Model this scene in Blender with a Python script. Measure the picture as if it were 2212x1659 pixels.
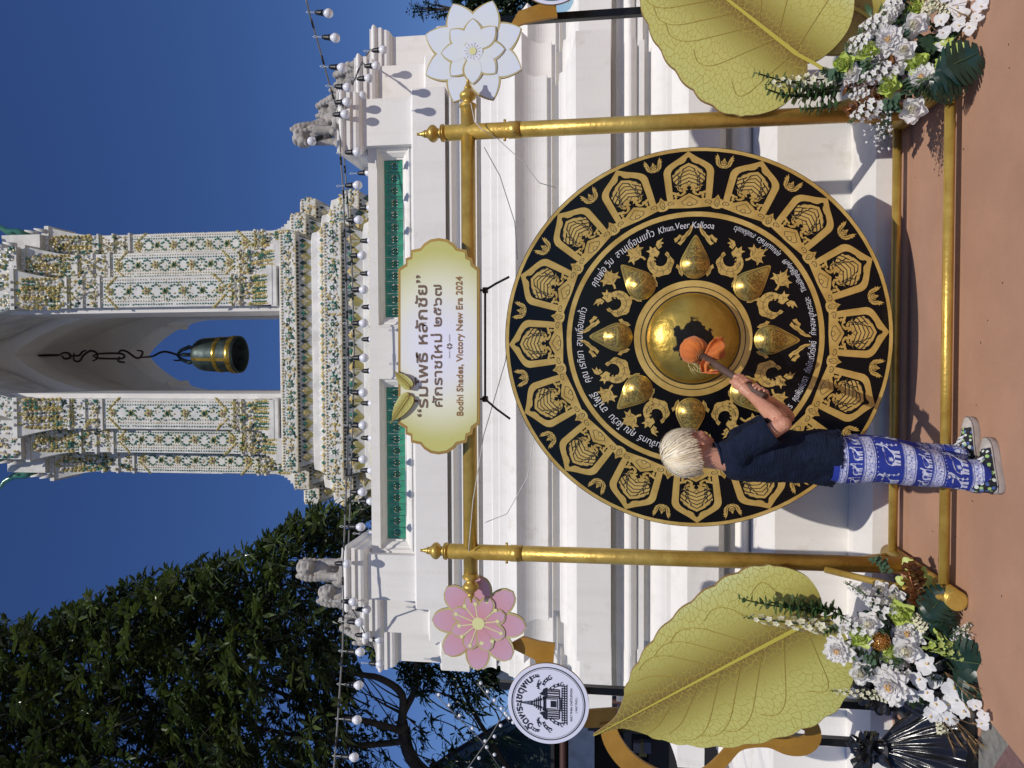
import bpy, bmesh, math, random
import numpy as np
from mathutils import Vector, Matrix, noise
from mathutils.geometry import tessellate_polygon
for o in list(bpy.data.objects): bpy.data.objects.remove(o)
SC = bpy.context.scene; COL = SC.collection; PI = math.pi; R = math.radians
rnd = random.Random(7)
# ---------------------------------------------------------------- camera (a phone held on its side: the picture is rolled 90 degrees)
CAMH = 1.45; PITCH = R(8.0); YAW = R(1.8); FPX = 1640.0
fw = Vector((-math.sin(YAW)*math.cos(PITCH), math.cos(YAW)*math.cos(PITCH), math.sin(PITCH)))
rt = Vector((math.cos(YAW), math.sin(YAW), 0)); upv = rt.cross(fw).normalized()
cd = bpy.data.cameras.new('camera'); cam = bpy.data.objects.new('camera', cd); COL.objects.link(cam)
cd.sensor_fit = 'HORIZONTAL'; cd.sensor_width = 36; cd.lens = 36*FPX/2212; cd.clip_start = .05; cd.clip_end = 3000
M3 = Matrix((-upv, rt, -fw)).transposed()
cam.matrix_world = Matrix.Translation((0, 0, CAMH)) @ M3.to_4x4(); SC.camera = cam
# ---------------------------------------------------------------- sky, sun, exposure
SUN_EL = math.atan(1.36/1.03); SUN_K = .22
sd = Vector((-SUN_K, 1, -1.36)).normalized()                 # direction in which sunlight travels
w = bpy.data.worlds.new('World'); SC.world = w; w.use_nodes = True
nt = w.node_tree; bg = nt.nodes['Background']; sky = nt.nodes.new('ShaderNodeTexSky'); sky.sky_type = 'NISHITA'
sky.sun_disc = False; sky.sun_elevation = math.asin(-sd.z); sky.sun_rotation = math.atan2(-sd.x, -sd.y)
sky.air_density = .9; sky.dust_density = .2; sky.ozone_density = 6; sky.altitude = 300
hs = nt.nodes.new('ShaderNodeHueSaturation'); hs.inputs['Saturation'].default_value = 1.14; hs.inputs['Hue'].default_value = .513
nt.links.new(sky.outputs[0], hs.inputs['Color']); nt.links.new(hs.outputs[0], bg.inputs[0]); bg.inputs[1].default_value = .085
sl = bpy.data.lights.new('sun', 'SUN'); sl.energy = 3.25; sl.angle = R(.53); sl.color = (1, .95, .87)
so = bpy.data.objects.new('sun', sl); COL.objects.link(so); so.location = (2, -6, 12)
so.rotation_euler = sd.to_track_quat('-Z', 'Y').to_euler()
SC.view_settings.view_transform = 'Standard'; SC.view_settings.look = 'None'; SC.view_settings.exposure = 0.0; SC.view_settings.gamma = 1
SC.view_settings.use_curve_mapping = False
SC.cycles.max_bounces = 7; SC.cycles.diffuse_bounces = 4; SC.cycles.glossy_bounces = 4; SC.cycles.use_denoising = True
SC.cycles.transparent_max_bounces = 12
# ---------------------------------------------------------------- helpers
def P(u, v, Y):
    """world point on the plane y = Y seen at (u, v) in upright 1659 x 2212 pixels"""
    d = fw + rt*((u-829.5)/FPX) - upv*((v-1106)/FPX)
    return Vector((0, 0, CAMH)) + d*(Y/d.y)
def I(x, y, Y): return P(1659-y, x, Y)                        # the same from the sideways picture (2212 x 1659)
def ppm(p): return FPX/((Vector(p)-Vector((0, 0, CAMH))).dot(fw))
def tag(o, label=None, cat=None, group=None, kind=None):
    for k, s in (('label', label), ('category', cat), ('group', group), ('kind', kind)):
        if s: o[k] = s
    return o
def empty(name, loc=(0, 0, 0), label=None, cat=None, group=None, rz=0):
    o = bpy.data.objects.new(name, None); COL.objects.link(o); o.location = loc; o.rotation_euler = (0, 0, rz)
    o.empty_display_size = .1
    return tag(o, label, cat, group)
class MB:
    def __init__(s): s.v = []; s.f = []; s.m = []; s.s = []; s.c = None
    def add(s, vs, fs, m=0, smooth=False, M=None, col=None):
        b = len(s.v)
        vs = [Vector(p) for p in vs]
        if M is not None: vs = [M @ p for p in vs]
        s.v += vs; s.f += [tuple(i+b for i in f) for f in fs]; s.m += [m]*len(fs); s.s += [smooth]*len(fs)
        if col is not None or s.c is not None:
            if s.c is None: s.c = [(1, 1, 1, 1)]*b
            if col is None: s.c += [(1, 1, 1, 1)]*len(vs)
            elif len(col) and isinstance(col[0], (tuple, list)): s.c += [tuple(k[:3])+(1,) for k in col]
            else: s.c += [tuple(col[:3])+(1,)]*len(vs)
        return s
    def box(s, c, d, m=0, M=None, bev=0):
        x, y, z = c; a, b, e = d[0]/2, d[1]/2, d[2]/2
        vs = [(x+i*a, y+j*b, z+k*e) for i in (-1, 1) for j in (-1, 1) for k in (-1, 1)]
        return s.add(vs, [(0, 1, 3, 2), (4, 6, 7, 5), (0, 4, 5, 1), (2, 3, 7, 6), (0, 2, 6, 4), (1, 5, 7, 3)], m, M=M)
    def tube(s, pts, r, n=10, m=0, smooth=True, cap=True, M=None, col=None, flat=None):
        pts = [Vector(p) for p in pts]; rs = r if isinstance(r, (list, tuple)) else [r]*len(pts)
        vs = []; fs = []; t0 = (pts[1]-pts[0]).normalized()
        nx = t0.orthogonal().normalized()
        for i, p in enumerate(pts):
            t = (pts[min(i+1, len(pts)-1)]-pts[max(i-1, 0)])
            t = t.normalized() if t.length > 1e-9 else t0
            nx = (nx-t*nx.dot(t)); nx = nx.normalized() if nx.length > 1e-6 else t.orthogonal().normalized()
            ny = t.cross(nx)
            for k in range(n):
                a = 2*PI*k/n; vs.append(p+(nx*math.cos(a)+ny*math.sin(a))*rs[i])
        for i in range(len(pts)-1):
            for k in range(n):
                fs.append((i*n+k, i*n+(k+1) % n, (i+1)*n+(k+1) % n, (i+1)*n+k))
        s.add(vs, fs, m, smooth, M, col)
        if cap:
            b = len(s.v)-len(vs); L = len(pts)
            s.f += [tuple(b+k for k in reversed(range(n))), tuple(b+(L-1)*n+k for k in range(n))]; s.m += [m]*2; s.s += [False]*2
        return s
    def lathe(s, prof, n=24, m=0, smooth=True, M=None, col=None, cap=True):
        """prof = [(r, z)] round the z axis"""
        vs = []; fs = []
        for r, z in prof:
            for k in range(n):
                a = 2*PI*k/n; vs.append((r*math.cos(a), r*math.sin(a), z))
        for i in range(len(prof)-1):
            for k in range(n):
                fs.append((i*n+k, i*n+(k+1) % n, (i+1)*n+(k+1) % n, (i+1)*n+k))
        if cap:
            fs += [tuple(reversed(range(n))), tuple((len(prof)-1)*n+k for k in range(n))]
        return s.add(vs, fs, m, smooth, M, col)
    def ball(s, c, r, n=10, m=0, M=None, col=None, rings=None):
        rr = r if isinstance(r, (tuple, list)) else (r, r, r); q = rings or max(4, n//2)
        prof = [(max(math.sin(PI*i/q), 1e-4), -math.cos(PI*i/q)) for i in range(q+1)]
        T = Matrix.Translation(c) @ Matrix.Diagonal((*rr, 1))
        return s.lathe(prof, n, m, True, T if M is None else M @ T, col, cap=False)
    def poly(s, pts, m=0, M=None, col=None, z=0.0):
        """flat filled polygon from 2D points"""
        p3 = [Vector((p[0], p[1], z)) for p in pts]; t = tessellate_polygon([p3])
        out = []
        for a, b, c in t:
            n = (p3[b]-p3[a]).cross(p3[c]-p3[a]).z
            out.append((a, b, c) if n > 0 else (a, c, b))
        return s.add(p3, out, m, False, M, col)
    def prism(s, pts, h, m=0, M=None, z=0.0, side=None, col=None):
        """polygon from 2D points, front at z+h, back at z"""
        n = len(pts); ar = sum(pts[i][0]*pts[(i+1) % n][1]-pts[(i+1) % n][0]*pts[i][1] for i in range(n))
        if ar < 0: pts = list(reversed(pts))
        s.poly(pts, m, M, col, z+h)
        b = [Vector((p[0], p[1], z)) for p in pts]; a = [Vector((p[0], p[1], z+h)) for p in pts]
        s.add(b+a, [(i, (i+1) % n, n+(i+1) % n, n+i) for i in range(n)], m if side is None else side, False, M, col)
        p3 = b; t = tessellate_polygon([p3]); out = []
        for i, j, k in t:
            q = (p3[j]-p3[i]).cross(p3[k]-p3[i]).z
            out.append((i, k, j) if q > 0 else (i, j, k))
        return s.add(b, out, m if side is None else side, False, M, col)
    def ribbon(s, pts, w, m=0, M=None, z=0.0, closed=False, taper=False):
        """flat line of width w along 2D points"""
        n = len(pts); vs = []
        for i in range(n):
            if closed: a = pts[(i-1) % n]; b = pts[(i+1) % n]
            else: a = pts[max(i-1, 0)]; b = pts[min(i+1, n-1)]
            dx, dy = b[0]-a[0], b[1]-a[1]; l = math.hypot(dx, dy) or 1
            ww = (w[i] if isinstance(w, (list, tuple)) else w)/2
            if taper: ww *= (1-.85*i/(n-1))
            nx, ny = -dy/l*ww, dx/l*ww
            vs += [(pts[i][0]+nx, pts[i][1]+ny, z), (pts[i][0]-nx, pts[i][1]-ny, z)]
        fs = [(2*i+1, 2*i+3, 2*i+2, 2*i) for i in range(n-1)]
        if closed: fs.append((2*n-1, 1, 0, 2*n-2))
        return s.add(vs, fs, m, False, M)
    def grid(s, fn, nu, nv, m=0, smooth=True, M=None, colfn=None, wrap=False):
        vs = [fn(i/nu, j/nv) for i in range(nu+(0 if wrap else 1)) for j in range(nv+1)]
        cols = [colfn(i/nu, j/nv) for i in range(nu+(0 if wrap else 1)) for j in range(nv+1)] if colfn else None
        k = nv+1; fs = []
        for i in range(nu):
            i2 = (i+1) % nu if wrap else i+1
            for j in range(nv): fs.append((i*k+j, i2*k+j, i2*k+j+1, i*k+j+1))
        return s.add(vs, fs, m, smooth, M, cols)
    def merge(s, o, M=None, m=None):
        b = len(s.v); s.v += [M @ p for p in o.v] if M is not None else list(o.v)
        s.f += [tuple(i+b for i in f) for f in o.f]; s.m += o.m if m is None else [m]*len(o.m); s.s += o.s
        if o.c is not None or s.c is not None:
            if s.c is None: s.c = [(1, 1, 1, 1)]*b
            s.c += o.c if o.c is not None else [(1, 1, 1, 1)]*len(o.v)
        return s
    def mesh(s, name, mats):
        me = bpy.data.meshes.new(name); me.from_pydata([tuple(p) for p in s.v], [], s.f)
        for q in (mats if isinstance(mats, (list, tuple)) else [mats]): me.materials.append(q)
        me.polygons.foreach_set('material_index', s.m); me.polygons.foreach_set('use_smooth', s.s)
        if s.c is not None:
            at = me.color_attributes.new('Col', 'FLOAT_COLOR', 'POINT')
            at.data.foreach_set('color', [x for c in s.c for x in c])
        me.update(); return me
    def build(s, name, mats, parent=None, label=None, cat=None, group=None, kind=None, loc=None):
        o = bpy.data.objects.new(name, s.mesh(name, mats)); COL.objects.link(o)
        if parent is not None: o.parent = parent
        if loc is not None: o.location = loc
        return tag(o, label, cat, group, kind)
def inst(name, me, parent=None, M=None, loc=None):
    o = bpy.data.objects.new(name, me); COL.objects.link(o)
    if parent is not None: o.parent = parent
    if M is not None: o.matrix_basis = M
    if loc is not None: o.location = loc
    return o
def rel(parent, M):
    """world matrix -> basis for a child of an unrotated empty"""
    return Matrix.Translation(-parent.location) @ M
def frame(o, ex, ey, ez=None):
    ex = Vector(ex).normalized(); ey = Vector(ey).normalized(); ez = ex.cross(ey).normalized() if ez is None else Vector(ez).normalized()
    return Matrix.Translation(o) @ Matrix((ex, ey, ez)).transposed().to_4x4()
def evalmesh(o):
    """bake the modifiers of o into its own mesh"""
    dg = bpy.context.evaluated_depsgraph_get(); dg.update()
    me = bpy.data.meshes.new_from_object(o.evaluated_get(dg)); old = o.data
    o.modifiers.clear(); o.data = me
    return o
# ---------------------------------------------------------------- materials
MATS = {}
def mat(name, col, rough=.6, metal=0, noise_amt=0, nscale=8, bump=0, bscale=30, col2=None, spec=.5, coat=0, sheen=0, attr=False, trans=0, emit=0, detail=6, sss=0, stretch=None):
    if name in MATS: return MATS[name]
    m = bpy.data.materials.new(name); m.use_nodes = True; t = m.node_tree; b = t.nodes['Principled BSDF']; L = t.links.new
    c = tuple(col[:3])+(1,)
    b.inputs['Base Color'].default_value = c; b.inputs['Roughness'].default_value = rough; b.inputs['Metallic'].default_value = metal
    b.inputs['Specular IOR Level'].default_value = spec
    if coat: b.inputs['Coat Weight'].default_value = coat; b.inputs['Coat Roughness'].default_value = .12
    if sheen: b.inputs['Sheen Weight'].default_value = sheen
    if sss: b.inputs['Subsurface Weight'].default_value = sss; b.inputs['Subsurface Radius'].default_value = (.012, .005, .003); b.inputs['Subsurface Scale'].default_value = 1
    tc = t.nodes.new('ShaderNodeTexCoord'); src = tc.outputs['Object']
    if stretch:
        mp = t.nodes.new('ShaderNodeMapping'); mp.inputs['Scale'].default_value = stretch; L(src, mp.inputs[0]); src = mp.outputs[0]
    base = None
    if attr:
        a = t.nodes.new('ShaderNodeVertexColor'); a.layer_name = 'Col'; base = a.outputs[0]
    if noise_amt or col2:
        n = t.nodes.new('ShaderNodeTexNoise'); n.inputs['Scale'].default_value = nscale; n.inputs['Detail'].default_value = detail; n.inputs['Roughness'].default_value = .6
        L(src, n.inputs['Vector'])
        rp = t.nodes.new('ShaderNodeValToRGB'); rp.color_ramp.elements[0].position = .36; rp.color_ramp.elements[1].position = .66
        L(n.outputs[0], rp.inputs[0])
        if attr:
            rp.color_ramp.elements[0].color = (1-noise_amt,)*3+(1,); rp.color_ramp.elements[1].color = (1+noise_amt*.3,)*3+(1,)
            mx = t.nodes.new('ShaderNodeMix'); mx.data_type = 'RGBA'; mx.blend_type = 'MULTIPLY'; mx.inputs[0].default_value = 1
            L(base, mx.inputs[6]); L(rp.outputs[0], mx.inputs[7]); base = mx.outputs[2]
        else:
            rp.color_ramp.elements[0].color = tuple(col2[:3])+(1,) if col2 else tuple(x*(1-noise_amt) for x in c[:3])+(1,)
            rp.color_ramp.elements[1].color = c; base = rp.outputs[0]
        rr = t.nodes.new('ShaderNodeMapRange'); rr.inputs['To Min'].default_value = max(rough-.1, .02); rr.inputs['To Max'].default_value = min(rough+.12, 1)
        L(n.outputs[0], rr.inputs[0]); L(rr.outputs[0], b.inputs['Roughness'])
    if base is not None: L(base, b.inputs['Base Color'])
    if bump:
        n2 = t.nodes.new('ShaderNodeTexNoise'); n2.inputs['Scale'].default_value = bscale; n2.inputs['Detail'].default_value = 5
        L(src, n2.inputs['Vector']); bp = t.nodes.new('ShaderNodeBump'); bp.inputs['Strength'].default_value = min(bump, 1); bp.inputs['Distance'].default_value = .004*max(bump, 1)
        L(n2.outputs[0], bp.inputs['Height']); L(bp.outputs[0], b.inputs['Normal'])
    if trans: b.inputs['Transmission Weight'].default_value = trans
    if emit: b.inputs['Emission Color'].default_value = c; b.inputs['Emission Strength'].default_value = emit
    MATS[name] = m; return m
def leafmat(name, c1, c2, rough=.35, nscale=3, transl=.35, tcol=None):
    m = mat(name, c1, rough, 0, col2=c2, nscale=nscale, spec=.5, detail=3)
    t = m.node_tree; b = t.nodes['Principled BSDF']; out = t.nodes['Material Output']
    tr = t.nodes.new('ShaderNodeBsdfTranslucent'); tr.inputs[0].default_value = tuple(tcol)+(1,) if tcol else (c1[0]*1.4, c1[1]*1.6, c1[2]*.8, 1)
    mx = t.nodes.new('ShaderNodeMixShader'); mx.inputs[0].default_value = transl
    t.links.new(b.outputs[0], mx.inputs[1]); t.links.new(tr.outputs[0], mx.inputs[2]); t.links.new(mx.outputs[0], out.inputs[0])
    return m
WHITE = mat('limewash', (.83, .80, .755), .75, noise_amt=.08, nscale=1.3, bump=.35, bscale=45, detail=9)
def wallmat():
    m = WHITE; t = m.node_tree; b = t.nodes['Principled BSDF']; L = t.links.new
    src = b.inputs['Base Color'].links[0].from_socket
    tc = t.nodes.new('ShaderNodeTexCoord'); mp = t.nodes.new('ShaderNodeMapping'); mp.inputs['Scale'].default_value = (7, 7, .6); L(tc.outputs['Object'], mp.inputs[0])
    n = t.nodes.new('ShaderNodeTexNoise'); n.inputs['Scale'].default_value = 2; n.inputs['Detail'].default_value = 8; L(mp.outputs[0], n.inputs['Vector'])
    rp = t.nodes.new('ShaderNodeValToRGB'); rp.color_ramp.elements[0].position = .28; rp.color_ramp.elements[0].color = (.93, .925, .91, 1); rp.color_ramp.elements[1].position = .5
    L(n.outputs[0], rp.inputs[0]); mx = t.nodes.new('ShaderNodeMix'); mx.data_type = 'RGBA'; mx.blend_type = 'MULTIPLY'; mx.inputs[0].default_value = .8
    L(src, mx.inputs[6]); L(rp.outputs[0], mx.inputs[7])
    n3 = t.nodes.new('ShaderNodeTexNoise'); n3.inputs['Scale'].default_value = 3.2; n3.inputs['Detail'].default_value = 14; n3.inputs['Roughness'].default_value = .72; L(tc.outputs['Object'], n3.inputs['Vector'])
    r3 = t.nodes.new('ShaderNodeValToRGB'); r3.color_ramp.elements[0].position = .30; r3.color_ramp.elements[0].color = (.80, .77, .71, 1); r3.color_ramp.elements[1].position = .42; L(n3.outputs[0], r3.inputs[0])
    m3 = t.nodes.new('ShaderNodeMix'); m3.data_type = 'RGBA'; m3.blend_type = 'MULTIPLY'; m3.inputs[0].default_value = .8; L(mx.outputs[2], m3.inputs[6]); L(r3.outputs[0], m3.inputs[7]); L(m3.outputs[2], b.inputs['Base Color'])
wallmat()
GOLD = mat('gold_paint', (.62, .43, .10), .36, .5, col2=(.46, .29, .055), nscale=9, bump=.5, bscale=60)
GOLD2 = mat('gold_leaf_print', (.74, .52, .16), .34, .4, col2=(.52, .33, .08), nscale=6, bump=.3, bscale=25)
GOLDB = mat('polished_brass', (.56, .40, .09), .24, .85, col2=(.40, .27, .05), nscale=5, bump=.4, bscale=14)
BLACK = mat('black_lacquer', (.003, .0033, .005), .14, bump=.12, bscale=5, spec=.2)
INK = mat('black_ink_line', (.01, .009, .006), .5)
CHALK = mat('white_marker', (.75, .75, .76), .6)
def smooth_open(pts, n=5):
    out = []; m = len(pts)
    for i in range(m-1):
        p0 = Vector(pts[max(i-1, 0)]); p1 = Vector(pts[i]); p2 = Vector(pts[i+1]); p3 = Vector(pts[min(i+2, m-1)])
        for k in range(n):
            t = k/n; out.append(tuple(.5*((2*p1)+(p2-p0)*t+(2*p0-5*p1+4*p2-p3)*t*t+(3*p1-p0-3*p2+p3)*t**3)))
    out.append(tuple(pts[-1])); return out
# ================================================================ ground
gm = mat('ground_paint', (.44, .245, .155), .8, col2=(.37, .205, .13), nscale=2.2, bump=.5, bscale=160, detail=12)
b = MB(); b.box((0, 30, -.35), (600, 620, .5)); 
b.build('ground', mat('ground_soil', (.2, .17, .13), .9, col2=(.14, .12, .1), nscale=.3, bump=.5, bscale=5), kind='structure')
lx = -1.62
gs = mat('granite_paving', (.24, .23, .20), .85, col2=(.15, .145, .13), nscale=30, bump=.6, bscale=80, detail=10)
b = MB(); b.box((0, 2.0, -.05), (60, 60, .09)); b.build('pavement', gs, kind='structure')
# red painted forecourt: its left edge runs off diagonally
e1 = I(2128, 1560, 3.3); 
def gnd(x, y):
    d = fw + rt*((1659-y-829.5)/FPX) - upv*((x-1106)/FPX); return Vector((0, 0, CAMH)) + d*(-CAMH/d.z)
q1 = gnd(2128, 1545); q2 = gnd(2212, 1650); dq = (q2-q1).normalized()
b = MB(); pa = q1-dq*6+Vector((0, 0, 0)); pb = q1+dq*6
b.prism([(q1.x-dq.x*.0, q1.y), (pb.x, pb.y), (14, -8), (14, 4.6), (q1.x-.6, 4.6), (q1.x-.6, q1.y+.25)], .005, z=-.004)
b.build('forecourt', gm, kind='structure')
rg0 = random.Random(21); b = MB()
for k in range(34):
    x, y = rg0.uniform(-1.3, 1.9), rg0.uniform(2.2, 4.1); b.ball((x, y, .002), (rg0.uniform(.002, .006), rg0.uniform(.002, .005), .002), 6, rings=3)
b.build('grit', mat('grit', (.10, .07, .05), .9), kind='stuff')
rm = mat('red_granite', (.20, .11, .10), .8, noise_amt=.3, nscale=30, bump=.5, bscale=70)
b = MB(); a0 = gnd(2185, 1625); b.prism([(a0.x-.5, a0.y-.5), (a0.x+.02, a0.y-.3), (a0.x+.05, a0.y), (a0.x-.15, a0.y+.15), (a0.x-.5, a0.y+.1)], .003, z=-.004)
b.build('paving_inlay', rm, kind='structure')
# ================================================================ temple wall: stepped plan, moulded profile
cx = .5*(P(362, 850, 5.5).x + P(1448, 850, 5.5).x); HW = .5*(P(1448, 850, 5.5).x - P(362, 850, 5.5).x); RS = .39
FY = 5.5                                                     # face of the front pillars, offset 0
def plan(o, back=9.5):
    """outline of the building at outward offset o, three re-entrant corner steps each side"""
    pts = []
    X = HW+o; Y = FY-o
    r = [(X, Y), (X, Y+RS), (X+RS, Y+RS), (X+RS, Y+2*RS), (X+2*RS, Y+2*RS), (X+2*RS, back-o*.0)]
    r = [(HW+o, FY-o), (HW+o, FY+RS-o), (HW+RS+o, FY+RS-o), (HW+RS+o, FY+2*RS-o), (HW+2*RS+o, FY+2*RS-o), (HW+2*RS+o, back)]
    return [(cx-x, y) for x, y in reversed(r)] + [(cx+x, y) for x, y in r]
def zat(v, Y): return P(829, v, Y).z
def arc(p, q, n, bulge):
    """profile points between p and q bulging outwards (+) or inwards (-)"""
    (v0, o0), (v1, o1) = p, q; out = []
    for i in range(1, n):
        t = i/n; out.append((v0+(v1-v0)*t, o0+(o1-o0)*t+bulge*math.sin(PI*t)))
    return out
def sweep(prof, name, parent, smooth=False, closed_top=True):
    b = MB(); rings = [[(x, y, z) for x, y in plan(o)] for z, o in prof]; n = len(rings[0])
    for i in range(len(rings)-1):
        for k in range(n-1):
            b.add([rings[i][k], rings[i][k+1], rings[i+1][k+1], rings[i+1][k]], [(0, 1, 2, 3)])
    if closed_top:
        t = rings[-1]; b.poly([(p[0], p[1]) for p in t], z=t[0][2])
    return b.build(name, WHITE, parent)
temple = empty('temple_wall', (cx, 7, 0), 'white plastered temple base wall with stepped corners and curved mouldings behind the gong', 'wall')
temple.location = (0, 0, 0)
# (v, Y) pairs measured down the middle, turned into (z, offset)
prof_v = [(1940, 4.24), (1888, 4.24), (1838, 4.66), (1676, 4.67)]
def seg(lst): return [(zat(v, Y), FY-Y) for v, Y in lst]
def cparc(v0, Y0, v1, Y1, n, bl):
    z0, z1 = zat(v0, Y0), zat(v1, Y1)
    return [(z0+(z1-z0)*i/n, FY-(Y0+(Y1-Y0)*i/n)+bl*math.sin(PI*i/n)) for i in range(n+1)]
low = [(-.3, FY-4.24)] + seg([(1888, 4.24)]) + [(zat(1888, 4.24)+.004, FY-4.66)] + seg([(1676, 4.66), (1672, 4.69)]) + seg([(1630, 5.0), (1624, 5.06)])
sweep(low, 'plinth', temple)
mid = [(zat(1626, 5.08), FY-5.1)] + cparc(1617, 5.05, 1580, 5.13, 8, .045) + [(zat(1578, 5.15), FY-5.2), (zat(1566, 5.18), FY-5.2), (zat(1564, 5.18), FY-5.14), (zat(1555, 5.1), FY-5.12)] \
    + seg([(1554, 5.0), (1486, 5.0), (1484, 5.02)]) + cparc(1483, 5.03, 1452, 5.17, 6, -.02) + seg([(1450, 5.175), (1440, 5.18)]) + cparc(1440, 5.19, 1407, 5.28, 6, .02) \
    + seg([(1404, 5.34), (1392, 5.34), (1391, 5.28), (1380, 5.28), (1379, 5.31)]) + cparc(1378, 5.31, 1344, 5.31, 9, .055) + seg([(1342, 5.33), (1331, 5.33), (1330, 5.36), (1320, 5.36)])
sweep(mid, 'lower_moulding', temple, closed_top=False)
up = seg([(1320, 5.36), (1319, 5.22), (1245, 5.22), (1243, 5.24), (1236, 5.31), (1235, 5.33), (1227, 5.35), (1226, 5.38)]) + cparc(1225, 5.38, 1210, 5.42, 5, -.01) \
    + seg([(1208, 5.48), (1194, 5.48), (1193, 5.44), (1184, 5.44), (1183, 5.42)]) + cparc(1182, 5.42, 1115, 5.36, 10, -.035) + cparc(1114, 5.36, 1078, 5.43, 5, -.012) \
    + seg([(1076, 5.435), (1063, 5.445), (1062, 5.455), (1043, 5.475), (1041, 5.53), (1033, 5.53)]) + cparc(1032, 5.48, 998, 5.47, 6, -.015) + cparc(996, 5.52, 979, 5.49, 5, -.02) \
    + seg([(978, 5.47), (974, 5.47), (973, 5.54), (966, 5.54), (965, 5.455), (896, 5.455), (894, 5.465), (893, 5.5)])
sweep(up, 'upper_moulding', temple, closed_top=True)
ztop = zat(893, 5.5)-.001
# corner pillars: 3 each side with moulded caps; window wall between
zc0 = P(1400, 786, 5.5).z; zc1 = P(1400, 730, 5.47).z
def pillar(x0, x1, y0, y1):
    b = MB(); b.box(((x0+x1)/2, (y0+y1)/2, (ztop+zc0)/2), (x1-x0, y1-y0, zc0-ztop))
    h = zc1-zc0
    pr = [(0, 0), (0, .01), (.02, .014), (.035, .14*h+.0), (.045, .25*h), (.045, .45*h), (.06, .46*h), (.06, .60*h), (.05, .61*h)]
    pr += [(.05+.03*math.sin(PI*i/6), .62*h+.33*h*i/6) for i in range(7)] + [(.055, .96*h), (.055, h)]
    for i in range(len(pr)-1):
        (o0, h0), (o1, h1) = pr[i], pr[i+1]
        A = [(x0-o0, y0-o0, zc0+h0), (x1+o0, y0-o0, zc0+h0), (x1+o0, y1+o0, zc0+h0), (x0-o0, y1+o0, zc0+h0)]
        B = [(x0-o1, y0-o1, zc0+h1), (x1+o1, y0-o1, zc0+h1), (x1+o1, y1+o1, zc0+h1), (x0-o1, y1+o1, zc0+h1)]
        b.add(A+B, [(k, (k+1) % 4, 4+(k+1) % 4, 4+k) for k in range(4)])
    b.add([(x0-.055, y0-.055, zc0+h), (x1+.055, y0-.055, zc0+h), (x1+.055, y1+.055, zc0+h), (x0-.055, y1+.055, zc0+h)], [(0, 1, 2, 3)])
    return b
PW = .345; LIONS = []
for sgn in (-1, 1):
    for k in range(3):
        xo = cx+sgn*(HW+RS*k); xi = cx+sgn*(HW+RS*k-PW-.045*(k > 0)); y0 = FY+RS*k
        x0, x1 = min(xo, xi), max(xo, xi)
        pillar(x0, x1, y0, y0+.4).build('pillar', WHITE, temple)
        LIONS.append((sgn, k, (x0+x1)/2, y0+.17, zc1))
# window wall
wy = FY+.07; xl = cx-HW+PW; xr = cx+HW-PW; zt = zc0-.005
win = []
for ya, yb in ((318, 706), (815, 1190)):                        # the two long windows in the sideways picture
    win.append((I(850, yb, wy).x, I(850, ya, wy).x))
win.sort(); wz0 = zat(893, wy)+.02; wz0 = zat(889, wy); wz1 = zat(818, wy)
b = MB(); TH = .2
def wbox(xa, xb, za, zb): b.box(((xa+xb)/2, wy+TH/2, (za+zb)/2), (xb-xa, TH, zb-za))
wbox(xl, xr, wz1, zt); wbox(xl, xr, ztop, wz0)
wbox(xl, win[0][0], wz0, wz1); wbox(win[0][1], win[1][0], wz0, wz1); wbox(win[1][1], xr, wz0, wz1)
b.build('window_wall', WHITE, temple)
GT = mat('green_glazed_tile', (.06, .32, .18), .2, col2=(.035, .22, .12), nscale=14, coat=.4)
def tile_mesh(wd, ht):
    b = MB(); t = .05; e = .012
    a = wd*.5-e*.2; h = ht*.5
    def bx(x0, x1, z0, z1, y=0, d=t): b.box(((x0+x1)/2, y+d/2, (z0+z1)/2), (x1-x0, d, z1-z0))
    bx(-a, a, h-.026, h); bx(-a, a, -h, -h+.026); bx(-a, -a+.017, -h+.026, h-.026); bx(a-.017, a, -h+.026, h-.026)
    for sx in (-1, 1):                                           # brackets and curls that leave a cross shaped opening
        for sz in (-1, 1):
            bx(min(sx*(a-.017), sx*(a-.045)), max(sx*(a-.017), sx*(a-.045)), min(sz*(h-.026), sz*(h-.05)), max(sz*(h-.026), sz*(h-.05)), .006, t-.012)
            pts = [(sx*(a-.045-.012*math.cos(q)), .025, sz*(h-.058-.013*math.sin(q))) for q in [PI*1.5*i/7 for i in range(8)]]
            b.tube(pts, .006, 6)
        b.tube([(sx*(a-.02), .025, 0), (sx*(a-.04), .025, 0), (sx*(a-.045), .025, .012)], [.012, .009, .004], 6)
    return b
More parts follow.
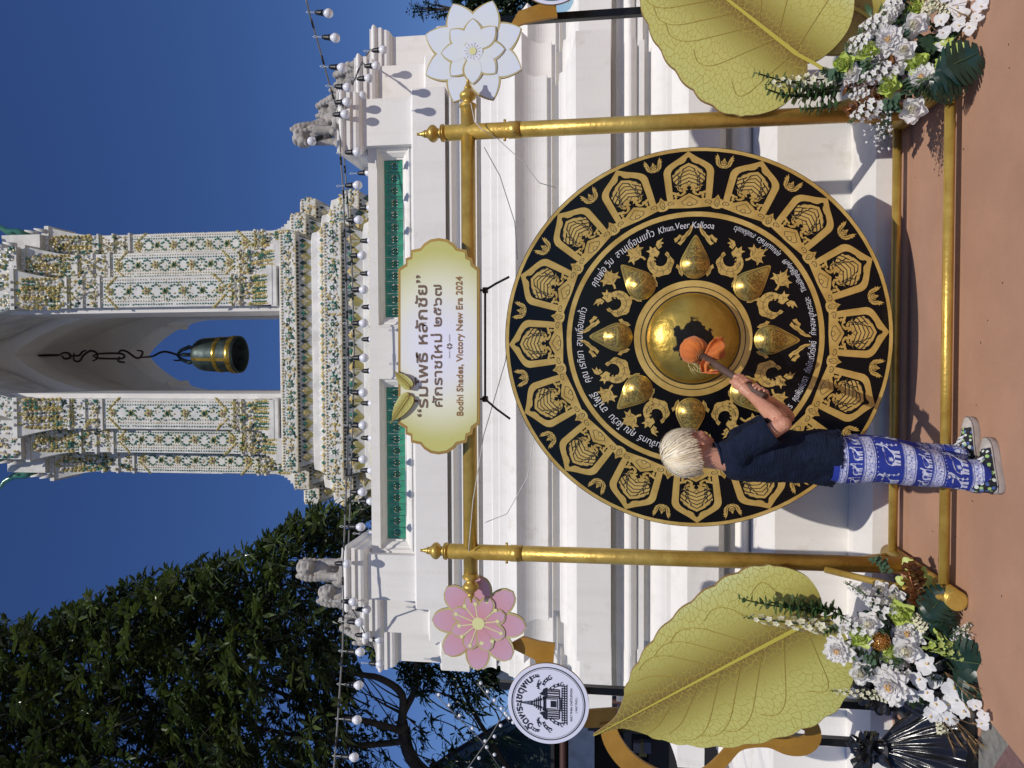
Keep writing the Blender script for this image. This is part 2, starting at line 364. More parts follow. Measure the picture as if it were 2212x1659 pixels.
for wx0, wx1 in win:
    gz0, gz1 = zat(875, wy+.08), zat(834, wy+.08)
    fr = empty('window', (0, 0, 0)); fr.parent = temple
    b = MB(); steps = [(0, 0, -.004), (.012, .012, -.004), (.012, .012, .0), (.022, .022, .02), (.045, .04, .035), (.05, .05, .06), (.075, .065, .075), (.075, .065, .1)]
    zA = [wz0+(gz0-wz0)*s/.075 for s, _, _ in steps]
    steps = [(0, -.006), (.16, -.006), (.17, .004), (.3, .02), (.45, .022), (.8, .05), (.82, .065), (1, .068), (1, .11)]
    iw0, iw1 = wx0+.075, wx1-.075
    rings = [[(wx0+(iw0-wx0)*s, wy+d, wz0+(gz0-wz0)*s), (wx1+(iw1-wx1)*s, wy+d, wz0+(gz0-wz0)*s), (wx1+(iw1-wx1)*s, wy+d, wz1+(gz1-wz1)*s), (wx0+(iw0-wx0)*s, wy+d, wz1+(gz1-wz1)*s)] for s, d in steps]
    for i in range(len(rings)-1):
        b.add(rings[i]+rings[i+1], [(k, (k+1) % 4, 4+(k+1) % 4, 4+k) for k in range(4)])
    b.build('window_frame', WHITE, fr)
    n = 13; tw = (iw1-iw0)/n; tm = tile_mesh(tw, gz1-gz0).mesh('tile', GT)
    for i in range(n): inst('tile', tm, fr, loc=(iw0+tw*(i+.5), wy+.085+rnd.uniform(-.002, .002), (gz0+gz1)/2))
# ================================================================ gong stand
PY = 3.86                                                      # plane of the posts
GC = I(1496, 731, PY-.02); GR = .935                           # gong centre and radius
def bulb_prof(s):
    """turned finial profile, r and z in units of s (= pipe radius)"""
    pr = [(1.0, 0), (1.0, .5), (1.18, .55), (1.18, .75), (1.02, .8), (1.02, .95), (1.15, 1.0), (1.1, 1.15), (.7, 1.3), (.62, 1.6), (.68, 1.9), (.95, 2.2), (1.13, 2.6), (1.15, 3.0), (1.02, 3.4), (.78, 3.75), (.62, 3.95), (.55, 4.1), (.52, 4.2), (.5, 4.3), (.48, 4.45), (.52, 4.5), (.5, 4.62), (.33, 5.0), (.22, 5.5), (.17, 5.95), (.2, 6.05), (.16, 6.2), (.02, 6.25)]
    return [(r*s, z*s*.66) for r, z in pr]
stand = empty('gong_stand', (GC.x, PY, 0), 'tall gold painted pipe frame with turned finials that carries the gong', 'gong stand')
def sp(b, name, mats=GOLD, **k):
    o = b.build(name, mats, stand, **k); o.location = -stand.location; return o
pr_ = .040
tr = I(1014, 285, PY); tl = I(1014, 1192, PY)                  # where the beam crosses the posts
br = I(1850, 238, PY); bl = I(1880, 1211, PY)
xr_, xl_ = tr.x, tl.x; zb = .5*(tr.z+tl.z)
for x in (xr_, xl_):
    b = MB(); b.tube([(x, PY, .05), (x, PY, zb+.115)], pr_, 24); sp(b, 'post')
    b = MB(); b.lathe([(pr_+.003, -.03), (pr_+.003, .03)], 24, M=Matrix.Translation((x, PY, zb-.24)))
    b.tube([(x-.02, PY-pr_-.012, zb-.24), (x-.02, PY-pr_+.01, zb-.24)], .006, 6)
    b.tube([(x-pr_-.014, PY, zb-.19), (x-pr_+.01, PY, zb-.19)], .007, 6); b.tube([(x+pr_+.014, PY, zb-.19), (x+pr_-.01, PY, zb-.19)], .007, 6)
    sp(b, 'collar')
    b = MB(); b.lathe(bulb_prof(.0385), 24, M=Matrix.Translation((x, PY, zb+.112))); sp(b, 'finial')
b = MB(); b.tube([(xl_-.115, PY, zb), (xr_+.115, PY, zb)], .037, 24); sp(b, 'crossbeam')
RY = Matrix.Rotation(PI/2, 4, 'Y')
for x, sgn in ((xr_+.112, 1), (xl_-.112, -1)):
    b = MB(); b.lathe(bulb_prof(.0375), 24, M=Matrix.Translation((x, PY, zb)) @ Matrix.Rotation(sgn*PI/2, 4, 'Y')); sp(b, 'finial')
for x, (ya, yb) in ((xr_+.02, (3.40, 4.2)), (xl_-.02, (3.38, 4.2))):
    b = MB(); b.tube([(x, ya, .044), (x, yb, .044)], .042, 24); b.tube([(x, ya-.003, .044), (x, ya+.002, .044)], .036, 20); sp(b, 'foot')
    for yy, yt in ((3.42, PY-.05), (4.12, PY+.05)):
        b = MB(); b.tube([(x, yy, .08), (x, yt, .46)], .016, 12); sp(b, 'brace')
for yy, zz in ((3.49, .055), (4.11, .055)):
    b = MB(); b.tube([(xl_-.02, yy, zz), (xr_+.02, yy, zz)], .0215, 16); sp(b, 'rail')
# ================================================================ gong
gong = empty('gong', GC, 'huge black lacquered gong with gold lotus petals, bosses and white handwriting', 'gong')
MG = Matrix(((1, 0, 0, 0), (0, 0, -1, 0), (0, 1, 0, 0), (0, 0, 0, 1)))   # local x,y plane faces the camera (+z = towards -Y)
def ring(b, r0, r1, z, m=0, n=96):
    vs = []
    for k in range(n):
        a = 2*PI*k/n; vs += [(r0*math.cos(a), r0*math.sin(a), z), (r1*math.cos(a), r1*math.sin(a), z)]
    b.add(vs, [(2*k, 2*k+1, (2*k+3) % (2*n), (2*k+2) % (2*n)) for k in range(n)], m, False)
b = MB(); G = GR
prof = [(.97*G, -.06), (G, -.055), (G, 0), (G*.995, .003)] + [(G*.7, .0035), (G*.695, .004), (G*.68, .0045)] + [(G*.62, .004), (G*.3, .003), (.002, .003)]
b.lathe(prof, 128, M=MG, smooth=False); b.build('disc', BLACK, gong)
b = MB(); ring(b, .979*G, .9965*G, .0045); ring(b, .638*G, .664*G, .0065); b2 = MB(); b2.merge(b, MG); b2.build('gold_ring', GOLD2, gong)
# --- polar helpers: a motif is drawn in (t, r) metres with t sideways and r outwards
def mirror(pts): return pts + [(-x, y) for x, y in reversed(pts)]
def bez(p0, p1, p2, n=6):
    return [((1-t)**2*p0[0]+2*t*(1-t)*p1[0]+t*t*p2[0], (1-t)**2*p0[1]+2*t*(1-t)*p1[1]+t*t*p2[1]) for t in [i/n for i in range(n+1)]]
def flame(x0, y0, L, w, ang, cusp=3, curl=.25):
    """Thai flame leaf: pointed, notched outer side"""
    ca, sa = math.cos(ang), math.sin(ang); pts = []
    for i in range(cusp*2+1):
        t = i/(cusp*2); wd = w*math.sin(PI*min(t*1.0+.12, 1))**.8*(1-.25*t)
        pts.append((t*L-(.10*L if i % 2 == 0 and i else 0), wd*(1.0 if i % 2 else .62)+curl*w*t*t))
    pts.append((L*1.05, w*curl*1.7)); 
    for i in range(5, -1, -1):
        t = i/6; pts.append((t*L, -w*.35*math.sin(PI*t)+curl*w*t*t*1.2))
    return [(x0+px*ca-py*sa, y0+px*sa+py*ca) for px, py in pts]
def spiral(cx_, cy_, r, turns, a0, sgn=1, n=14):
    return [(cx_+r*(1-.85*i/n)*math.cos(a0+sgn*turns*2*PI*i/n), cy_+r*(1-.85*i/n)*math.sin(a0+sgn*turns*2*PI*i/n)) for i in range(n+1)]
def lotus_petal(rough):
    """one of the sixteen framed petals; local origin at the gong centre, axis +y"""
    r0, r1 = .70*G, .985*G; w0 = .036*4
    W = .052*2.0; b = MB()
    out = [(.052, r0), (.058, r0+.02), (.0655, r0+.135), (.066, r0+.165), (.059, r0+.188), (.044, r0+.208), (.022, r0+.232), (0, r1-.006)]
    out = smooth_open([(x*1.82, y) for x, y in out], 3); r0 = .69*G
    inn = [(x*.715, y-.028*min(1, max(0, (i-4)/17))) for i, (x, y) in enumerate(out)]
    O = out+[(-x, y) for x, y in reversed(out[:-1])]; N = inn+[(-x, y) for x, y in reversed(inn[:-1])]
    for i in range(len(O)-1):
        b.add([(*O[i], .006), (*O[i+1], .006), (*N[i+1], .006), (*N[i], .006)], [(0, 1, 2, 3)])
    fr_ = b; b = MB()
    # base cartouche
    base = [(0, r0-.006), (.055, r0-.003), (.062, r0+.012)] + spiral(.052, r0+.018, .016, .5, 0, 1, 5)[1:] + [(.035, r0+.04), (.03, r0+.032), (.018, r0+.044), (0, r0+.058)]
    b.poly(mirror(base)[:-1], z=.0072)
    for sx in (-1, 1):
        b.ribbon([(sx*x, y) for x, y in spiral(.046, r0+.017, .0115, 1.2, -1.2, 1, 14)], .0016, 1, z=.0082)
    b.ribbon([(0, r0+.045), (.012, r0+.032), (.021, r0+.022), (.016, r0+.01), (0, r0+.004), (-.016, r0+.01), (-.021, r0+.022), (-.012, r0+.032)], .0016, 1, z=.0082, closed=True)
    b.ribbon([(0, r0+.022), (.006, r0+.016), (.007, r0+.009), (0, r0+.005), (-.007, r0+.009), (-.006, r0+.016)], .0013, 1, z=.0082, closed=True)
    # heart of stacked chevron scales
    cy = r0+.125
    hb = MB(); heart = [(0, cy+.064), (.016, cy+.052), (.034, cy+.036), (.0425, cy+.012), (.040, cy-.014), (.027, cy-.034), (.010, cy-.042), (0, cy-.034)]
    b.poly(mirror(heart[:-1])[:]+[(0, cy-.034)] if False else [(x, y) for x, y in heart]+[(-x, y) for x, y in reversed(heart[1:-1])], z=.006)
    for k in range(5):
        yy = cy+.046-.0165*k; ww = .0165+.0035*min(k, 2)
        b.ribbon([(-ww, yy-.019), (-ww*.85, yy-.008), (0, yy+.004), (ww*.85, yy-.008), (ww, yy-.019)], .0034, 1, z=.0072)
    for q in (-1, 1): b.poly([(q*x, y) for x, y in [(.004, r0+.206-.0), (.016, r0+.196), (.026, r0+.182), (.020, r0+.184), (.010, r0+.192)]], z=.0062)
    b.ribbon([(0, cy-.012), (.007, cy-.022), (0, cy-.034), (-.007, cy-.022)], .0018, 1, z=.0072, closed=True)
    for sx in (-1, 1):
        for k in range(4):
            a = (.024, cy+.044-.021*k); c = (.043-.003*abs(k-1.2), cy+.022-.018*k)
            b.ribbon([(sx*a[0], a[1]), (sx*(a[0]+.011), a[1]-.012), (sx*c[0], c[1]-.006)], .0032, 1, z=.0072)
            b.ribbon([(sx*.0215, cy+.028-.018*k), (sx*.029, cy+.015-.018*k), (sx*.026, cy+.004-.018*k)], .0028, 1, z=.0072)
        # swan-neck scrolls and flames below the heart
        nk = bez((sx*.004, cy-.052), (sx*.016, cy-.036), (sx*.012, cy-.062), 6)+bez((sx*.012, cy-.062), (sx*.020, cy-.082), (sx*.033, cy-.070), 6)
        b.ribbon(nk, [.004+.004*math.sin(PI*i/13) for i in range(len(nk))], z=.0065)
        b.poly([(sx*x, y) for x, y in flame(.026, cy-.074, .027, .012, .5, 2)], z=.0065)
        b.poly([(sx*x, y) for x, y in flame(.006, cy-.045, .036, .011, .28, 3)], z=.0066)
        b.poly([(sx*x, y) for x, y in flame(.020, cy-.060, .026, .009, 1.0, 2)], z=.0066)
        b.poly([(sx*x, y) for x, y in flame(.036, cy-.086, .018, .008, 1.5, 2)], z=.0066)
    b.v = [Vector((p_.x*1.86, r0+(p_.y-r0)*1.13, p_.z)) for p_ in b.v]; fr_.merge(b)
    return fr_
def base_leaf():
    r0 = .69*G; b = MB()
    p = [(.001, r0-.004), (.012, r0-.002), (.024, r0+.006), (.020, r0+.014), (.028, r0+.026), (.017, r0+.024), (.018, r0+.034), (.010, r0+.036), (0, r0+.052)]
    b.poly(p+[(-x, y) for x, y in reversed(p)][1:], z=.0068)
    for s_ in (1, .5):
        q = [(0, r0+.036*s_+.004), (.009*s_, r0+.024*s_), (.008*s_, r0+.012*s_), (0, r0+.004)]
        b.ribbon(q+[(-x, y) for x, y in reversed(q[1:-1])], .0015, 1, z=.0078, closed=True)
    return b
def lotus_bud():
    """small lotus spray near the rim"""
    b = MB(); y0 = .915*G
    for sx in (-1, 1):
        o = [(0, y0-.016), (.013, y0-.014), (.026, y0-.004), (.031, y0+.010), (.030, y0+.016), (.036, y0+.022), (.031, y0+.025), (.0355, y0+.033), (.029, y0+.033), (.031, y0+.044), (.022, y0+.032), (.017, y0+.018), (.014, y0+.002), (.008, y0-.004), (0, y0-.006)]
        b.poly([(sx*x, y) for x, y in o], z=.006)
        b.poly([(sx*x, y) for x, y in [(0, y0-.004), (.007, y0-.002), (.012, y0+.008), (.010, y0+.014), (.006, y0+.012), (.005, y0+.018), (0, y0+.028)]], z=.0062)
        b.ribbon([(sx*x, y) for x, y in [(.003, y0-.014), (.014, y0-.008), (.020, y0+.004), (.023, y0+.018)]], .0015, 1, z=.0072)
        b.ribbon([(sx*x, y) for x, y in spiral(.006, y0+.007, .0042, 1.0, 1.5, -1, 8)], .0011, 1, z=.0074)
    b.ribbon([(0, y0+.016), (.004, y0+.008), (0, y0), (-.004, y0+.008)], .0013, 1, z=.0075, closed=True)
    return b
gm2 = [GOLD2, INK]
def scx(b, k, y0, ky):
    b.v = [Vector((p.x*k, y0+(p.y-y0)*ky, p.z)) for p in b.v]; return b

def place(meshname, mb, n, off, name, parent=gong, label=None):
    me = mb.mesh(meshname, gm2)
    for k in range(n):
        inst(name, me, parent, MG @ Matrix.Rotation(-2*PI*(k+off)/n, 4, 'Z'))
A0 = R(-1.5)
place('petal', lotus_petal(0), 16, A0/(2*PI)*16, 'lotus_petal'); place('base_leaf', scx(base_leaf(), 1.35, .69*G, 1.25), 16, .5+A0/(2*PI)*16, 'leaf_motif'); place('bud', scx(lotus_bud(), 1.3, .915*G, 1.15), 16, .5+A0/(2*PI)*16, 'lotus_motif')
# --- eight teardrop bosses
def boss():
    b = MB(); rc = .39*G; rad = .077*G; n = 40; rings_ = 14; vs = []
    tip = rc+.155*G
    def outline(a):
        x, y = rad*math.cos(a), rad*math.sin(a)
        if y > 0:
            k = (y/rad); x *= (1-.42*k**3); y = y*(1+ .98*k**2.2)
        return x, y
    for j in range(rings_+1):
        s_ = j/rings_; h = 0
        for k in range(n):
            x, y = outline(2*PI*k/n+PI/2); yy = y*s_ if y < 0 or s_ == 1 else y*s_
            h = .030*math.cos(min(1, math.hypot(x*s_, yy)/(rad*1.02))*PI/2)**1.1+.006*(1-s_**3)
            vs.append((x*s_, rc+yy-(0), .006+h))
    fs = [(j*n+k, j*n+(k+1) % n, (j+1)*n+(k+1) % n, (j+1)*n+k) for j in range(rings_) for k in range(n)]
    b.add(vs, fs, 0, True)
    def onb(pts):                                                # lay 2D lines on the boss surface
        out = []
        for x, y in pts:
            a = math.atan2(y, x); ox, oy = outline(a); R_ = math.hypot(ox, oy)
            s_ = min(math.hypot(x, y)/R_, 1); out.append((x, rc+y, .0078+.030*math.cos(min(1, math.hypot(x, y)/(rad*1.02))*PI/2)**1.1+.006*(1-s_**3)))
        return out
    def line(pts, wd=.0028, closed=False):
        pts = [(x*.84, y*.84) for x, y in pts]
        if closed: pts = pts+[pts[0]]
        q = []
        for i in range(len(pts)-1):
            for k in range(3): t = k/3; q.append((pts[i][0]*(1-t)+pts[i+1][0]*t, pts[i][1]*(1-t)+pts[i+1][1]*t))
        q.append(pts[-1]); p3 = onb(q); vs = []
        for i, p in enumerate(p3):
            a = p3[max(i-1, 0)]; c = p3[min(i+1, len(p3)-1)]; dx, dy = c[0]-a[0], c[1]-a[1]; l = math.hypot(dx, dy) or 1
            vs += [(p[0]-dy/l*wd/2, p[1]+dx/l*wd/2, p[2]), (p[0]+dy/l*wd/2, p[1]-dx/l*wd/2, p[2])]
        b.add(vs, [(2*i+1, 2*i+3, 2*i+2, 2*i) for i in range(len(p3)-1)], 1)
    for s_ in (.9,):
        line([tuple(c*s_/.84 for c in outline(2*PI*k/28)) for k in range(-6, 21)][:], .0015)
    for dy in (0, -.009): line([(-.062, .010+dy), (-.05, -.002+dy), (-.025, -.008+dy), (-.012, -.003+dy), (0, -.009+dy), (.012, -.003+dy), (.025, -.008+dy), (.05, -.002+dy), (.062, .010+dy)], .0017)
    def lotus(y0, s_, sg):
        line([(0, y0), (.011*s_, y0+sg*.016*s_), (0, y0+sg*.034*s_), (-.011*s_, y0+sg*.016*s_)], .0017, True)
        line([(0, y0+sg*.008*s_), (.005*s_, y0+sg*.016*s_), (0, y0+sg*.026*s_), (-.005*s_, y0+sg*.016*s_)], .0012, True)
        for sx in (-1, 1):
            line([(sx*.004*s_, y0), (sx*.026*s_, y0+sg*.004*s_), (sx*.030*s_, y0+sg*.022*s_), (sx*.018*s_, y0+sg*.014*s_), (sx*.015*s_, y0+sg*.030*s_), (sx*.006*s_, y0+sg*.026*s_)], .0015)
            line([(sx*.02*s_, y0-sg*.002), (sx*.046*s_, y0+sg*.004*s_), (sx*.050*s_, y0+sg*.028*s_), (sx*.036*s_, y0+sg*.014*s_), (sx*.032*s_, y0+sg*.03*s_)], .0015)
    lotus(-.022, 1.15, -1); lotus(.012, 1.0, 1); 
    for sx in (-1, 1):
        line([(sx*x, y) for x, y in spiral(.024, .058, .009, 1.3, 0, 1, 12)], .0014)
        line([(sx*x, y) for x, y in spiral(.014, .088, .007, 1.2, 0, 1, 10)], .0013)
        for k in range(5): line([(sx*(.062-.007*k), .018+.017*k), (sx*(.052-.006*k), .034+.018*k), (sx*(.044-.0075*k), .026+.02*k)], .0014)
        line([(sx*.003, .050), (sx*.012, .062), (sx*.004, .078), (sx*.010, .092), (0, .112)], .0014)
    line([(0, .074), (.007, .085), (0, .1), (-.007, .085)], .0013, True)
    return b
GB2 = mat('gold_leaf_boss', (.60, .42, .11), .30, .65, col2=(.42, .28, .06), nscale=9, bump=.3, bscale=22)
bm = boss().mesh('boss', [GB2, INK])
for k in range(8): inst('boss', bm, gong, MG @ Matrix.Rotation(-2*PI*k/8-A0*0+R(-1.5), 4, 'Z'))
# --- filler ornament between the bosses: mythic bird-dragon rings, flames and lily leaves as engraved gold shapes
def between(sgn):
    b = MB(); a = R(24.0); 
    def T(pts):                                                  # local frame centred on the scroll
        cxx, cyy = math.sin(a)*.44*G, math.cos(a)*.44*G
        pts = [(-x*1.3, y*1.3) for x, y in pts]
        return [(sgn*(cxx+x*math.cos(a)+y*math.sin(a)), cyy-x*math.sin(a)+y*math.cos(a)) for x, y in pts]
    # C-shaped scroll body
    n = 22; th0, th1 = R(112), R(395); R0 = .050; outer = []; inner = []
    for i in range(n+1):
        t = i/n; th = th0+(th1-th0)*t; wd = .010+.026*math.sin(PI*min(1, t*1.1))**.8; cr = .036
        k = 1.0+(.09 if i % 4 in (1, 2) and t > .4 else 0)
        outer.append(((cr+wd/2)*k*math.cos(th), (cr+wd/2)*k*math.sin(th))); inner.append(((cr-wd/2)*math.cos(th), (cr-wd/2)*math.sin(th)))
    pts = T(outer+inner[::-1]); b.poly(pts, z=.006)
    b.ribbon(T([(.037*math.cos(R(c)), .037*math.sin(R(c))) for c in range(150, 400, 20)]), .0014, 1, z=.0072)
    b.ribbon(T(spiral(.030, -.026, .010, 1.3, 2.2, 1, 12)), .0014, 1, z=.0074); b.ribbon(T(spiral(-.034, .005, .009, 1.3, 0, -1, 12)), .0014, 1, z=.0074)
    for c in range(120, 430, 34): b.ribbon(T([(.026*math.cos(R(c)), .026*math.sin(R(c))), (.040*math.cos(R(c+9)), .040*math.sin(R(c+9))), (.05*math.cos(R(c+2)), .05*math.sin(R(c+2)))]), .0013, 1, z=.0074)
    # dragon head and crest at the open end
    head = [(-.004, .020), (-.016, .034), (-.030, .036), (-.024, .046), (-.034, .058), (-.020, .056), (-.014, .070), (-.006, .056), (.004, .060), (.006, .046), (.012, .034), (.004, .026)]
    b.poly(T(head), z=.0062); b.ribbon(T([(-.02, .044), (-.010, .046), (-.004, .040)]), .0015, 1, z=.0074); b.ribbon(T([(-.012, .052), (-.008, .05)]), .003, 1, z=.0074)
    for k in range(4):
        for j in range(3): b.ribbon(T([(-.010+.006*j, .026-.010*k), (-.007+.006*j, .021-.010*k), (-.004+.006*j, .026-.010*k)]), .0011, 1, z=.0074)
    b.poly(T([(.012, .046), (.028, .050), (.026, .058), (.040, .060), (.030, .070), (.044, .078), (.018, .076), (.008, .064)]), z=.0062)
    b.ribbon(T([(.014, .052), (.024, .060), (.032, .070)]), .0014, 1, z=.0074)
    for k in range(5): b.poly(T([(-.020-.004*k, .016-.013*k), (-.014-.004*k, .020-.013*k), (-.013-.004*k, .010-.013*k)]), z=.006)
    return b
for sg in (-1, 1):
    me = between(sg).mesh('naga_scroll', gm2)
    for k in range(4): inst('naga_scroll', me, gong, MG @ Matrix.Rotation(-2*PI*k/4+R(-1.5), 4, 'Z'))
def fl_tip(sx):
    b = MB()
    b.poly([(sx*x, y*G) for x, y in [(.016, .600), (.028, .585), (.032, .570), (.046, .556), (.052, .545), (.068, .532), (.072, .512), (.088, .498), (.072, .488), (.054, .510), (.044, .530), (.028, .545), (.018, .568)]], z=.006)
    b.ribbon([(sx*.024, .578*G), (sx*.042, .542*G), (sx*.064, .512*G)], .0016, 1, z=.0072)
    b.poly([(sx*x, y*G) for x, y in [(.078, .545), (.090, .530), (.104, .522), (.098, .502), (.090, .506), (.078, .518), (.064, .536)]], z=.0061)
    b.ribbon([(sx*.068, .535*G), (sx*.086, .512*G)], .0016, 1, z=.0074)
    return b
def fl_leaf(sx, x0=.066):
    b = MB(); k = x0-.066
    b.poly([(sx*(x+k), y*G) for x, y in [(.060, .325), (.074, .340), (.080, .362), (.092, .372), (.086, .390), (.072, .378), (.064, .362), (.054, .343)]], z=.006)
    b.ribbon([(sx*(.064+k), .335*G), (sx*(.076+k), .372*G)], .0014, 1, z=.0072)
    return b
def lily(sx):
    b = MB(); a = R(8.2)*sx
    b.ribbon([(0.0, .47*G), (.004, .49*G), (0, .52*G)], .012, z=.006)
    for q in (-1, 1):
        b.poly([(q*x, y*G) for x, y in [(0, .505), (.016, .508), (.034, .522), (.058, .516), (.046, .540), (.062, .556), (.038, .556), (.024, .566), (.030, .588), (.013, .572), (0, .578)]], z=.0062)
        b.ribbon([(q*.004, .515*G), (q*.024, .530*G), (q*.048, .522*G)], .0014, 1, z=.0074); b.ribbon([(q*.012, .525*G), (q*.02, .545*G), (q*.038, .553*G)], .0014, 1, z=.0074)
    b.poly([(-.018, .548*G), (-.02, .575*G), (-.007, .59*G), (0, .62*G), (.007, .59*G), (.02, .575*G), (.018, .548*G)], z=.0066)
    b.ribbon([(-.006, .555*G), (0, .6*G)], .0014, 1, z=.0078)
    cy = .53*G; b.v = [Vector((p.x*.85, cy+(p.y-cy)*.85, p.z)) for p in b.v]
    c = MB(); c.merge(b, Matrix.Rotation(-a*1.25, 4, 'Z') @ Matrix.Translation((0, cy, 0)) @ Matrix.Rotation(R(28)*sx, 4, 'Z') @ Matrix.Translation((0, -cy, 0))); return c
for mbx, off, nm, n in [(fl_tip(q), 0, 'flame_motif', 4) for q in (-1, 1)]+[(fl_leaf(q), 0, 'leaf_motif', 4) for q in (-1, 1)]+[(fl_leaf(q, .058), .5, 'leaf_motif', 4) for q in (-1, 1)]+[(lily(q), .5, 'lily_motif', 4) for q in (-1, 1)]:
    me = mbx.mesh(nm, gm2)
    for k in range(n): inst(nm, me, gong, MG @ Matrix.Rotation(-2*PI*(k+off)/n+R(-1.5), 4, 'Z'))
# --- central ring and worn dome
b = MB(); ring(b, .244*G, .305*G, .007); ring(b, .268*G, .2725*G, .0085, 1); ring(b, .236*G, .246*G, .0078, 1)
c = MB(); c.merge(b, MG); c.build('centre_ring', gm2, gong)
b = MB(); pr2 = [(.240*G, .004), (.239*G, .012)]
for i in range(1, 13):
    a = i/12*PI/2; pr2.append((.236*G*math.cos(a)**.9+.001, .012+.105*math.sin(a)))
b.lathe(pr2, 72, M=MG, cap=False)
DOME = mat('worn_brass_dome', (.56, .39, .08), .36, .75, col2=(.36, .235, .04), nscale=4, bump=1.6, bscale=16)
t = DOME.node_tree; Lk = t.links.new; bs = t.nodes['Principled BSDF']; srcs = bs.inputs['Base Color'].links[0].from_socket
tc = t.nodes.new('ShaderNodeTexCoord'); n1 = t.nodes.new('ShaderNodeTexNoise'); n1.inputs['Scale'].default_value = 22; n1.inputs['Detail'].default_value = 8; Lk(tc.outputs['Object'], n1.inputs['Vector'])
mp = t.nodes.new('ShaderNodeMapping'); mp.inputs['Location'].default_value = (.015, .0, -.01); Lk(tc.outputs['Object'], mp.inputs[0])
vl = t.nodes.new('ShaderNodeVectorMath'); vl.operation = 'MULTIPLY'; vl.inputs[1].default_value = (1, 0, 1); Lk(mp.outputs[0], vl.inputs[0])
ln = t.nodes.new('ShaderNodeVectorMath'); ln.operation = 'LENGTH'; Lk(vl.outputs[0], ln.inputs[0])
m1 = t.nodes.new('ShaderNodeMath'); m1.operation = 'MULTIPLY_ADD'; Lk(n1.outputs[0], m1.inputs[0]); m1.inputs[1].default_value = -.17; Lk(ln.outputs['Value'], m1.inputs[2])
rp = t.nodes.new('ShaderNodeValToRGB'); rp.color_ramp.elements[0].position = .0; rp.color_ramp.elements[1].position = .008; Lk(m1.outputs[0], rp.inputs[0])
mx = t.nodes.new('ShaderNodeMix'); mx.data_type = 'RGBA'; Lk(rp.outputs[0], mx.inputs[0]); mx.inputs[6].default_value = (.022, .019, .016, 1); Lk(srcs, mx.inputs[7]); Lk(mx.outputs[2], bs.inputs['Base Color'])
b.build('dome', DOME, gong)
# --- lettering
def text_mesh(txt, size, off=0, sx=1, shear=0, align='CENTER', ext=0):
    cu = bpy.data.curves.new('t', 'FONT'); cu.body = txt; cu.size = size; cu.align_x = align; cu.offset = off; cu.shear = shear; cu.extrude = ext; cu.resolution_u = 3
    o = bpy.data.objects.new('t', cu); COL.objects.link(o); bpy.context.view_layer.update()
    me = bpy.data.meshes.new_from_object(o.evaluated_get(bpy.context.evaluated_depsgraph_get())); bpy.data.objects.remove(o); bpy.data.curves.remove(cu)
    return me
def mesh_to_mb(me, fn, m=0):
    b = MB(); b.add([fn(v.co) for v in me.vertices], [tuple(p.vertices) for p in me.polygons], m); return b
def arc_text(txt, size, ang, r, parent, name, material, off=0, inward=False, length=None, z=.0085, shear=.12, jitter=.0012):
    """text bent round the gong centre, ang = clock angle of its middle in degrees"""
    me = text_mesh(txt, size, off, shear=shear); xs = [v.co.x for v in me.vertices]; x0, x1 = min(xs), max(xs); mid = (x0+x1)/2
    k = (length/(x1-x0)) if length else 1
    def fn(c):
        x = (c.x-mid)*k; y = c.y+jitter*math.sin(c.x*90)
        if not inward: a = R(90-ang)-x/r; rr = r+y
        else: a = R(90-ang)+x/r; rr = r-y
        return (rr*math.cos(a), rr*math.sin(a), z)
    q = mesh_to_mb(me, fn); c = MB(); c.merge(q, MG); return c.build(name, material, parent)
# clock angles: 0 = top of the gong, 90 = right-hand side
TX = [('คุณ เรทิยา', -14.5, .16, .052), ('สานเถื่อนแก้ว', 6.5, .19, .05), ('คุณพ่อ วิม', 37, .155, .05), ('สานเถื่อนแก้ว', 59, .21, .05), ('Khun.Veer Kallooa', 86.5, .265, .046),
      ('ฮาโพธิ์', -34.5, .11, .055), ('คุณ โยวิน', -51.5, .15, .05), ('แก่นจันทร์', -70, .16, .045)]
for txt, ang, ln_, hh in TX: arc_text(txt, hh, ang, .578*G, gong, 'handwriting', CHALK, -.0003, False, ln_)
TX2 = [('สานเถื่อนแก้ว', 115.5, .11, .036), ('คุณแม่คำผิว', 129, .135, .036), ('TiktokShop@Retiya99', 148, .185, .036), ('คำหอมหมูกะทะและ', 169.5, .19, .040), ('ทักษิณทวีทรัพย์', 189.5, .16, .044), ('คุณพิมพ์นารา', 206, .13, .044), ('สุนทร', 218.5, .07, .044)]
for txt, ang, ln_, hh in TX2: arc_text(txt, hh, ang, .622*G, gong, 'handwriting', CHALK, -.0002, True, ln_)
# --- hanging wires of the gong (steel cable from the beam)
cab = mat('dark_steel_cable', (.03, .03, .032), .4, .6)
ca = I(1100, 598, PY-.02); cb = I(1102, 905, PY-.02); ba_ = I(1048, 627, PY); bb_ = I(1048, 862, PY)
b = MB()
for s_, e_ in ((ba_, ca), (bb_, cb)):
    for dy in (-.012, .012): b.tube([(s_.x, PY+dy, zb+.02), (s_.x, PY+dy, s_.z)], .005, 6)
    b.tube([s_, s_.lerp(e_, .5)+Vector((0, 0, .006)), e_], .006, 8); b.tube([(s_.x-.0, PY, s_.z+.012), (s_.x, PY, s_.z-.014)], .016, 8)
b.tube([ba_, bb_], .006, 8)
b.build('hanging_cable', cab, None, 'black steel cable slung from the gold beam that holds the gong', 'cable')
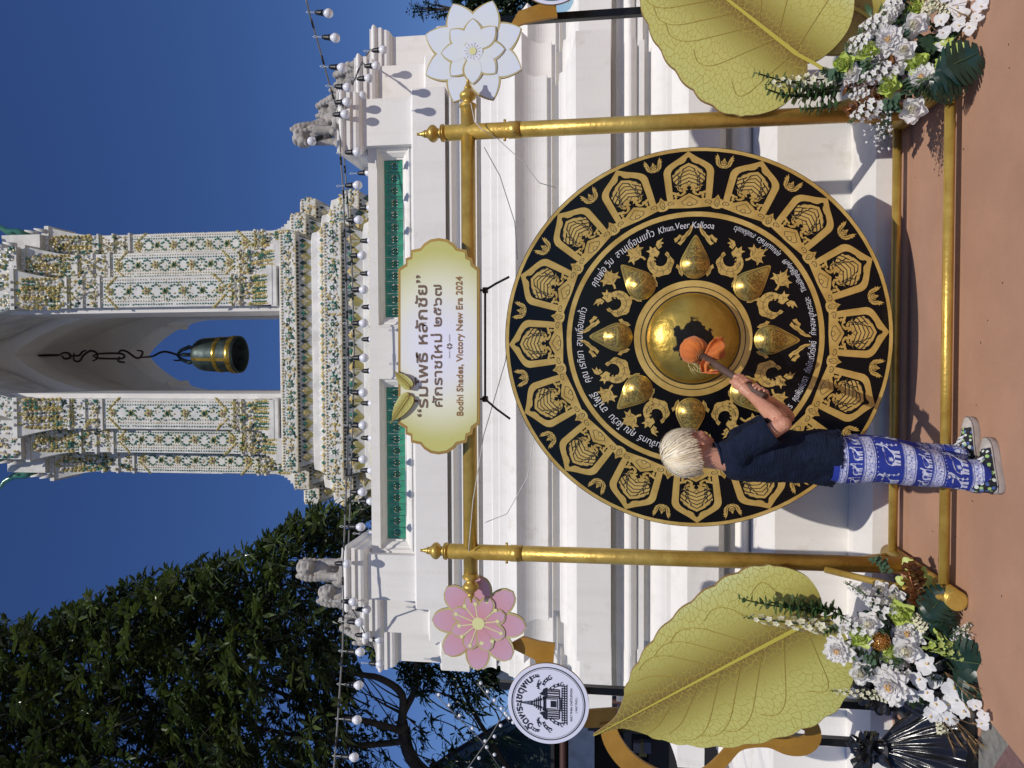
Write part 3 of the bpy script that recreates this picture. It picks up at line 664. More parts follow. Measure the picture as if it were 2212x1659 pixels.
# ================================================================ printed boards in front of the wall
def outline_world(pts, Y, c):
    """sideways-picture outline -> 2D metres around c on the plane Y"""
    out = []
    for x, y in pts:
        p = I(x, y, Y); out.append((p.x-c.x, p.z-c.z))
    return out
def smooth_closed(pts, n=5):
    m = len(pts); out = []
    for i in range(m):
        p0, p1, p2, p3 = (Vector(pts[(i+k) % m][:2]) for k in (-1, 0, 1, 2))
        for k in range(n):
            t = k/n; out.append(tuple(.5*((2*p1)+(p2-p0)*t+(2*p0-5*p1+4*p2-p3)*t*t+(3*p1-p0-3*p2+p3)*t**3)))
    return out
EDGE = mat('board_edge_foam', (.30, .19, .06), .7)
# --------- sign board
def grad_mat(name, fn_nodes):
    pass
SY = PY-.085; sc_ = I(948, 748, SY)
sign = empty('event_sign', sc_, 'cream and gold sign board with Thai lettering, New Era 2024, on the gold beam', 'sign')
# outline: half in y (from centre to one end) in picture pixels, relative to the centre (948, 748)
half = [(-88, 0), (-88, -168), (-72, -178), (-72, -190), (-61, -194), (-60, -208), (-40, -212), (-32, -222), (-18, -231), (0, -234), (18, -231), (32, -222), (40, -212), (60, -208), (62, -194), (72, -190), (74, -178), (88, -168), (88, 0)]
full = [(948+x, 748+y) for x, y in half]+[(948+x, 748-y) for x, y in reversed(half[1:-1])]
ow = outline_world(full, SY, sc_)
def scale_poly(pts, k, kx=None): return [(x*(kx or k), y*k) for x, y in pts]
rim = mat('sign_rim_gold', (.46, .30, .07), .45, .3, col2=(.34, .20, .05), nscale=3)
face = mat('sign_print', (.8, .8, .8), .35, attr=True, spec=.4)
b = MB(); b.prism(ow, .014, 0, side=1, z=-.014); MX = Matrix(((1, 0, 0, 0), (0, 0, -1, 0), (0, 1, 0, 0), (0, 0, 0, 1)))
def up(b, name, mats, parent, **k):
    c = MB(); c.merge(b, MX); return c.build(name, mats, parent, **k)
up(b, 'board', [rim, EDGE], sign)
mxx = max(x for x, y in ow); mzz = max(y for x, y in ow)
inner = [(x*(1-.014/mxx*1.05), y*(1-.014/mzz)) for x, y in ow]
def inside(pt, poly):
    x, y = pt; c = False; j = len(poly)-1
    for i in range(len(poly)):
        if (poly[i][1] > y) != (poly[j][1] > y) and x < (poly[j][0]-poly[i][0])*(y-poly[i][1])/(poly[j][1]-poly[i][1])+poly[i][0]: c = not c
        j = i
    return c
def filled(b, poly, colfn, step, z=.001, m=0):
    """polygon filled through radial rings so that printed colour can vary"""
    n = len(poly); cxm = sum(p[0] for p in poly)/n; cym = sum(p[1] for p in poly)/n; vs = []; cols = []
    for j in range(step+1):
        s_ = j/step
        for p in poly:
            q = (cxm+(p[0]-cxm)*s_, cym+(p[1]-cym)*s_); vs.append((*q, z)); cols.append(colfn(*q))
    fs = [(j*n+k, j*n+(k+1) % n, (j+1)*n+(k+1) % n, (j+1)*n+k) for j in range(step) for k in range(n)]
    b.add(vs, fs, m, False, col=cols)
def lerp3(a, b_, t): t = max(0, min(1, t)); return tuple(a[i]*(1-t)+b_[i]*t for i in range(3))
def signcol(x, y):
    t = abs(x)/mxx
    k = (x/mxx/.62)**2+(y/mzz/1.35)**2
    c = lerp3((.80, .81, .95), (.80, .81, .64), k/.75)
    c = lerp3(c, (.56, .55, .18), (k-.75)/1.2)
    return c
b = MB()
ins2 = []
for i in range(len(inner)):
    p, q = inner[i], inner[(i+1) % len(inner)]; L_ = math.hypot(q[0]-p[0], q[1]-p[1]); m_ = max(1, int(L_/.03))
    for k in range(m_): ins2.append((p[0]+(q[0]-p[0])*k/m_, p[1]+(q[1]-p[1])*k/m_))
filled(b, ins2, signcol, 14, z=.0015); up(b, 'printed_face', face, sign)
BROWN = mat('brown_lettering', (.16, .10, .06), .5); BRONZE = mat('bronze_lettering', (.30, .16, .05), .45)
def sign_text(txt, m_, xb, y0, y1, size, off, name, parent=sign, c=sc_, Y=SY, sxy=1):
    """baseline at picture x = xb, running from picture y0 (left end) to y1 (right end)"""
    me = text_mesh(txt, size, off); xs = [v.co.x for v in me.vertices]; a0, a1 = min(xs), max(xs)
    pl = I(xb, y0, Y); pr = I(xb, y1, Y); k = (pr.x-pl.x)/(a1-a0)
    q = mesh_to_mb(me, lambda co: (pl.x-c.x+(co.x-a0)*k, pl.z-c.z+co.y*sxy, .004)); return up(q, name, m_, parent)
sign_text('“ร่มโพธิ์ หลักชัย”', BROWN, 924, 901, 594, .078, .0011, 'lettering')
sign_text('ศักราชใหม่ ๒๕๖๗', BROWN, 955, 879, 615, .066, .0008, 'lettering')
sign_text('Bodhi Shades, Victory New Era 2024', BRONZE, 1000, 898, 597, .046, .0008, 'lettering')
b = MB()
for ya, yb in ((774, 758), (738, 722)):
    p = I(971, ya, SY); q = I(971, yb, SY); b.ribbon([(p.x-sc_.x, p.z-sc_.z), (q.x-sc_.x, q.z-sc_.z)], .0022, z=.004)
p = I(971, 748, SY)
for k in range(6):
    a = k*PI/3; b.poly([(p.x-sc_.x+.012*math.cos(a)+.005*math.cos(t_), p.z-sc_.z+.010*math.sin(a)+.005*math.sin(t_)) for t_ in [i*PI/3 for i in range(6)]], z=.004)
up(b, 'divider', BROWN, sign)
# --------- heart shaped bodhi leaf boards
def veinmat(name, vein=(.40, .33, .06), scale=52, width=.07):
    m = mat(name, (.5, .5, .2), .3, attr=True, spec=.5, coat=.15); t = m.node_tree; L = t.links.new; b = t.nodes['Principled BSDF']
    src = b.inputs['Base Color'].links[0].from_socket
    tc = t.nodes.new('ShaderNodeTexCoord'); nz = t.nodes.new('ShaderNodeTexNoise'); nz.inputs['Scale'].default_value = 7; L(tc.outputs['UV'], nz.inputs['Vector'])
    ad = t.nodes.new('ShaderNodeVectorMath'); ad.operation = 'MULTIPLY_ADD'; L(nz.outputs['Color'], ad.inputs[0]); ad.inputs[1].default_value = (.055, .055, .0); L(tc.outputs['UV'], ad.inputs[2])
    masks = []
    for sc, wd, rnd_ in ((scale, width*.62, .95),):
        v = t.nodes.new('ShaderNodeTexVoronoi'); v.voronoi_dimensions = '2D'; v.feature = 'DISTANCE_TO_EDGE'; v.inputs['Scale'].default_value = sc; v.inputs['Randomness'].default_value = rnd_
        L(ad.outputs[0], v.inputs['Vector']); lt = t.nodes.new('ShaderNodeMath'); lt.operation = 'LESS_THAN'; lt.inputs[1].default_value = wd; L(v.outputs['Distance'], lt.inputs[0]); masks.append(lt.outputs[0])
    mx = t.nodes.new('ShaderNodeMix'); mx.data_type = 'RGBA'; L(masks[0], mx.inputs[0]); L(src, mx.inputs[6]); mx.inputs[7].default_value = vein+(1,)
    L(mx.outputs[2], b.inputs['Base Color']); return m
LEAFP = veinmat('leaf_print')
def leaf_board(tip, base, width, Y, label, outline=None, stem=None, th=.018, tilt=0, grad=None, name='bodhi_leaf_board', smallv=1.0, parent=None, wl=1.0):
    T = I(*tip, Y); B = I(*base, Y); ax = Vector((T.x-B.x, T.z-B.z)); L_ = ax.length; ax.normalize(); ay = Vector((-ax.y, ax.x))
    root = empty(name, B, label, 'leaf board') if parent is None else parent
    off = Vector((0, 0)) if parent is None else Vector((B.x-parent.location.x, B.z-parent.location.z))
    # half width along the axis from base (0) to tip (1); heart lobes go behind the base
    hw = [(-.085, .06), (-.10, .18), (-.088, .31), (-.03, .44), (.06, .525), (.17, .555), (.28, .545), (.40, .51), (.52, .45), (.63, .365), (.72, .27), (.79, .17), (.845, .085), (.90, .03), (1.0, .004)]
    def side(sg):
        pts = [(-.055, 0)]+[(a, sg*h) for a, h in hw]; pts = smooth_open(pts, 6)
        out = []
        for i, (a, h) in enumerate(pts):
            sc = abs(math.sin(i*.55))*.011*(1 if .0 < a < .8 else 0)*smallv
            out.append((a, h*(width/.555)*(1 if sg > 0 else wl)/L_+math.copysign(sc, sg)*(1 if h else 0)))
        return out
    pts = side(1)+list(reversed(side(-1)))[:-1]
    def tw(p, z=0): return (off.x+ax.x*p[0]*L_+ay.x*p[1]*L_, off.y+ax.y*p[0]*L_+ay.y*p[1]*L_, z)
    o2 = [tw(p)[:2] for p in pts]
    b = MB(); b.prism(o2, th-.001, 0, z=-th, side=0); up(b, 'board', EDGE, root)
    # printed face: grid across the leaf so the printed colours and the vein coordinates can vary
    b = MB(); A = side(1); C = side(-1); n = len(A); K = 12; vs = []; cols = []; uvs = []
    for i in range(n):
        for j in range(K+1):
            s_ = j/K*2-1; q = A[i] if s_ > 0 else C[i]; mc = -.055+1.055*(i/(n-1))**1.15; p = (mc+(q[0]-mc)*abs(s_), q[1]*abs(s_)*.992)
            if i == 0: p = (q[0], 0)
            vs.append(tw(p, .001)); d = abs(p[1])*L_
            hh = p[1]*L_/(width)
            c = leafcol(p[0], hh, abs(s_)); cols.append(c); uvs.append((p[0]*1.0+abs(p[1])*.35, p[1]*.62))
    k_ = K+1; fs = [(i*k_+j, (i+1)*k_+j, (i+1)*k_+j+1, i*k_+j+1) for i in range(n-1) for j in range(K)]
    b.add(vs, fs, 0, False, col=cols); o = up(b, 'printed_face', LEAFP, root)
    me = o.data; ul = me.uv_layers.new(name='UVMap'); arr = [0.0]*(2*len(me.loops))
    for li, lp in enumerate(me.loops): arr[2*li], arr[2*li+1] = uvs[lp.vertex_index]
    ul.data.foreach_set('uv', arr)
    # midrib and side veins
    b = MB(); mid = [(off.x+ax.x*t_*L_, off.y+ax.y*t_*L_) for t_ in [i/20 for i in range(21)]]
    b.ribbon(mid, [.020*(1-.8*i/20)*max(smallv, .3) for i in range(21)], 0, z=.004)
    if stem: 
        s0 = I(*stem, Y); b.ribbon([mid[0], (off.x+(s0.x-B.x)*.5, off.y+(s0.z-B.z)*.5-.004), (off.x+s0.x-B.x, off.y+s0.z-B.z)], .017*max(smallv, .3), 0, z=.004)
    up(b, 'midrib', mat('leaf_midrib', (.52, .45, .07), .4), root)
    b = MB(); 
    for sg in (-1, 1):
        for k in range(7):
            t0 = .015+.095*k; a1 = .05+.085*k; S_ = A if sg > 0 else C
            tt = t0+.20-.06*k/8; hb = (.9 if k < 5 else .72)*np.interp(min(tt, .99), [p[0] for p in A[8:]], [abs(p[1]) for p in S_[8:]])*.90
            t1 = t0+(.26-.01*k if k > 1 else .05+.12*k)
            P_ = smooth_open([(t0, 0), (t0+(t1-t0)*.42, sg*hb*.45), (t0+(t1-t0)*.78, sg*hb*.80), (t1+.02, sg*hb*.90)]+([(t1+.075, sg*hb*.80)] if k < 5 else []), 5)
            b.ribbon([tw(p)[:2] for p in P_], .0028*max(smallv, .3), 0, z=.0026, taper=False)
    up(b, 'side_veins', mat('leaf_vein_line', (.36, .25, .035), .5), root, kind='stuff')
    return root
def leafcol(t, h, s_):
    g1 = (.56, .54, .16); g2 = (.60, .66, .25); dk = (.20, .13, .03); md = (.36, .31, .07)
    if h >= 0:                                                   # one half: gold shade hugging the midrib, pale band outside
        k = h
        c = lerp3(dk, md, k/.26); c = lerp3(c, g1, (k-.22)/.30); c = lerp3(c, (.56, .56, .18), (k-.7)/.3)
    else:
        k = -h*1.15
        c = lerp3(dk, md, k/.28); c = lerp3(c, g1, (k-.25)/.35); c = lerp3(c, (.66, .72, .36), (k-.75)/.35); c = lerp3(c, g1, (k-1.15)/.3)
    return c
LY = PY-.13
leaf_board((1282, 1589), (1745, 1345), .43, LY, 'large green gold bodhi leaf board leaning left of the gong, crossing the left post', stem=(1800, 1330), wl=.84)
leaf_board((1330, -190), (1722, 118), .42, LY+.06, 'large green gold bodhi leaf board right of the gong, nearest the right post', stem=(1792, 158), wl=1.06)
leaf_board((1360, -330), (1845, 18), .30, LY+.14, 'smaller bodhi leaf board tucked behind the big leaf at the right edge', stem=(1880, 40))
lr = leaf_board((843, 915), (882, 858), .040, SY-.02, None, parent=None, smallv=.18, name='small_leaf_board'); tag(lr, 'small gold bodhi leaf cut-out on the left end corner of the sign', 'leaf board')
leaf_board((850, 801), (884, 834), .030, SY-.03, 'smallest gold leaf cut-out overlapping the first Thai word of the sign', smallv=.16, name='small_leaf_board')
# --------- flower boards
FLY = PY+.062
def petal_outline(L_, W_, point, n=16):
    out = []
    for i in range(n+1):
        t = i/n; r_ = L_*t
        if point: wdt = W_*math.sin(PI*t**1.15)**.85 if t < 1 else 0
        else: wdt = W_*(math.sin(PI*min(t, 1)**1.55)**.52) if 0 < t < 1 else 0
        out.append((wdt, r_))
    return out
def flower_board(c, Rr, n, label, cols, point, rot, inner_n, inner_R, W_, WI):
    C = I(*c, FLY); root = empty('flower_board', C, label, 'flower board')
    fm = mat('flower_print', (.8, .8, .8), .4, attr=True, spec=.4); rm_ = mat('flower_rim', (.62, .56, .30), .45, .1, col2=(.46, .34, .10), nscale=4)
    for lay, (nn, R_, WW, z0, ro) in enumerate(((n, Rr, W_, 0, rot), (inner_n, inner_R, WI, .004, rot+PI/inner_n*(1 if not point else 1)))):
        for k in range(nn):
            a = ro+2*PI*k/nn; o = petal_outline(R_, WW, point); O = o+[(-x, y) for x, y in reversed(o[:-1])][:-1]; O = O[1:] if False else O
            Mr = Matrix.Rotation(-a, 4, 'Z'); zz = z0+.0009*(k % 3)
            b = MB(); b.prism(O, .012 if lay == 0 else .002, 0, z=-.012+zz if lay == 0 else zz, side=1, col=(1, 1, 1))
            cy = R_*.55; I_ = [(x*(1-.009/WW*1.2), cy+(y-cy)*(1-.012/R_)) for x, y in O]
            filled(b, I_, lambda x, y: lerp3(cols[0], cols[1], (y/R_)**1.3), 4, z=zz+(.0012 if lay == 0 else .0035), m=2)
            c2 = MB(); c2.merge(b, Mr); up(c2, 'petal', [rm_, EDGE, fm], root)
    return root, C
pf, pc = flower_board((1034, 1346), .255, 8, 'pink eight-petal flower board beside the left end finial of the beam', ((.62, .28, .30), (.60, .38, .50)), False, R(2), 8, .155, .068, .046)
b = MB(); ymat = mat('flower_centre_print', (.72, .72, .34), .5)
b.poly([(.033*math.cos(2*PI*i/24), .033*math.sin(2*PI*i/24)) for i in range(24)], z=.010)
for k in range(12):
    a = 2*PI*(k+.3)/12; r_ = .105+.012*(k % 3)
    b.ribbon([(.02*math.cos(a), .02*math.sin(a)), (r_*math.cos(a), r_*math.sin(a))], .0055, z=.0092); b.poly([(r_*math.cos(a)+.0105*math.cos(q), r_*math.sin(a)+.0105*math.sin(q)) for q in [i*PI/6 for i in range(12)]], z=.0094+.0002*(k % 2))
up(b, 'stamens', ymat, pf)
wf, wc = flower_board((1022, 112), .275, 8, 'white pointed-petal lotus flower board beside the right end finial of the beam', ((.76, .80, .76), (.70, .77, .88)), True, R(22.5), 8, .170, .086, .056)
b = MB(); b.poly([(.056*math.cos(2*PI*i/32), .056*math.sin(2*PI*i/32)) for i in range(32)], 1, z=.008); b.poly([(.052*math.cos(2*PI*i/32), .052*math.sin(2*PI*i/32)) for i in range(32)], 0, z=.0095)
b.poly([(.019*math.cos(2*PI*i/24), .019*math.sin(2*PI*i/24)) for i in range(24)], 2, z=.012)
for k in range(14):
    a = 2*PI*(k+.3)/14; r_ = .036+.005*(k % 2)
    b.ribbon([(.015*math.cos(a), .015*math.sin(a)), (r_*math.cos(a), r_*math.sin(a))], .0014, 3, z=.0105); b.poly([(r_*math.cos(a)+.003*math.cos(q), r_*math.sin(a)+.003*math.sin(q)) for q in [i*PI/3 for i in range(6)]], 3, z=.0108)
up(b, 'stamens', [mat('seed_disc', (.74, .78, .86), .5), mat('disc_rim', (.50, .40, .15), .5), ymat, mat('stamen_line', (.40, .36, .26), .5)], wf)
# --------- round temple emblem boards
def round_board(c, r_px, Y, label, ink, textful=True):
    C = I(*c, Y); rr = r_px/ppm(C); root = empty('round_sign', C, label, 'sign')
    b = MB(); b.prism([(rr*math.cos(2*PI*i/72), rr*math.sin(2*PI*i/72)) for i in range(72)], .016, 0, z=-.016, side=1); up(b, 'board', [mat('emblem_white', (.72, .74, .88), .35), EDGE], root)
    b = MB(); k = rr/.24
    def ringf(r0, r1, z):
        vs = []; n = 72
        for i in range(n):
            a = 2*PI*i/n; vs += [(r0*math.cos(a), r0*math.sin(a), z), (r1*math.cos(a), r1*math.sin(a), z)]
        b.add(vs, [(2*i, 2*i+1, (2*i+3) % (2*n), (2*i+2) % (2*n)) for i in range(n)])
    ringf(rr*.885, rr*.91, .0015); ringf(rr*.855, rr*.862, .0015); up(b, 'ring_print', ink, root)
    # drawn bell tower on a tiered base
    b = MB(); u = rr/100
    def bx(x0, x1, y0, y1): b.poly([(x0*u, y0*u), (x1*u, y0*u), (x1*u, y1*u), (x0*u, y1*u)], z=.002)
    for i, (w_, y_) in enumerate(((50, -47), (46, -41), (42, -35), (36, -29))): bx(-w_, w_, y_, y_+2.2)
    for x in range(-46, 47, 6): bx(x, x+2.6, -45, -41)
    for x in range(-40, 41, 6): bx(x, x+2.8, -39, -35)
    for x in (-38, -33, -27, -21, 18, 24, 30, 35): bx(x, x+2.6, -27, 2)
    for x in (-36, -30, -24, 20, 27, 33): bx(x, x+1.2, -26, 1)
    bx(-40, -16, 2, 5); bx(16, 40, 2, 5); bx(-17, -14, -34, 14); bx(14, 17, -34, 14); bx(-13, 13, -33, -30); bx(-13, 13, -24, -22); bx(-8, 8, -20, -6); bx(-13, -11, -20, 10); bx(11, 13, -20, 10); bx(-10, 10, 8, 12)
    for i in range(7): w_ = 30-4.0*i; bx(-w_*.9, w_*.9, 8+5*i if i > 1 else 5+4*i, (8+5*i if i > 1 else 5+4*i)+2.6); bx(-w_*.5, -w_*.28, 10+5*i, 13+5*i); bx(w_*.28, w_*.5, 10+5*i, 13+5*i)
    for sx in (-1, 1):
        b.poly([(sx*x*u, y*u) for x, y in [(40, 5), (36, 12), (30, 14), (24, 22), (20, 15), (22, 5)]], z=.0018)
    for i in range(9): w_ = 6-.6*i; bx(-w_, w_, 40+3.6*i, 42+3.6*i)
    b.poly([(-1.4*u, 60*u), (1.4*u, 60*u), (0, 78*u)], z=.002)
    # flame scrolls either side
    for sx in (-1, 1):
        for (x0, y0, a0, sc) in ((46, -38, 1.25, 1), (62, -8, 1.9, .95), (50, 18, 2.4, .85), (66, 22, 1.3, .6)):
            pts = [(x0+sc*(20*t*math.cos(a0+1.1*t)), y0+sc*34*t*math.sin(a0+.7*t)) for t in [i/10 for i in range(11)]]
            b.ribbon([(sx*x*u, y*u) for x, y in pts], [3.4*u*(1-.8*i/10) for i in range(11)], z=.002)
            b.ribbon([(sx*x*u, y*u) for x, y in spiral(x0+3*sc, y0+2, 7*sc, 1.1, 0, 1, 12)], 1.6*u, z=.0022)
            b.ribbon([(sx*(x+5)*u, (y+3)*u) for x, y in pts[2:]], 1.2*u, z=.0022)
            for q in (3, 6, 9): px, py = pts[q]; b.poly([(sx*px*u, py*u), (sx*(px+8*sc)*u, (py+3)*u), (sx*(px+1)*u, (py+7*sc)*u)], z=.0021)
    up(b, 'emblem_print', ink, root)
    if textful:
        for txt, y_, h_, w_ in (('WAT PHRA CHETUPHON', -59, .013*k*2.2, 82), ('( WAT PHO )', -71, .012*k*2.2, 38)):
            me = text_mesh(txt, 1, .012); xs = [v.co.x for v in me.vertices]; a0, a1 = min(xs), max(xs); kk = w_*u/(a1-a0)
            up(mesh_to_mb(me, lambda co: (-w_*u/2+(co.x-a0)*kk, y_*u+co.y*kk*1.0, .0022)), 'lettering', ink, root)
        me = text_mesh('วัดพระเชตุพน', 1, .02); xs = [v.co.x for v in me.vertices]; a0, a1 = min(xs), max(xs); W_ = R(112)*rr*.66; kk = W_/(a1-a0)
        def fn(co):
            a = PI/2-((co.x-(a0+a1)/2)*kk)/(rr*.66); q = rr*.66+co.y*kk; return (q*math.cos(a), q*math.sin(a), .0022)
        up(mesh_to_mb(me, fn), 'lettering', ink, root)
    return root
round_board((1184, 1520), 88, PY-.02, 'round white sign with black bell tower emblem, WAT PHO, below the pink flower', mat('emblem_ink', (.008, .009, .02), .5))
round_board((1195, -72), 80, PY-.02, 'round white sign with a green ring, cut by the right edge, below the white flower', mat('emblem_green_ink', (.02, .18, .13), .5), textful=False)
# --------- gold painted scroll boards that carry everything
SCR = mat('ochre_gold_board', (.45, .24, .035), .5, .25, col2=(.36, .18, .025), nscale=6, bump=.3, bscale=20)
def scroll(pts, Y, label, sm=4, th=.02):
    c = I(*pts[0], Y); o = outline_world(pts, Y, c)
    if sm: o = smooth_closed(o, sm)
    b = MB(); b.prism(o, th, 0, z=-th); q = MB(); q.merge(b, MX); return q.build('scroll_board', SCR, None, label, 'scroll board', 'gold painted scroll boards behind the flowers and leaves', loc=c)
BY = PY+.10
scroll([(1095, 1395), (1130, 1376), (1165, 1386), (1199, 1391), (1195, 1434), (1158, 1434), (1155, 1425), (1120, 1408)], BY, 'short curved ochre board between the pink flower and the round sign', 0)
scroll([(1262, 1535), (1335, 1530), (1318, 1572), (1262, 1572)], BY, 'stubby ochre board joining the black emblem sign to the leaf tip below', 0)
def band(path, wd): 
    L_ = []; R_ = []
    for i in range(len(path)):
        a = path[max(i-1, 0)]; c = path[min(i+1, len(path)-1)]; dx, dy = c[0]-a[0], c[1]-a[1]; l = math.hypot(dx, dy); w_ = wd[i] if isinstance(wd, list) else wd
        L_.append((path[i][0]-dy/l*w_/2, path[i][1]+dx/l*w_/2)); R_.append((path[i][0]+dy/l*w_/2, path[i][1]-dx/l*w_/2))
    return L_+R_[::-1]
loop = smooth_open([(1312, 1562), (1322, 1600), (1350, 1640), (1395, 1672), (1455, 1690), (1520, 1678), (1560, 1645), (1590, 1612), (1622, 1600), (1665, 1598), (1705, 1612), (1738, 1612), (1756, 1596), (1752, 1570), (1722, 1556)], 5)
scroll(band(loop, [34+6*math.sin(i*.15) for i in range(len(loop))]), BY-.01, 'big looping ochre scroll board curling under the left leaf to a hooked end', 0)
scroll([(1786, 1458), (1832, 1436), (1868, 1470), (1852, 1480), (1790, 1500)], BY-.01, 'pointed ochre board showing between the left leaf and its flowers', 3)
scroll([(1098, 62), (1120, 24), (1160, 10), (1200, 4), (1204, 36), (1168, 42), (1132, 50)], BY, 'short curved ochre board between the white flower and the right round sign', 0)
# --------- black steel uprights behind the boards
ST = mat('black_steel_tube', (.012, .012, .014), .35, .3)
def stand_post(a, b_, Y, label):
    p = I(*a, Y); q = I(*b_, Y); m = .5*(p.x+q.x); t = MB(); h = p.z
    t.box((0, 0, h/2), (.038, .038, h)); t.box((0, 0, .006), (.16, .30, .012)); t.box((0, -.10, .05), (.03, .16, .03))
    return t.build('stand_post', ST, None, label, 'post', 'black steel tubes that hold the boards', loc=(m, Y, 0))
stand_post((1080, 1462), (1850, 1538), PY+.17, 'black steel tube rising behind the left leaf, nearest the gong')
stand_post((1270, 1560), (1830, 1610), PY+.17, 'black steel tube behind the left leaf, farthest from the gong')
stand_post((1080, 60), (1850, -20), PY+.17, 'black steel tube mostly hidden behind the right leaf')
# ================================================================ bell tower behind the wall, clad in porcelain mosaic
TY = 14.0                                                      # front face of the front piers
def tz(v, Y=TY): return P(880, v, Y).z
def txx(y, v, Y=TY): return I(v, y, Y).x
PLA = mat('tower_plaster', (.74, .72, .68), .75, noise_amt=.28, nscale=3, bump=.4, bscale=20)
INN = mat('tower_inner_plaster', (.80, .77, .73), .8, noise_amt=.12, nscale=1.5, bump=.3, bscale=12)
CER = [mat('china_white', (.78, .77, .74), .25, coat=.3), mat('china_yellow', (.66, .50, .20), .25, coat=.3), mat('china_green', (.055, .20, .14), .2, coat=.3),
       mat('china_olive', (.42, .36, .12), .25, coat=.3), mat('china_red', (.28, .07, .05), .3), mat('china_cream', (.72, .64, .44), .25, coat=.3), mat('china_dark', (.03, .06, .05), .3)]
W_, Y_, G_, O_, R_, C_, D_ = range(7)
tw_l = txx(765+99, 400); tw_r = txx(765-99, 400); tcx = .5*(txx(662, 400)+txx(862, 400)); OW = .5*abs(txx(662, 400)-txx(862, 400))
bell_tower = empty('bell_tower', (0, 0, 0), 'tall temple bell tower clad in flowered porcelain mosaic, rising behind the white wall', 'tower')
def M4(o, ex, ez):
    """local x sideways, y outwards from the wall, z up the wall"""
    ex = Vector(ex).normalized(); ez = Vector(ez).normalized(); n = ex.cross(ez).normalized()
    return Matrix.Translation(o) @ Matrix((ex, n, ez)).transposed().to_4x4()
def petal_mb(L_, w_, h_):
    b = MB(); b.add([(0, -.001, 0), (-w_/2, -.001, L_*.45), (0, -.001, L_), (w_/2, -.001, L_*.45), (0, h_, L_*.42)], [(0, 1, 4), (1, 2, 4), (2, 3, 4), (3, 0, 4)]); return b
def disc_mb(r_, h_=.02, n=6):
    b = MB(); b.add([(r_*math.cos(2*PI*k/n), -.001, r_*math.sin(2*PI*k/n)) for k in range(n)]+[(r_*.6*math.cos(2*PI*k/n), h_, r_*.6*math.sin(2*PI*k/n)) for k in range(n)], [(k, (k+1) % n, n+(k+1) % n, n+k) for k in range(n)]+[tuple(range(n, 2*n))]); return b
def rot(a): return Matrix.Rotation(a, 4, 'Y')
rj = random.Random(77)
def put(b, piece, m, x, z, a=0, M=None, y=0, s=1):
    a += rj.uniform(-.16, .16); s *= rj.uniform(.86, 1.16); x += rj.uniform(-.004, .004)
    if rj.random() < .015: return
    T = Matrix.Translation((x, y, z)) @ rot(a) @ Matrix.Diagonal((s, s, s, 1))
    b.merge(piece, (M @ T) if M is not None else T, m)
PT = petal_mb(.085, .05, .022); PT2 = petal_mb(.12, .075, .03); DS = disc_mb(.022, .018); DSL = disc_mb(.034, .02); SQ = disc_mb(.02, .014, 4)
def flower_mb(r_, cols, n=8, lvl=2):
    b = MB()
    for k in range(n): put(b, petal_mb(r_, r_*.62, r_*.2), cols[0], 0, 0, 2*PI*k/n)
    if lvl > 1:
        for k in range(n): put(b, petal_mb(r_*.62, r_*.45, r_*.25), cols[1], 0, 0, 2*PI*(k+.5)/n, y=r_*.12)
    put(b, disc_mb(r_*.2, r_*.35), cols[2], 0, 0, y=r_*.08); return b
FL = [flower_mb(.105, (G_, W_, Y_)).mesh('tile_flower', CER), flower_mb(.10, (Y_, W_, G_)).mesh('tile_flower', CER), flower_mb(.095, (O_, C_, R_), 6).mesh('tile_flower', CER), flower_mb(.085, (O_, G_, D_), 6).mesh('tile_flower', CER), flower_mb(.10, (W_, G_, C_), 8).mesh('tile_flower', CER)]
NFL = [0]
stuff = MB()                                                   # all the small mosaic pieces past the first three hundred
def add_flower(k, M, x, z, s=1, vis=True, y=0):
    T = M @ Matrix.Translation((x, y, z)) @ Matrix.Diagonal((s, s, s, 1))
    if vis and NFL[0] < 290:
        NFL[0] += 1; inst('tile_flower', FL[k], bell_tower, T)
    else:
        q = [flower_mb(.105, (G_, W_, Y_)), flower_mb(.10, (Y_, W_, G_)), flower_mb(.095, (O_, C_, R_), 6), flower_mb(.085, (O_, G_, D_), 6), flower_mb(.10, (W_, G_, C_), 8)][k]
        stuff.merge(q, T)
def frieze(M, w, h, dens=1):
    """flat flowered band of width w, height h (origin at its lower left)"""
    n = max(1, round(w/(h*1.05)))
    for i in range(n):
        x = w*(i+.5)/n; s_ = h/.30
        add_flower(rnd.choice((0, 1, 4)), M, x, h/2, s_*.95)
        if i < n-1 or True:
            for zz in (.2, .8):
                for dx in (-.5, .5):
                    if 0.02 < x+dx*w/n < w-.02 or True: put(stuff, PT, rnd.choice((Y_, G_, W_, C_)), x+dx*w/n*.86, h*zz, rnd.uniform(0, 6), M, s=s_*.8)
            put(stuff, DSL, rnd.choice((W_, Y_, C_)), x+.5*w/n, h*.5, 0, M, s=s_)
            for q in range(3): put(stuff, PT, rnd.choice((Y_, G_, O_)), x+.5*w/n, h*.5, q*2.1+.5, M, s=s_*.75)
    for i in range(int(w*h*130)): put(stuff, (PT, PT, DSL)[i % 3], rnd.choice((Y_, G_, C_, D_, O_, W_)), rnd.uniform(.03, w-.03), rnd.uniform(.04, h-.04), rnd.uniform(0, 6), M, s=s_*rnd.uniform(.6, .9))
    k = max(2, int(w/.055))
    for zz in (.02, .98):
        for i in range(k): put(stuff, SQ, C_ if rnd.random() < .8 else Y_, w*(i+.5)/k, h*zz, PI/4, M, s=1.35)
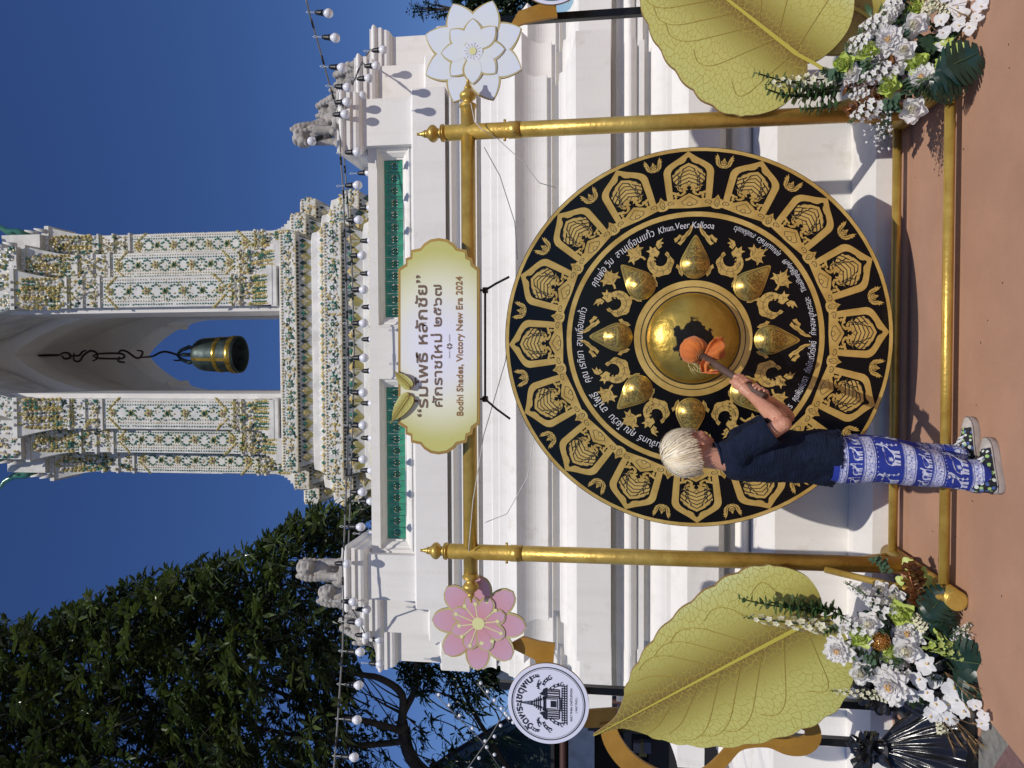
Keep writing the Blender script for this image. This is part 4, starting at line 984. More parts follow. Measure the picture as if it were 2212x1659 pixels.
def lotus_row(M, w, h, flip=False, hollow=False):
    """row of upright lotus petals on a moulding"""
    n = max(1, round(w/(h*.95))); pw = w/n
    for i in range(n):
        x = w*(i+.5)/n
        for k, (sc, c, y) in enumerate(((1, O_ if not hollow else W_, 0), (.72, C_, .012), (.5, G_ if i % 2 else Y_, .024))):
            b = petal_mb(h*sc, pw*.95*sc, h*.10); put(stuff, b, c, x, (h if flip else 0) + (-(1 if flip else -1)*h*(1-sc)*.12)*(1 if not flip else 1), PI if flip else 0, M, y=y)
        put(stuff, petal_mb(h*.6, pw*.35, h*.1), D_ if not hollow else Y_, x+pw*.5, (h if flip else 0), PI if flip else 0, M, y=.004)
def dots(M, w, z, c, step=.06, s=1, alt=None):
    n = max(2, int(w/step))
    for i in range(n): put(stuff, DS, c if alt is None or i % 2 else alt, w*(i+.5)/n, z, 0, M, s=s)
def vdots(M, x, z0, z1, c, step=.055, s=1, alt=None):
    n = max(2, int((z1-z0)/step))
    for i in range(n): put(stuff, DS, c if alt is None or i % 2 else alt, x, z0+(z1-z0)*(i+.5)/n, 0, M, s=s)
def shaft(M, w, z0, z1):
    """pilaster face: white field, flower chain, bead rows, corner leaves"""
    full = w > .25
    if full:
        for x in (.05, .11, .17): vdots(M, x*w/.55+.0, z0, z1, (C_, G_, C_)[int(x*20) % 3], .055, .8, None)
        for x in (.05, .11): vdots(M, w-x*w/.55, z0, z1, C_ if x < .1 else G_, .055, .8)
        cxw = w*.52
    else: cxw = w*.5; vdots(M, .03, z0, z1, C_, .06, .8); vdots(M, w-.03, z0, z1, C_, .06, .8)
    n = 7; H = z1-z0
    for i in range(n):
        z = z0+H*(i+.5)/n; add_flower(3 if i % 2 else 2, M, cxw, z, (1.15 if full else .85))
        for sx in (-1, 1):                                       # green loop round each opening
            rr = min(w*.20, H/n*.42)
            if i < n-1:
                for q in range(5):
                    a = -1.2+2.4*q/4; put(stuff, SQ, G_, cxw+sx*rr*math.cos(a)*1.05, z+H/n/2+rr*math.sin(a), PI/4, M, s=1.5)
    for zz, sg in ((z0+.04, 1), (z1-.04, -1)):
        for sx in (0, 1):
            for k in range(7): put(stuff, PT, (O_, Y_)[k % 2], (.03+.035*k) if sx == 0 else w-.03-.035*k, zz+sg*(.24-.035*k), (-.6 if sx == 0 else .6)*sg+(0 if sg > 0 else PI), M, s=1.35*(w/.55)**.5)
        for k in range(4): put(stuff, PT, G_, w*(.3+.13*k), zz, 0 if sg > 0 else PI, M, s=.8)
def neck(M, w, z0, z1):
    h = (z1-z0)
    for k, zz in enumerate((.12, .5, .86)):
        n = max(2, round(w/.13))
        for i in range(n):
            x = w*(i+.5)/n
            for q in range(4): put(stuff, PT, (C_, W_, O_)[k], x, z0+h*zz, q*PI/2, M, s=.95)
            put(stuff, DS, R_ if k == 1 and i % 2 == 0 else O_, x, z0+h*zz, 0, M, y=.012, s=.7)
def capital(M, w, z0, z1, flare):
    """lotus capital: tall curved petals with leaf-scale edges, leaning outwards; returns nothing"""
    h = z1-z0; n = max(2, round(w/.22)); pw = w/n
    for i in range(n):
        x = pw*(i+.5)
        for k in range(9):
            t = k/9; yy = flare*(t**1.6); sc = 1-.35*t**3
            for sx in (-1, 1):
                put(stuff, PT2, (Y_, O_)[k % 2] if i % 1 == 0 else G_, x+sx*pw*.34*sc, z0+h*(.08+.8*t), sx*.35, M, y=yy+.01, s=1.15)
                put(stuff, PT, (G_, O_, W_, C_)[(i+k//3) % 4], x+sx*pw*.14, z0+h*(.08+.78*t), sx*.1, M, y=yy+.02, s=1.15)
        put(stuff, petal_mb(.2, pw*.8, .04), O_, x, z1-.12, 0, M, y=flare*.85, s=1)
        for q in range(5): put(stuff, SQ, G_, x+.05*math.cos(q*1.25), z0+.03+.04*math.sin(q*1.25), 0, M)
def stepface(b, x0, x1, y, z0, z1, depth, inner):
    b.box(((x0+x1)/2, y+depth/2, (z0+z1)/2), (x1-x0, depth, z1-z0))
# pier geometry: three stepped shafts each side of the opening, mirrored front and back
body = MB(); inn = MB()
BAT = -.018                                                    # the shafts lean in slightly towards the top
SH = [(0.0, .60, 0.0), (.60, .52, .32), (1.12, .50, .98)]       # (distance from the opening edge, width, set back)
zS0 = tz(612); 
zlev = [(tz(552), tz(498), tz(238), tz(148), tz(52)), ]
z_sill = tz(608); z_n1 = tz(585); z_s0 = tz(500); z_s1 = tz(222); z_c0 = tz(142); z_c1 = tz(50); z_top = z_c1+3.0
def cap_profile(b, x0, x1, y0, y1, z0, z1, flare, sides):
    """flaring block (sides = which of -x,+x flare)"""
    n = 6
    for i in range(n):
        t0, t1 = i/n, (i+1)/n; f0, f1 = flare*t0**1.6, flare*t1**1.6; zz0, zz1 = z0+(z1-z0)*t0, z0+(z1-z0)*t1
        A = [(x0-f0*sides[0], y0-f0, zz0), (x1+f0*sides[1], y0-f0, zz0), (x1+f0*sides[1], y1, zz0), (x0-f0*sides[0], y1, zz0)]
        B = [(x0-f1*sides[0], y0-f1, zz1), (x1+f1*sides[1], y0-f1, zz1), (x1+f1*sides[1], y1, zz1), (x0-f1*sides[0], y1, zz1)]
        b.add(A+B, [(k, (k+1) % 4, 4+(k+1) % 4, 4+k) for k in range(4)])
    f = flare; b.box(((x0-f*sides[0]+x1+f*sides[1])/2, (y0-f+y1)/2-.01, z1+.05), (x1-x0+f*(sides[0]+sides[1])+.06, y1-y0+f+.04, .10))
for sg in (-1, 1):
    for k, (d0, wd, sb) in enumerate(SH):
        a, c = tcx+sg*(OW+d0), tcx+sg*(OW+d0+wd); x0, x1 = min(a, c), max(a, c); y0 = TY+sb; y1 = TY+1.6
        out = (1 if sg < 0 else 0, 1 if sg > 0 else 0)
        body.box(((x0+x1)/2, (y0+y1)/2, (z_sill-.3+z_c0)/2), (x1-x0-.004*k, y1-y0, z_c0-z_sill+.3))
        cap_profile(body, x0, x1, y0, y1, z_c0, z_c1, .17, out)
        cap_profile(body, x0, x1, y0, y1, tz(598), tz(606), .12, out)
        # lower bell-shaped foot of each shaft (flares downwards)
        hft = z_s0-z_n1
        for i in range(5):
            t = i/5; f = .16*(1-t)**2; body.box(((x0-f*out[0]+x1+f*out[1])/2, (y0-f+y1)/2, z_n1-.1+hft*.55*t+.04), (x1-x0+f*(out[0]+out[1]), y1-y0+f, hft*.55/5+.03))
        for zz in (z_s1+.03, (z_s1+z_c0)/2, z_c0-.06, z_s0-.04, z_s0-.2):
            body.box(((x0-.03*out[0]+x1+.03*out[1])/2, (y0-.035+y1)/2, zz), (x1-x0+.03*(out[0]+out[1]), y1-y0+.035, .045))
        Mf = M4((x0, y0, 0), (1, 0, 0), (0, 0, 1)); Mf = Matrix.Translation((x0, y0, 0)) @ Matrix(((1, 0, 0, 0), (0, -1, 0, 0), (0, 0, 1, 0), (0, 0, 0, 1)))
        shaft(Mf, wd, z_s0, z_s1); neck(Mf, wd, z_s1+.05, z_c0-.03); capital(Mf, wd, z_c0, z_c1, .17)
        Mn = Mf @ Matrix.Translation((0, .035, 0)); neck(Mn, wd, z_s0-.24, z_s0-.02)
        # foot petals
        n = 2 if k else 3
        for i in range(n):
            for q in range(7):
                for sx in (-1, 1): put(stuff, PT2, (Y_, O_)[q % 2], wd*(i+.5)/n+sx*wd/n*.33, z_n1+.36-.055*q, PI, Mf, y=.03+.02*q, s=.8); put(stuff, PT, G_, wd*(i+.5)/n+sx*.03, z_n1+.36-.055*q, PI, Mf, y=.04+.02*q, s=.8)
        # outer side face of each shaft (seen where it steps back)
        xo = x1 if sg > 0 else x0
        nxt = SH[k+1][2] if k < 2 else 1.6
        Ms = Matrix.Translation((xo, y0 if sg > 0 else y0+min(.3, nxt-sb), 0)) @ (Matrix(((0, 1, 0, 0), (1, 0, 0, 0), (0, 0, 1, 0), (0, 0, 0, 1))) if sg > 0 else Matrix(((0, -1, 0, 0), (-1, 0, 0, 0), (0, 0, 1, 0), (0, 0, 0, 1))))
        sw = min(.32, nxt-sb)
        vdots(Ms, .05, z_s0, z_s1, C_, .055, .9); vdots(Ms, .12, z_s0, z_s1, W_, .055, .9)
        for i in range(14): put(stuff, PT2, rnd.choice((Y_, C_, G_, O_)), sw*.5, z_s0+(z_s1-z_s0)*(i+.5)/14, rnd.uniform(-1, 1), Ms, s=.9)
        for zz0, zz1, nn in ((z_s1+.04, z_c0, 60), (z_n1-.05, z_s0-.02, 110), (z_c0, z_c1-.05, 90)):
            for q in range(int(nn*wd/.55)):
                t = rnd.random(); yy = .02+(.17*((t)**1.6) if zz0 == z_c0 else .05*rnd.random()); put(stuff, rnd.choice((PT, PT2, DSL, PT)), rnd.choice((Y_, O_, C_, G_, W_, O_, D_)), rnd.uniform(.03, wd-.03), zz0+(zz1-zz0)*t, rnd.choice((0, PI, .6, -.6)), Mf, y=yy, s=rnd.uniform(.7, 1.15))
        for q in range(int(60*wd/.55)): put(stuff, rnd.choice((PT, DS)), rnd.choice((G_, C_, Y_, O_)), wd*.5+rnd.uniform(-.16, .16)*wd/.55, rnd.uniform(z_s0+.1, z_s1-.1), rnd.uniform(0, 6), Mf, s=rnd.uniform(.6, 1))
        # top knobs on the capital slab
        for i in range(4): body.ball((x0+(x1-x0)*(i+.5)/4, y0-.21, z_c1+.05), .035, 6)
# stepped base mouldings of the tower, from the sill down to the white wall
HWD = OW+1.62
def base_plan(o, dk):
    pts = [(OW+1.30+o, TY-.25-o), (OW+1.30+o, TY+.25-o), (OW+1.72+o, TY+.25-o), (OW+1.72+o, TY+.75-o), (OW+2.12+o, TY+.75-o), (OW+2.12+o, TY+4.5)]
    return [(tcx-x, y) for x, y in reversed(pts)]+[(tcx+x, y) for x, y in pts]
def tzz(v, o): return P(880, v, TY-.25-o).z
levels = [(606, 0.0, 'n'), (609, .06, 'n'), (641, .06, 'frieze'), (643, .0, 'n'), (675, -.10, 'lotusd'), (677, .02, 'n'), (688, .04, 'n'), (702, .10, 'lotusu'), (703, .17, 'n'), (739, .17, 'frieze'), (741, .12, 'n'), (786, .02, 'lotusd'), (789, .14, 'n'), (800, .18, 'n'), (835, .34, 'frieze'), (870, .36, 'frieze'), (905, .30, 'lotusd')]
prev = None
for v, o, kind in levels:
    z = tzz(v, o)
    if prev:
        zp, op = prev
        A = [(x, y, zp) for x, y in base_plan(op, 0)]; B = [(x, y, z) for x, y in base_plan(o, 0)]; n = len(A)
        body.add(A+B, [(k, k+1, n+k+1, n+k) for k in range(n-1)])
        if kind != 'n':
            for k in range(n-1):
                a, c = Vector(B[k]), Vector(B[k+1]); at, ct = Vector(A[k]), Vector(A[k+1]); L_ = (c-a).length
                mid = (a+c)/2
                if L_ < .1 or (k in (0, n-2)) : continue
                ex = (c-a).normalized(); ez = ((at-a)-ex*((at-a).dot(ex))); hh = ez.length; ez.normalize()
                nrm = ex.cross(ez)
                if nrm.y > .01 and abs(nrm.x) < .5 or (abs(nrm.x) >= .5 and (nrm.x > 0) != (mid.x > tcx)): nrm = -nrm
                Mf = Matrix.Translation(a+nrm*.004) @ Matrix((ex, nrm, ez)).transposed().to_4x4()
                if kind == 'frieze': frieze(Mf, L_, hh)
                elif kind == 'lotusd': lotus_row(Mf, L_, hh*.8, flip=True); dots(Mf, L_, hh*.93, D_, .07, 1.1)
                else: lotus_row(Mf, L_, hh*.95, hollow=True)
    else:
        t = base_plan(o, 0); body.poly([(x, y) for x, y in t], z=z)
    prev = (z, o)
body.build('tower_body', PLA, bell_tower)
# inner frame of the opening: white jambs, deep porch with pointed vault, far piers
D1 = 1.6
for sg in (-1, 1):
    xi = tcx+sg*OW
    inn.box((xi+sg*.06-sg*.10, TY+.9, (z_sill+z_c1)/2+1.5), (.12, 1.45, z_c1-z_sill+3))
    inn.box((xi+sg*.55, TY+3.2, (z_sill+z_top)/2), (1.0, .7, z_top-z_sill+1.0)) if False else None
    inn.box((xi+sg*.36, TY+4.4, (z_sill+z_c0)/2+.4), (.7, 1.0, z_c0-z_sill+3.0))
    inn.box((xi+sg*1.3, TY+4.4, (z_sill+z_c0)/2+.4), (1.6, .9, z_c0-z_sill+3.0))
def pointed(hw, z0, z1, n=10, ogee=0):
    """right half of a pointed arch from the springing up to the apex"""
    return [(hw*(1-(i/n)**1.9)**.85 if i < n else 0, z0+(z1-z0)*i/n) for i in range(n+1)]
def arch_wall(b, hw_o, y0, y1, z0, z1, zt, m=0, cusp=False):
    pr = pointed(hw_o, z0, z1, 12)
    L_ = [(-x, z) for x, z in pr]; 
    for sgn in (-1, 1):
        pts = [(sgn*x, z) for x, z in pr]
        if cusp:
            k = 5; px, pz = pts[k]; pts[k:k+1] = [(px, pz-.07), (px-sgn*.10, pz-.03), (px-sgn*.02, pz+.06)]
        W2 = hw_o+1.2
        for yy in (y0, y1):
            ring_ = [(sgn*W2, z0)]+pts+[(0, zt), (sgn*W2, zt)]
            t = tessellate_polygon([[Vector((p[0], p[1], 0)) for p in ring_]])
            b.add([(tcx+p[0], yy, p[1]) for p in ring_], t, m)
        A = [(tcx+x, y0, z) for x, z in pts]; B = [(tcx+x, y1, z) for x, z in pts]; n = len(A)
        b.add(A+B, [(k, k+1, n+k+1, n+k) for k in range(n-1)], m)
vz = lambda v, Y: P(880, v, Y).z
arch_wall(inn, OW+.012, TY+3.95, TY+4.88, vz(462, TY+4.88), vz(322, TY+4.88), vz(322, TY+4.88)+5, cusp=True)
arch_wall(inn, OW-.03, TY+1.6, TY+2.3, vz(300, TY+2.3), vz(80, TY+2.3), vz(80, TY+2.3)+3, cusp=False)
# vault between the two arches
zv0 = vz(300, TY+3)
va = [(x, z) for x, z in pointed(OW+.15, vz(400, TY+3.9), vz(150, TY+3.9), 12)]
for sgn in (-1, 1):
    A = [(tcx+sgn*x, TY+2.3, z) for x, z in va]; B = [(tcx+sgn*x, TY+3.95, z) for x, z in va]; n = len(A)
    inn.add(A+B, [(k, k+1, n+k+1, n+k) for k in range(n-1)])
# side walls deep inside, roof slab so that the porch stays shaded
inn.box((tcx-OW-.9, TY+3.0, (z_sill+z_top)/2), (.2, 3.0, z_top-z_sill+3)); inn.box((tcx+OW+.9, TY+3.0, (z_sill+z_top)/2), (.2, 3.0, z_top-z_sill+3))
inn.box((tcx, TY+2.9, z_top+1.4), (4.2, 4.2, .3))
inn.box((tcx, TY+2.4, z_sill-.12), (OW*2+1.6, 5.0, .2))
inn.build('porch', INN, bell_tower)
# front gable arch with curved mosaic frame, springing above the capitals
g = MB(); zc = z_c1+.1
gp = [(OW+.02, zc), (OW-.02, zc+.12), (OW-.13, zc+.5), (OW-.30, zc+1.0), (OW-.52, zc+1.5), (.22, zc+2.1), (0, zc+2.7)]
for sgn in (-1, 1):
    for j in range(len(gp)-1):
        (x0, z0), (x1, z1) = gp[j], gp[j+1]; wd = .42
        A = [(tcx+sgn*x0, TY-.12, z0), (tcx+sgn*(x0+wd), TY-.12, z0), (tcx+sgn*(x1+wd), TY-.12, z1), (tcx+sgn*x1, TY-.12, z1)]
        Bk = [(p[0], TY+1.5, p[2]) for p in A]
        g.add(A+Bk, [(0, 1, 2, 3), (0, 3, 7, 4), (1, 5, 6, 2), (0, 4, 5, 1)])
        M_ = Matrix.Translation((tcx+sgn*x0, TY-.125, z0)) @ Matrix(((sgn, 0, 0, 0), (0, -1, 0, 0), (0, 0, 1, 0), (0, 0, 0, 1)))
        for q in range(26): 
            t = rnd.random(); xx = (x1-x0)*t+rnd.uniform(.08, wd-.04); put(stuff, rnd.choice((PT, DSL, PT)), rnd.choice((C_, Y_, W_, G_, C_)), xx, (z1-z0)*t, rnd.uniform(0, 6), M_)
        for q in range(7): put(stuff, SQ, W_ if q % 2 else G_, (x1-x0)*q/7+.03, (z1-z0)*q/7, .6, M_, s=1.4)
    g.box((tcx+sgn*(OW+.85), TY+.75, zc+1.0), (.8, 1.5, 2.0)); g.box((tcx+sgn*(OW+1.35), TY+1.15, zc+.45), (.55, 1.0, .9))
    Mq = Matrix.Translation((tcx+sgn*(OW+.45) if sgn > 0 else tcx-(OW+1.25), TY-.004, zc)) @ Matrix(((1, 0, 0, 0), (0, -1, 0, 0), (0, 0, 1, 0), (0, 0, 0, 1)))
    for q in range(230): put(stuff, rnd.choice((PT, PT2, DSL)), rnd.choice((Y_, G_, O_, W_, C_, G_)), rnd.uniform(.0, .8), rnd.uniform(0, 1.9), rnd.uniform(-.6, .6), Mq, s=rnd.uniform(.8, 1.3), y=rnd.uniform(0, .05))
g.build('gable', PLA, bell_tower)
stuff.build('small_mosaic', CER, bell_tower, kind='stuff')
# roof wings and curled green finials (chofa) at the outer capitals
for sg in (-1, 1):
    for (dx, sb, zc_, ln_) in ((OW+1.50, .85, z_c1-.0, .85), (OW+1.15, .4, z_c1+.35, .8)):
        w_ = MB(); x0 = tcx+sg*dx
        for k in range(3):
            w_.box((x0+sg*(.12-.02*k), TY+sb+.2, zc_+.25+.22*k), (.10-.02*k, .5, .46-.06*k))
            w_.tube([(x0+sg*(.20-.03*k), TY+sb-.05, zc_+.05+.22*k), (x0+sg*(.26-.03*k), TY+sb-.12, zc_+.3+.22*k)], [.06, .015], 6)
        w_.build('roof_wing', PLA, bell_tower)
        c_ = MB(); pts = [(x0+sg*.10, TY+sb-.05, zc_+.45), (x0+sg*.20, TY+sb-.10, zc_+.70), (x0+sg*.22, TY+sb-.13, zc_+.92), (x0+sg*.34, TY+sb-.16, zc_+1.12), (x0+sg*.47, TY+sb-.18, zc_+1.20), (x0+sg*.50, TY+sb-.18, zc_+1.30)]
        c_.tube(smooth3(pts) if False else pts, [.10, .085, .07, .05, .035, .02], 8, 0); c_.tube([pts[1], (pts[1][0]-sg*.03, pts[1][1]-.15, pts[1][2]+.1)], [.05, .01], 6, 0)
        c_.build('chofa', CER[G_], bell_tower)
# ---------- bell on its chain of hooks
BYY = TY+2.6; bc = I(480, 766, BYY); kb = 1/ppm(bc)
iron = mat('rusty_chain_iron', (.035, .015, .014), .6, .4); bronze = mat('dark_bell_bronze', (.018, .030, .030), .45, .5, col2=(.07, .10, .10), nscale=5, bump=.4, bscale=12, detail=9)
rb = 40*kb; hb = 112*kb; zb_ = I(519, 766, BYY).z
bell = empty('temple_bell', (bc.x, BYY, zb_), 'dark bronze bell with gilded bands hanging on a hooked chain in the tower arch', 'bell')
T0 = Matrix.Identity(4)
b = MB(); pr = [(.93, 0), (1.0, .0), (.99, .05), (.955, .18), (.93, .35), (.915, .55), (.89, .70), (.83, .80), (.70, .88), (.5, .925), (.02, .94)]
b.lathe([(r_*rb, z*hb) for r_, z in pr], 36, cap=False); b.lathe([(.93*rb, 0), (.86*rb, .1*hb), (.82*rb, .6*hb), (.02, .8*hb)], 36, cap=False); b.build('bell_body', bronze, bell)
b = MB()
for z0, z1, r_ in ((.05, .155, 1.0), (.34, .43, .945), (.86, .90, .60)):
    b.lathe([(r_*rb-.004, z0*hb), (r_*rb+.008, z0*hb+.01), (r_*rb+.006, z1*hb-.01), (r_*rb-.01, z1*hb)], 36, cap=False)
for k in range(4):
    a = PI*.25+PI/2*k+.5; zs = [.04, .35, .55, .70, .80, .88]; rs_ = [1.0, .935, .92, .895, .835, .70]
    vs = []
    for z, r_ in zip(zs, rs_):
        for da in (-.09, .09): vs.append(((r_*rb+.007)*math.cos(a+da), (r_*rb+.007)*math.sin(a+da), z*hb))
    b.add(vs, [(2*i, 2*i+1, 2*i+3, 2*i+2) for i in range(5)], smooth=True)
b.build('gilded_band', GOLDB, bell)
b = MB()
for sgn in (-1, 1): b.tube([(sgn*.30*rb, 0, .92*hb), (sgn*.42*rb, 0, 1.05*hb), (sgn*.25*rb, 0, 1.22*hb), (0, 0, 1.30*hb)], [.10*rb, .12*rb, .10*rb, .08*rb], 8); b.tube([(0, sgn*.3*rb, .92*hb), (0, sgn*.45*rb, 1.08*hb), (0, sgn*.15*rb, 1.2*hb)], [.09*rb, .11*rb, .05*rb], 8)
b.build('crown_loop', bronze, bell)
def local(px, py): p = I(px, py, BYY); return (p.x-bc.x, 0, p.z-zb_)
def hook(pts, r_=.022):
    b = MB(); P3 = [local(*p) for p in pts]; sp_ = [(x, 0, z) for x, z in smooth_open([(p[0], p[2]) for p in P3], 5)]; n = len(sp_)
    b.tube(sp_, [r_*(1-.45*abs(2*i/(n-1)-1)**3) for i in range(n)], 8); return b
for nm, pts in (('rod', [(80, 768), (130, 767)]), ('hook', [(128, 767), (138, 762), (150, 764), (152, 772), (140, 775), (133, 768)]), ('hook', [(148, 768), (170, 768), (178, 760), (186, 757)]), ('hook', [(160, 762), (160, 778), (172, 780), (180, 768), (195, 758), (208, 762), (210, 774), (200, 780)]),
                ('link', [(200, 770), (215, 764), (262, 764), (264, 774), (215, 774), (204, 770)]), ('hook', [(258, 770), (256, 780), (270, 783)]), ('hook', [(254, 764), (262, 757), (275, 760), (292, 772), (303, 772), (308, 760), (296, 757)]),
                ('hook', [(300, 772), (328, 770), (345, 762), (360, 760), (385, 768), (388, 778), (375, 778)])):
    hook(pts, .026 if nm != 'rod' else .03).build(nm, iron, bell)
# ================================================================ trees
def inpoly(x, y, poly): return inside((x, y), poly)
class LeafMesh:
    """many folded, drooping leaves written straight into arrays"""
    def __init__(s): s.v = []; s.f = []
    def leaf(s, o, d, side, L_, w, droop):
        n = d.cross(side); 
        p = [o, o+d*L_*.45+n*w*.0, o+d*L_*.86+Vector((0, 0, -droop*L_*.35)), o+d*L_*.98+Vector((0, 0, -droop*L_*.6))]
        m1 = o+d*L_*.4+Vector((0, 0, -droop*L_*.06)); m2 = o+d*L_*.75+Vector((0, 0, -droop*L_*.26))
        b = len(s.v); up_ = n*w*.22
        s.v += [o, m1+side*w*.5+up_, m1-side*w*.5+up_, m1, m2+side*w*.34+up_*.6, m2-side*w*.34+up_*.6, m2, p[3]]
        s.f += [(b, b+1, b+3), (b, b+3, b+2), (b+1, b+4, b+6, b+3), (b+3, b+6, b+5, b+2), (b+4, b+7, b+6), (b+6, b+7, b+5)]
    def build(s, name, m, parent, **k):
        me = bpy.data.meshes.new(name); me.from_pydata([tuple(p) for p in s.v], [], s.f); me.materials.append(m); me.polygons.foreach_set('use_smooth', [False]*len(s.f)); me.update()
        o = bpy.data.objects.new(name, me); COL.objects.link(o); o.parent = parent; return tag(o, **k)
def rosette(lm, c, ax, rg, n, L_, w, droop):
    ax = ax.normalized(); s0 = ax.orthogonal().normalized(); s1 = ax.cross(s0)
    for i in range(n):
        a = 2*PI*i/n+rg.uniform(-.3, .3); el = rg.uniform(.15, 1.0)
        d = ((s0*math.cos(a)+s1*math.sin(a))*math.cos(el)+ax*math.sin(el)).normalized(); sd_ = d.cross(Vector((0, 0, 1)))
        if sd_.length < .1: sd_ = s0
        lm.leaf(c+d*.012, d, sd_.normalized(), L_*rg.uniform(.7, 1.15), w*rg.uniform(.85, 1.15), droop*rg.uniform(.4, 1.3))
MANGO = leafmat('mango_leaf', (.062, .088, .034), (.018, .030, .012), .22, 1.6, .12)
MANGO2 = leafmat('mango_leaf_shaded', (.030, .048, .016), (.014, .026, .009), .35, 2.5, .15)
BARK = mat('mango_bark', (.05, .038, .030), .85, col2=(.02, .016, .013), nscale=10, bump=.8, bscale=30)
def limb(b, pts, r0, r1, n=8):
    sp_ = [Vector(p) for p in pts]; out = []
    for i in range(len(sp_)-1):
        p0 = sp_[max(i-1, 0)]; p1 = sp_[i]; p2 = sp_[i+1]; p3 = sp_[min(i+2, len(sp_)-1)]
        for k in range(4):
            t = k/4; out.append(.5*((2*p1)+(p2-p0)*t+(2*p0-5*p1+4*p2-p3)*t*t+(3*p1-p0-3*p2+p3)*t**3))
    out.append(sp_[-1]); m = len(out)-1
    b.tube(out, [r0+(r1-r0)*(i/m)**.8 for i in range(m+1)], n)
def crown_from(poly_px, Yc, depth, count, lm, rg, nleaf, L_, w, droop, twigs=None, power=.5):
    """fill a crown whose silhouette is known: world polygon at Yc, thickness grows away from its edge"""
    wp = [(I(x, y, Yc).x, I(x, y, Yc).z) for x, y in poly_px]; xs = [p[0] for p in wp]; zs = [p[1] for p in wp]; cen = Vector((sum(xs)/len(xs), Yc, sum(zs)/len(zs))); k = 0; tries = 0
    while k < count and tries < count*20:
        tries += 1
        x = rg.uniform(min(xs), max(xs)); z = rg.uniform(min(zs), max(zs))
        if not inside((x, z), wp): continue
        e = min(math.hypot(x-(a[0]+(c[0]-a[0])*t), z-(a[1]+(c[1]-a[1])*t)) for a, c in zip(wp, wp[1:]+wp[:1]) for t in (0, .5))
        th = depth*min(1, .15+(e/1.3)**power)
        y = Yc+rg.uniform(-1, 1)*th
        if noise.noise(Vector((x*1.5, y*1.2, z*1.5))) < -.18: continue
        c = Vector((x, y, z)); ax = Vector(((x-cen.x)*.25, -.55+rg.uniform(-.5, .5), .75+rg.uniform(-.4, .4)))+Vector((rg.uniform(-.5, .5), 0, 0))
        rosette(lm, c, ax, rg, nleaf, L_, w, droop); k += 1
        if twigs is not None and rg.random() < .35:
            q = c-ax.normalized()*rg.uniform(.2, .5); twigs.tube([q, c], [.010, .004], 4, cap=False)
rg = random.Random(3)
tree = empty('mango_tree', (-3.9, 11.0, 0), 'dense mango tree with glossy drooping leaves filling the left side behind the wall', 'tree')
def treepart(o): o.location = -tree.location; return o
tw_ = MB(); lm = LeafMesh()
CR = [(-160, 1385), (0, 1352), (120, 1338), (205, 1290), (330, 1245), (420, 1228), (500, 1203), (560, 1185), (590, 1160), (650, 1112), (720, 1096), (800, 1102), (850, 1250), (850, 1400), (800, 1440), (745, 1500), (735, 1600), (735, 1760), (-160, 1760)]
crown_from(CR, 10.2, 1.5, 3100, lm, rg, 11, .22, .058, .9, tw_)
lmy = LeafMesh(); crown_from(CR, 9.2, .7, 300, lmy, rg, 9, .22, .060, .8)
treepart(lmy.build('highlight_leaves', leafmat('highlight_mango_leaf', (.095, .125, .04), (.04, .06, .018), .2, 2.5, .15), tree))  # brighter leaf colour paints sun highlights onto the crown's near side
treepart(lm.build('crown', MANGO, tree))
def PI3(x, y, Y): return I(x, y, Y)
limb(tw_, [PI3(1400, 1760, 11.2), PI3(1150, 1730, 11.2), PI3(960, 1690, 11.0), PI3(890, 1640, 10.8), PI3(868, 1560, 10.6)], .13, .085, 10)
limb(tw_, [PI3(868, 1560, 10.6), PI3(868, 1500, 10.5), PI3(820, 1465, 10.4), PI3(760, 1452, 10.3), PI3(640, 1400, 10.2), PI3(520, 1330, 10.2)], .07, .02)
limb(tw_, [PI3(872, 1580, 10.6), PI3(800, 1560, 10.4), PI3(720, 1540, 10.3), PI3(560, 1480, 10.2), PI3(380, 1420, 10.2)], .06, .02)
limb(tw_, [PI3(870, 1540, 10.6), PI3(900, 1480, 10.6), PI3(896, 1420, 10.5), PI3(880, 1330, 10.4)], .06, .02)
limb(tw_, [PI3(880, 1600, 10.7), PI3(780, 1610, 10.5), PI3(700, 1600, 10.4), PI3(500, 1560, 10.3), PI3(250, 1500, 10.3)], .055, .02)
limb(tw_, [PI3(1130, 1720, 11.2), PI3(1060, 1600, 11), PI3(1015, 1525, 10.9), PI3(983, 1446, 10.8), PI3(950, 1420, 10.7)], .05, .015)
limb(tw_, [PI3(1015, 1525, 10.9), PI3(960, 1500, 10.9), PI3(920, 1490, 10.9)], .025, .01)
for k in range(34):
    x = rg.uniform(720, 1060); y = rg.uniform(1430, 1680); limb(tw_, [PI3(x+40+rg.uniform(-20, 40), y+40, 10.7), PI3(x+15, y+12, 10.6), PI3(x-rg.uniform(20, 50), y-rg.uniform(10, 50), 10.5)], .016, .005, 5)
treepart(tw_.build('trunk', BARK, tree))
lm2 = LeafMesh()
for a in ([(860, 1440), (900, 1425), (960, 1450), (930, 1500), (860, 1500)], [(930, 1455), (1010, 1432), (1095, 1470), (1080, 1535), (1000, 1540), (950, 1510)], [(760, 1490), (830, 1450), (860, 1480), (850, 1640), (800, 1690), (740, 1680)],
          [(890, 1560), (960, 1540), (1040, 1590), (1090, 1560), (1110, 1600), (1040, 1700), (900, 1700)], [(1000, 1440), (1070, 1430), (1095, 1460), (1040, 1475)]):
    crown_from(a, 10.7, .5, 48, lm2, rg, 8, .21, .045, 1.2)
treepart(lm2.build('lower_leaves', MANGO2, tree))
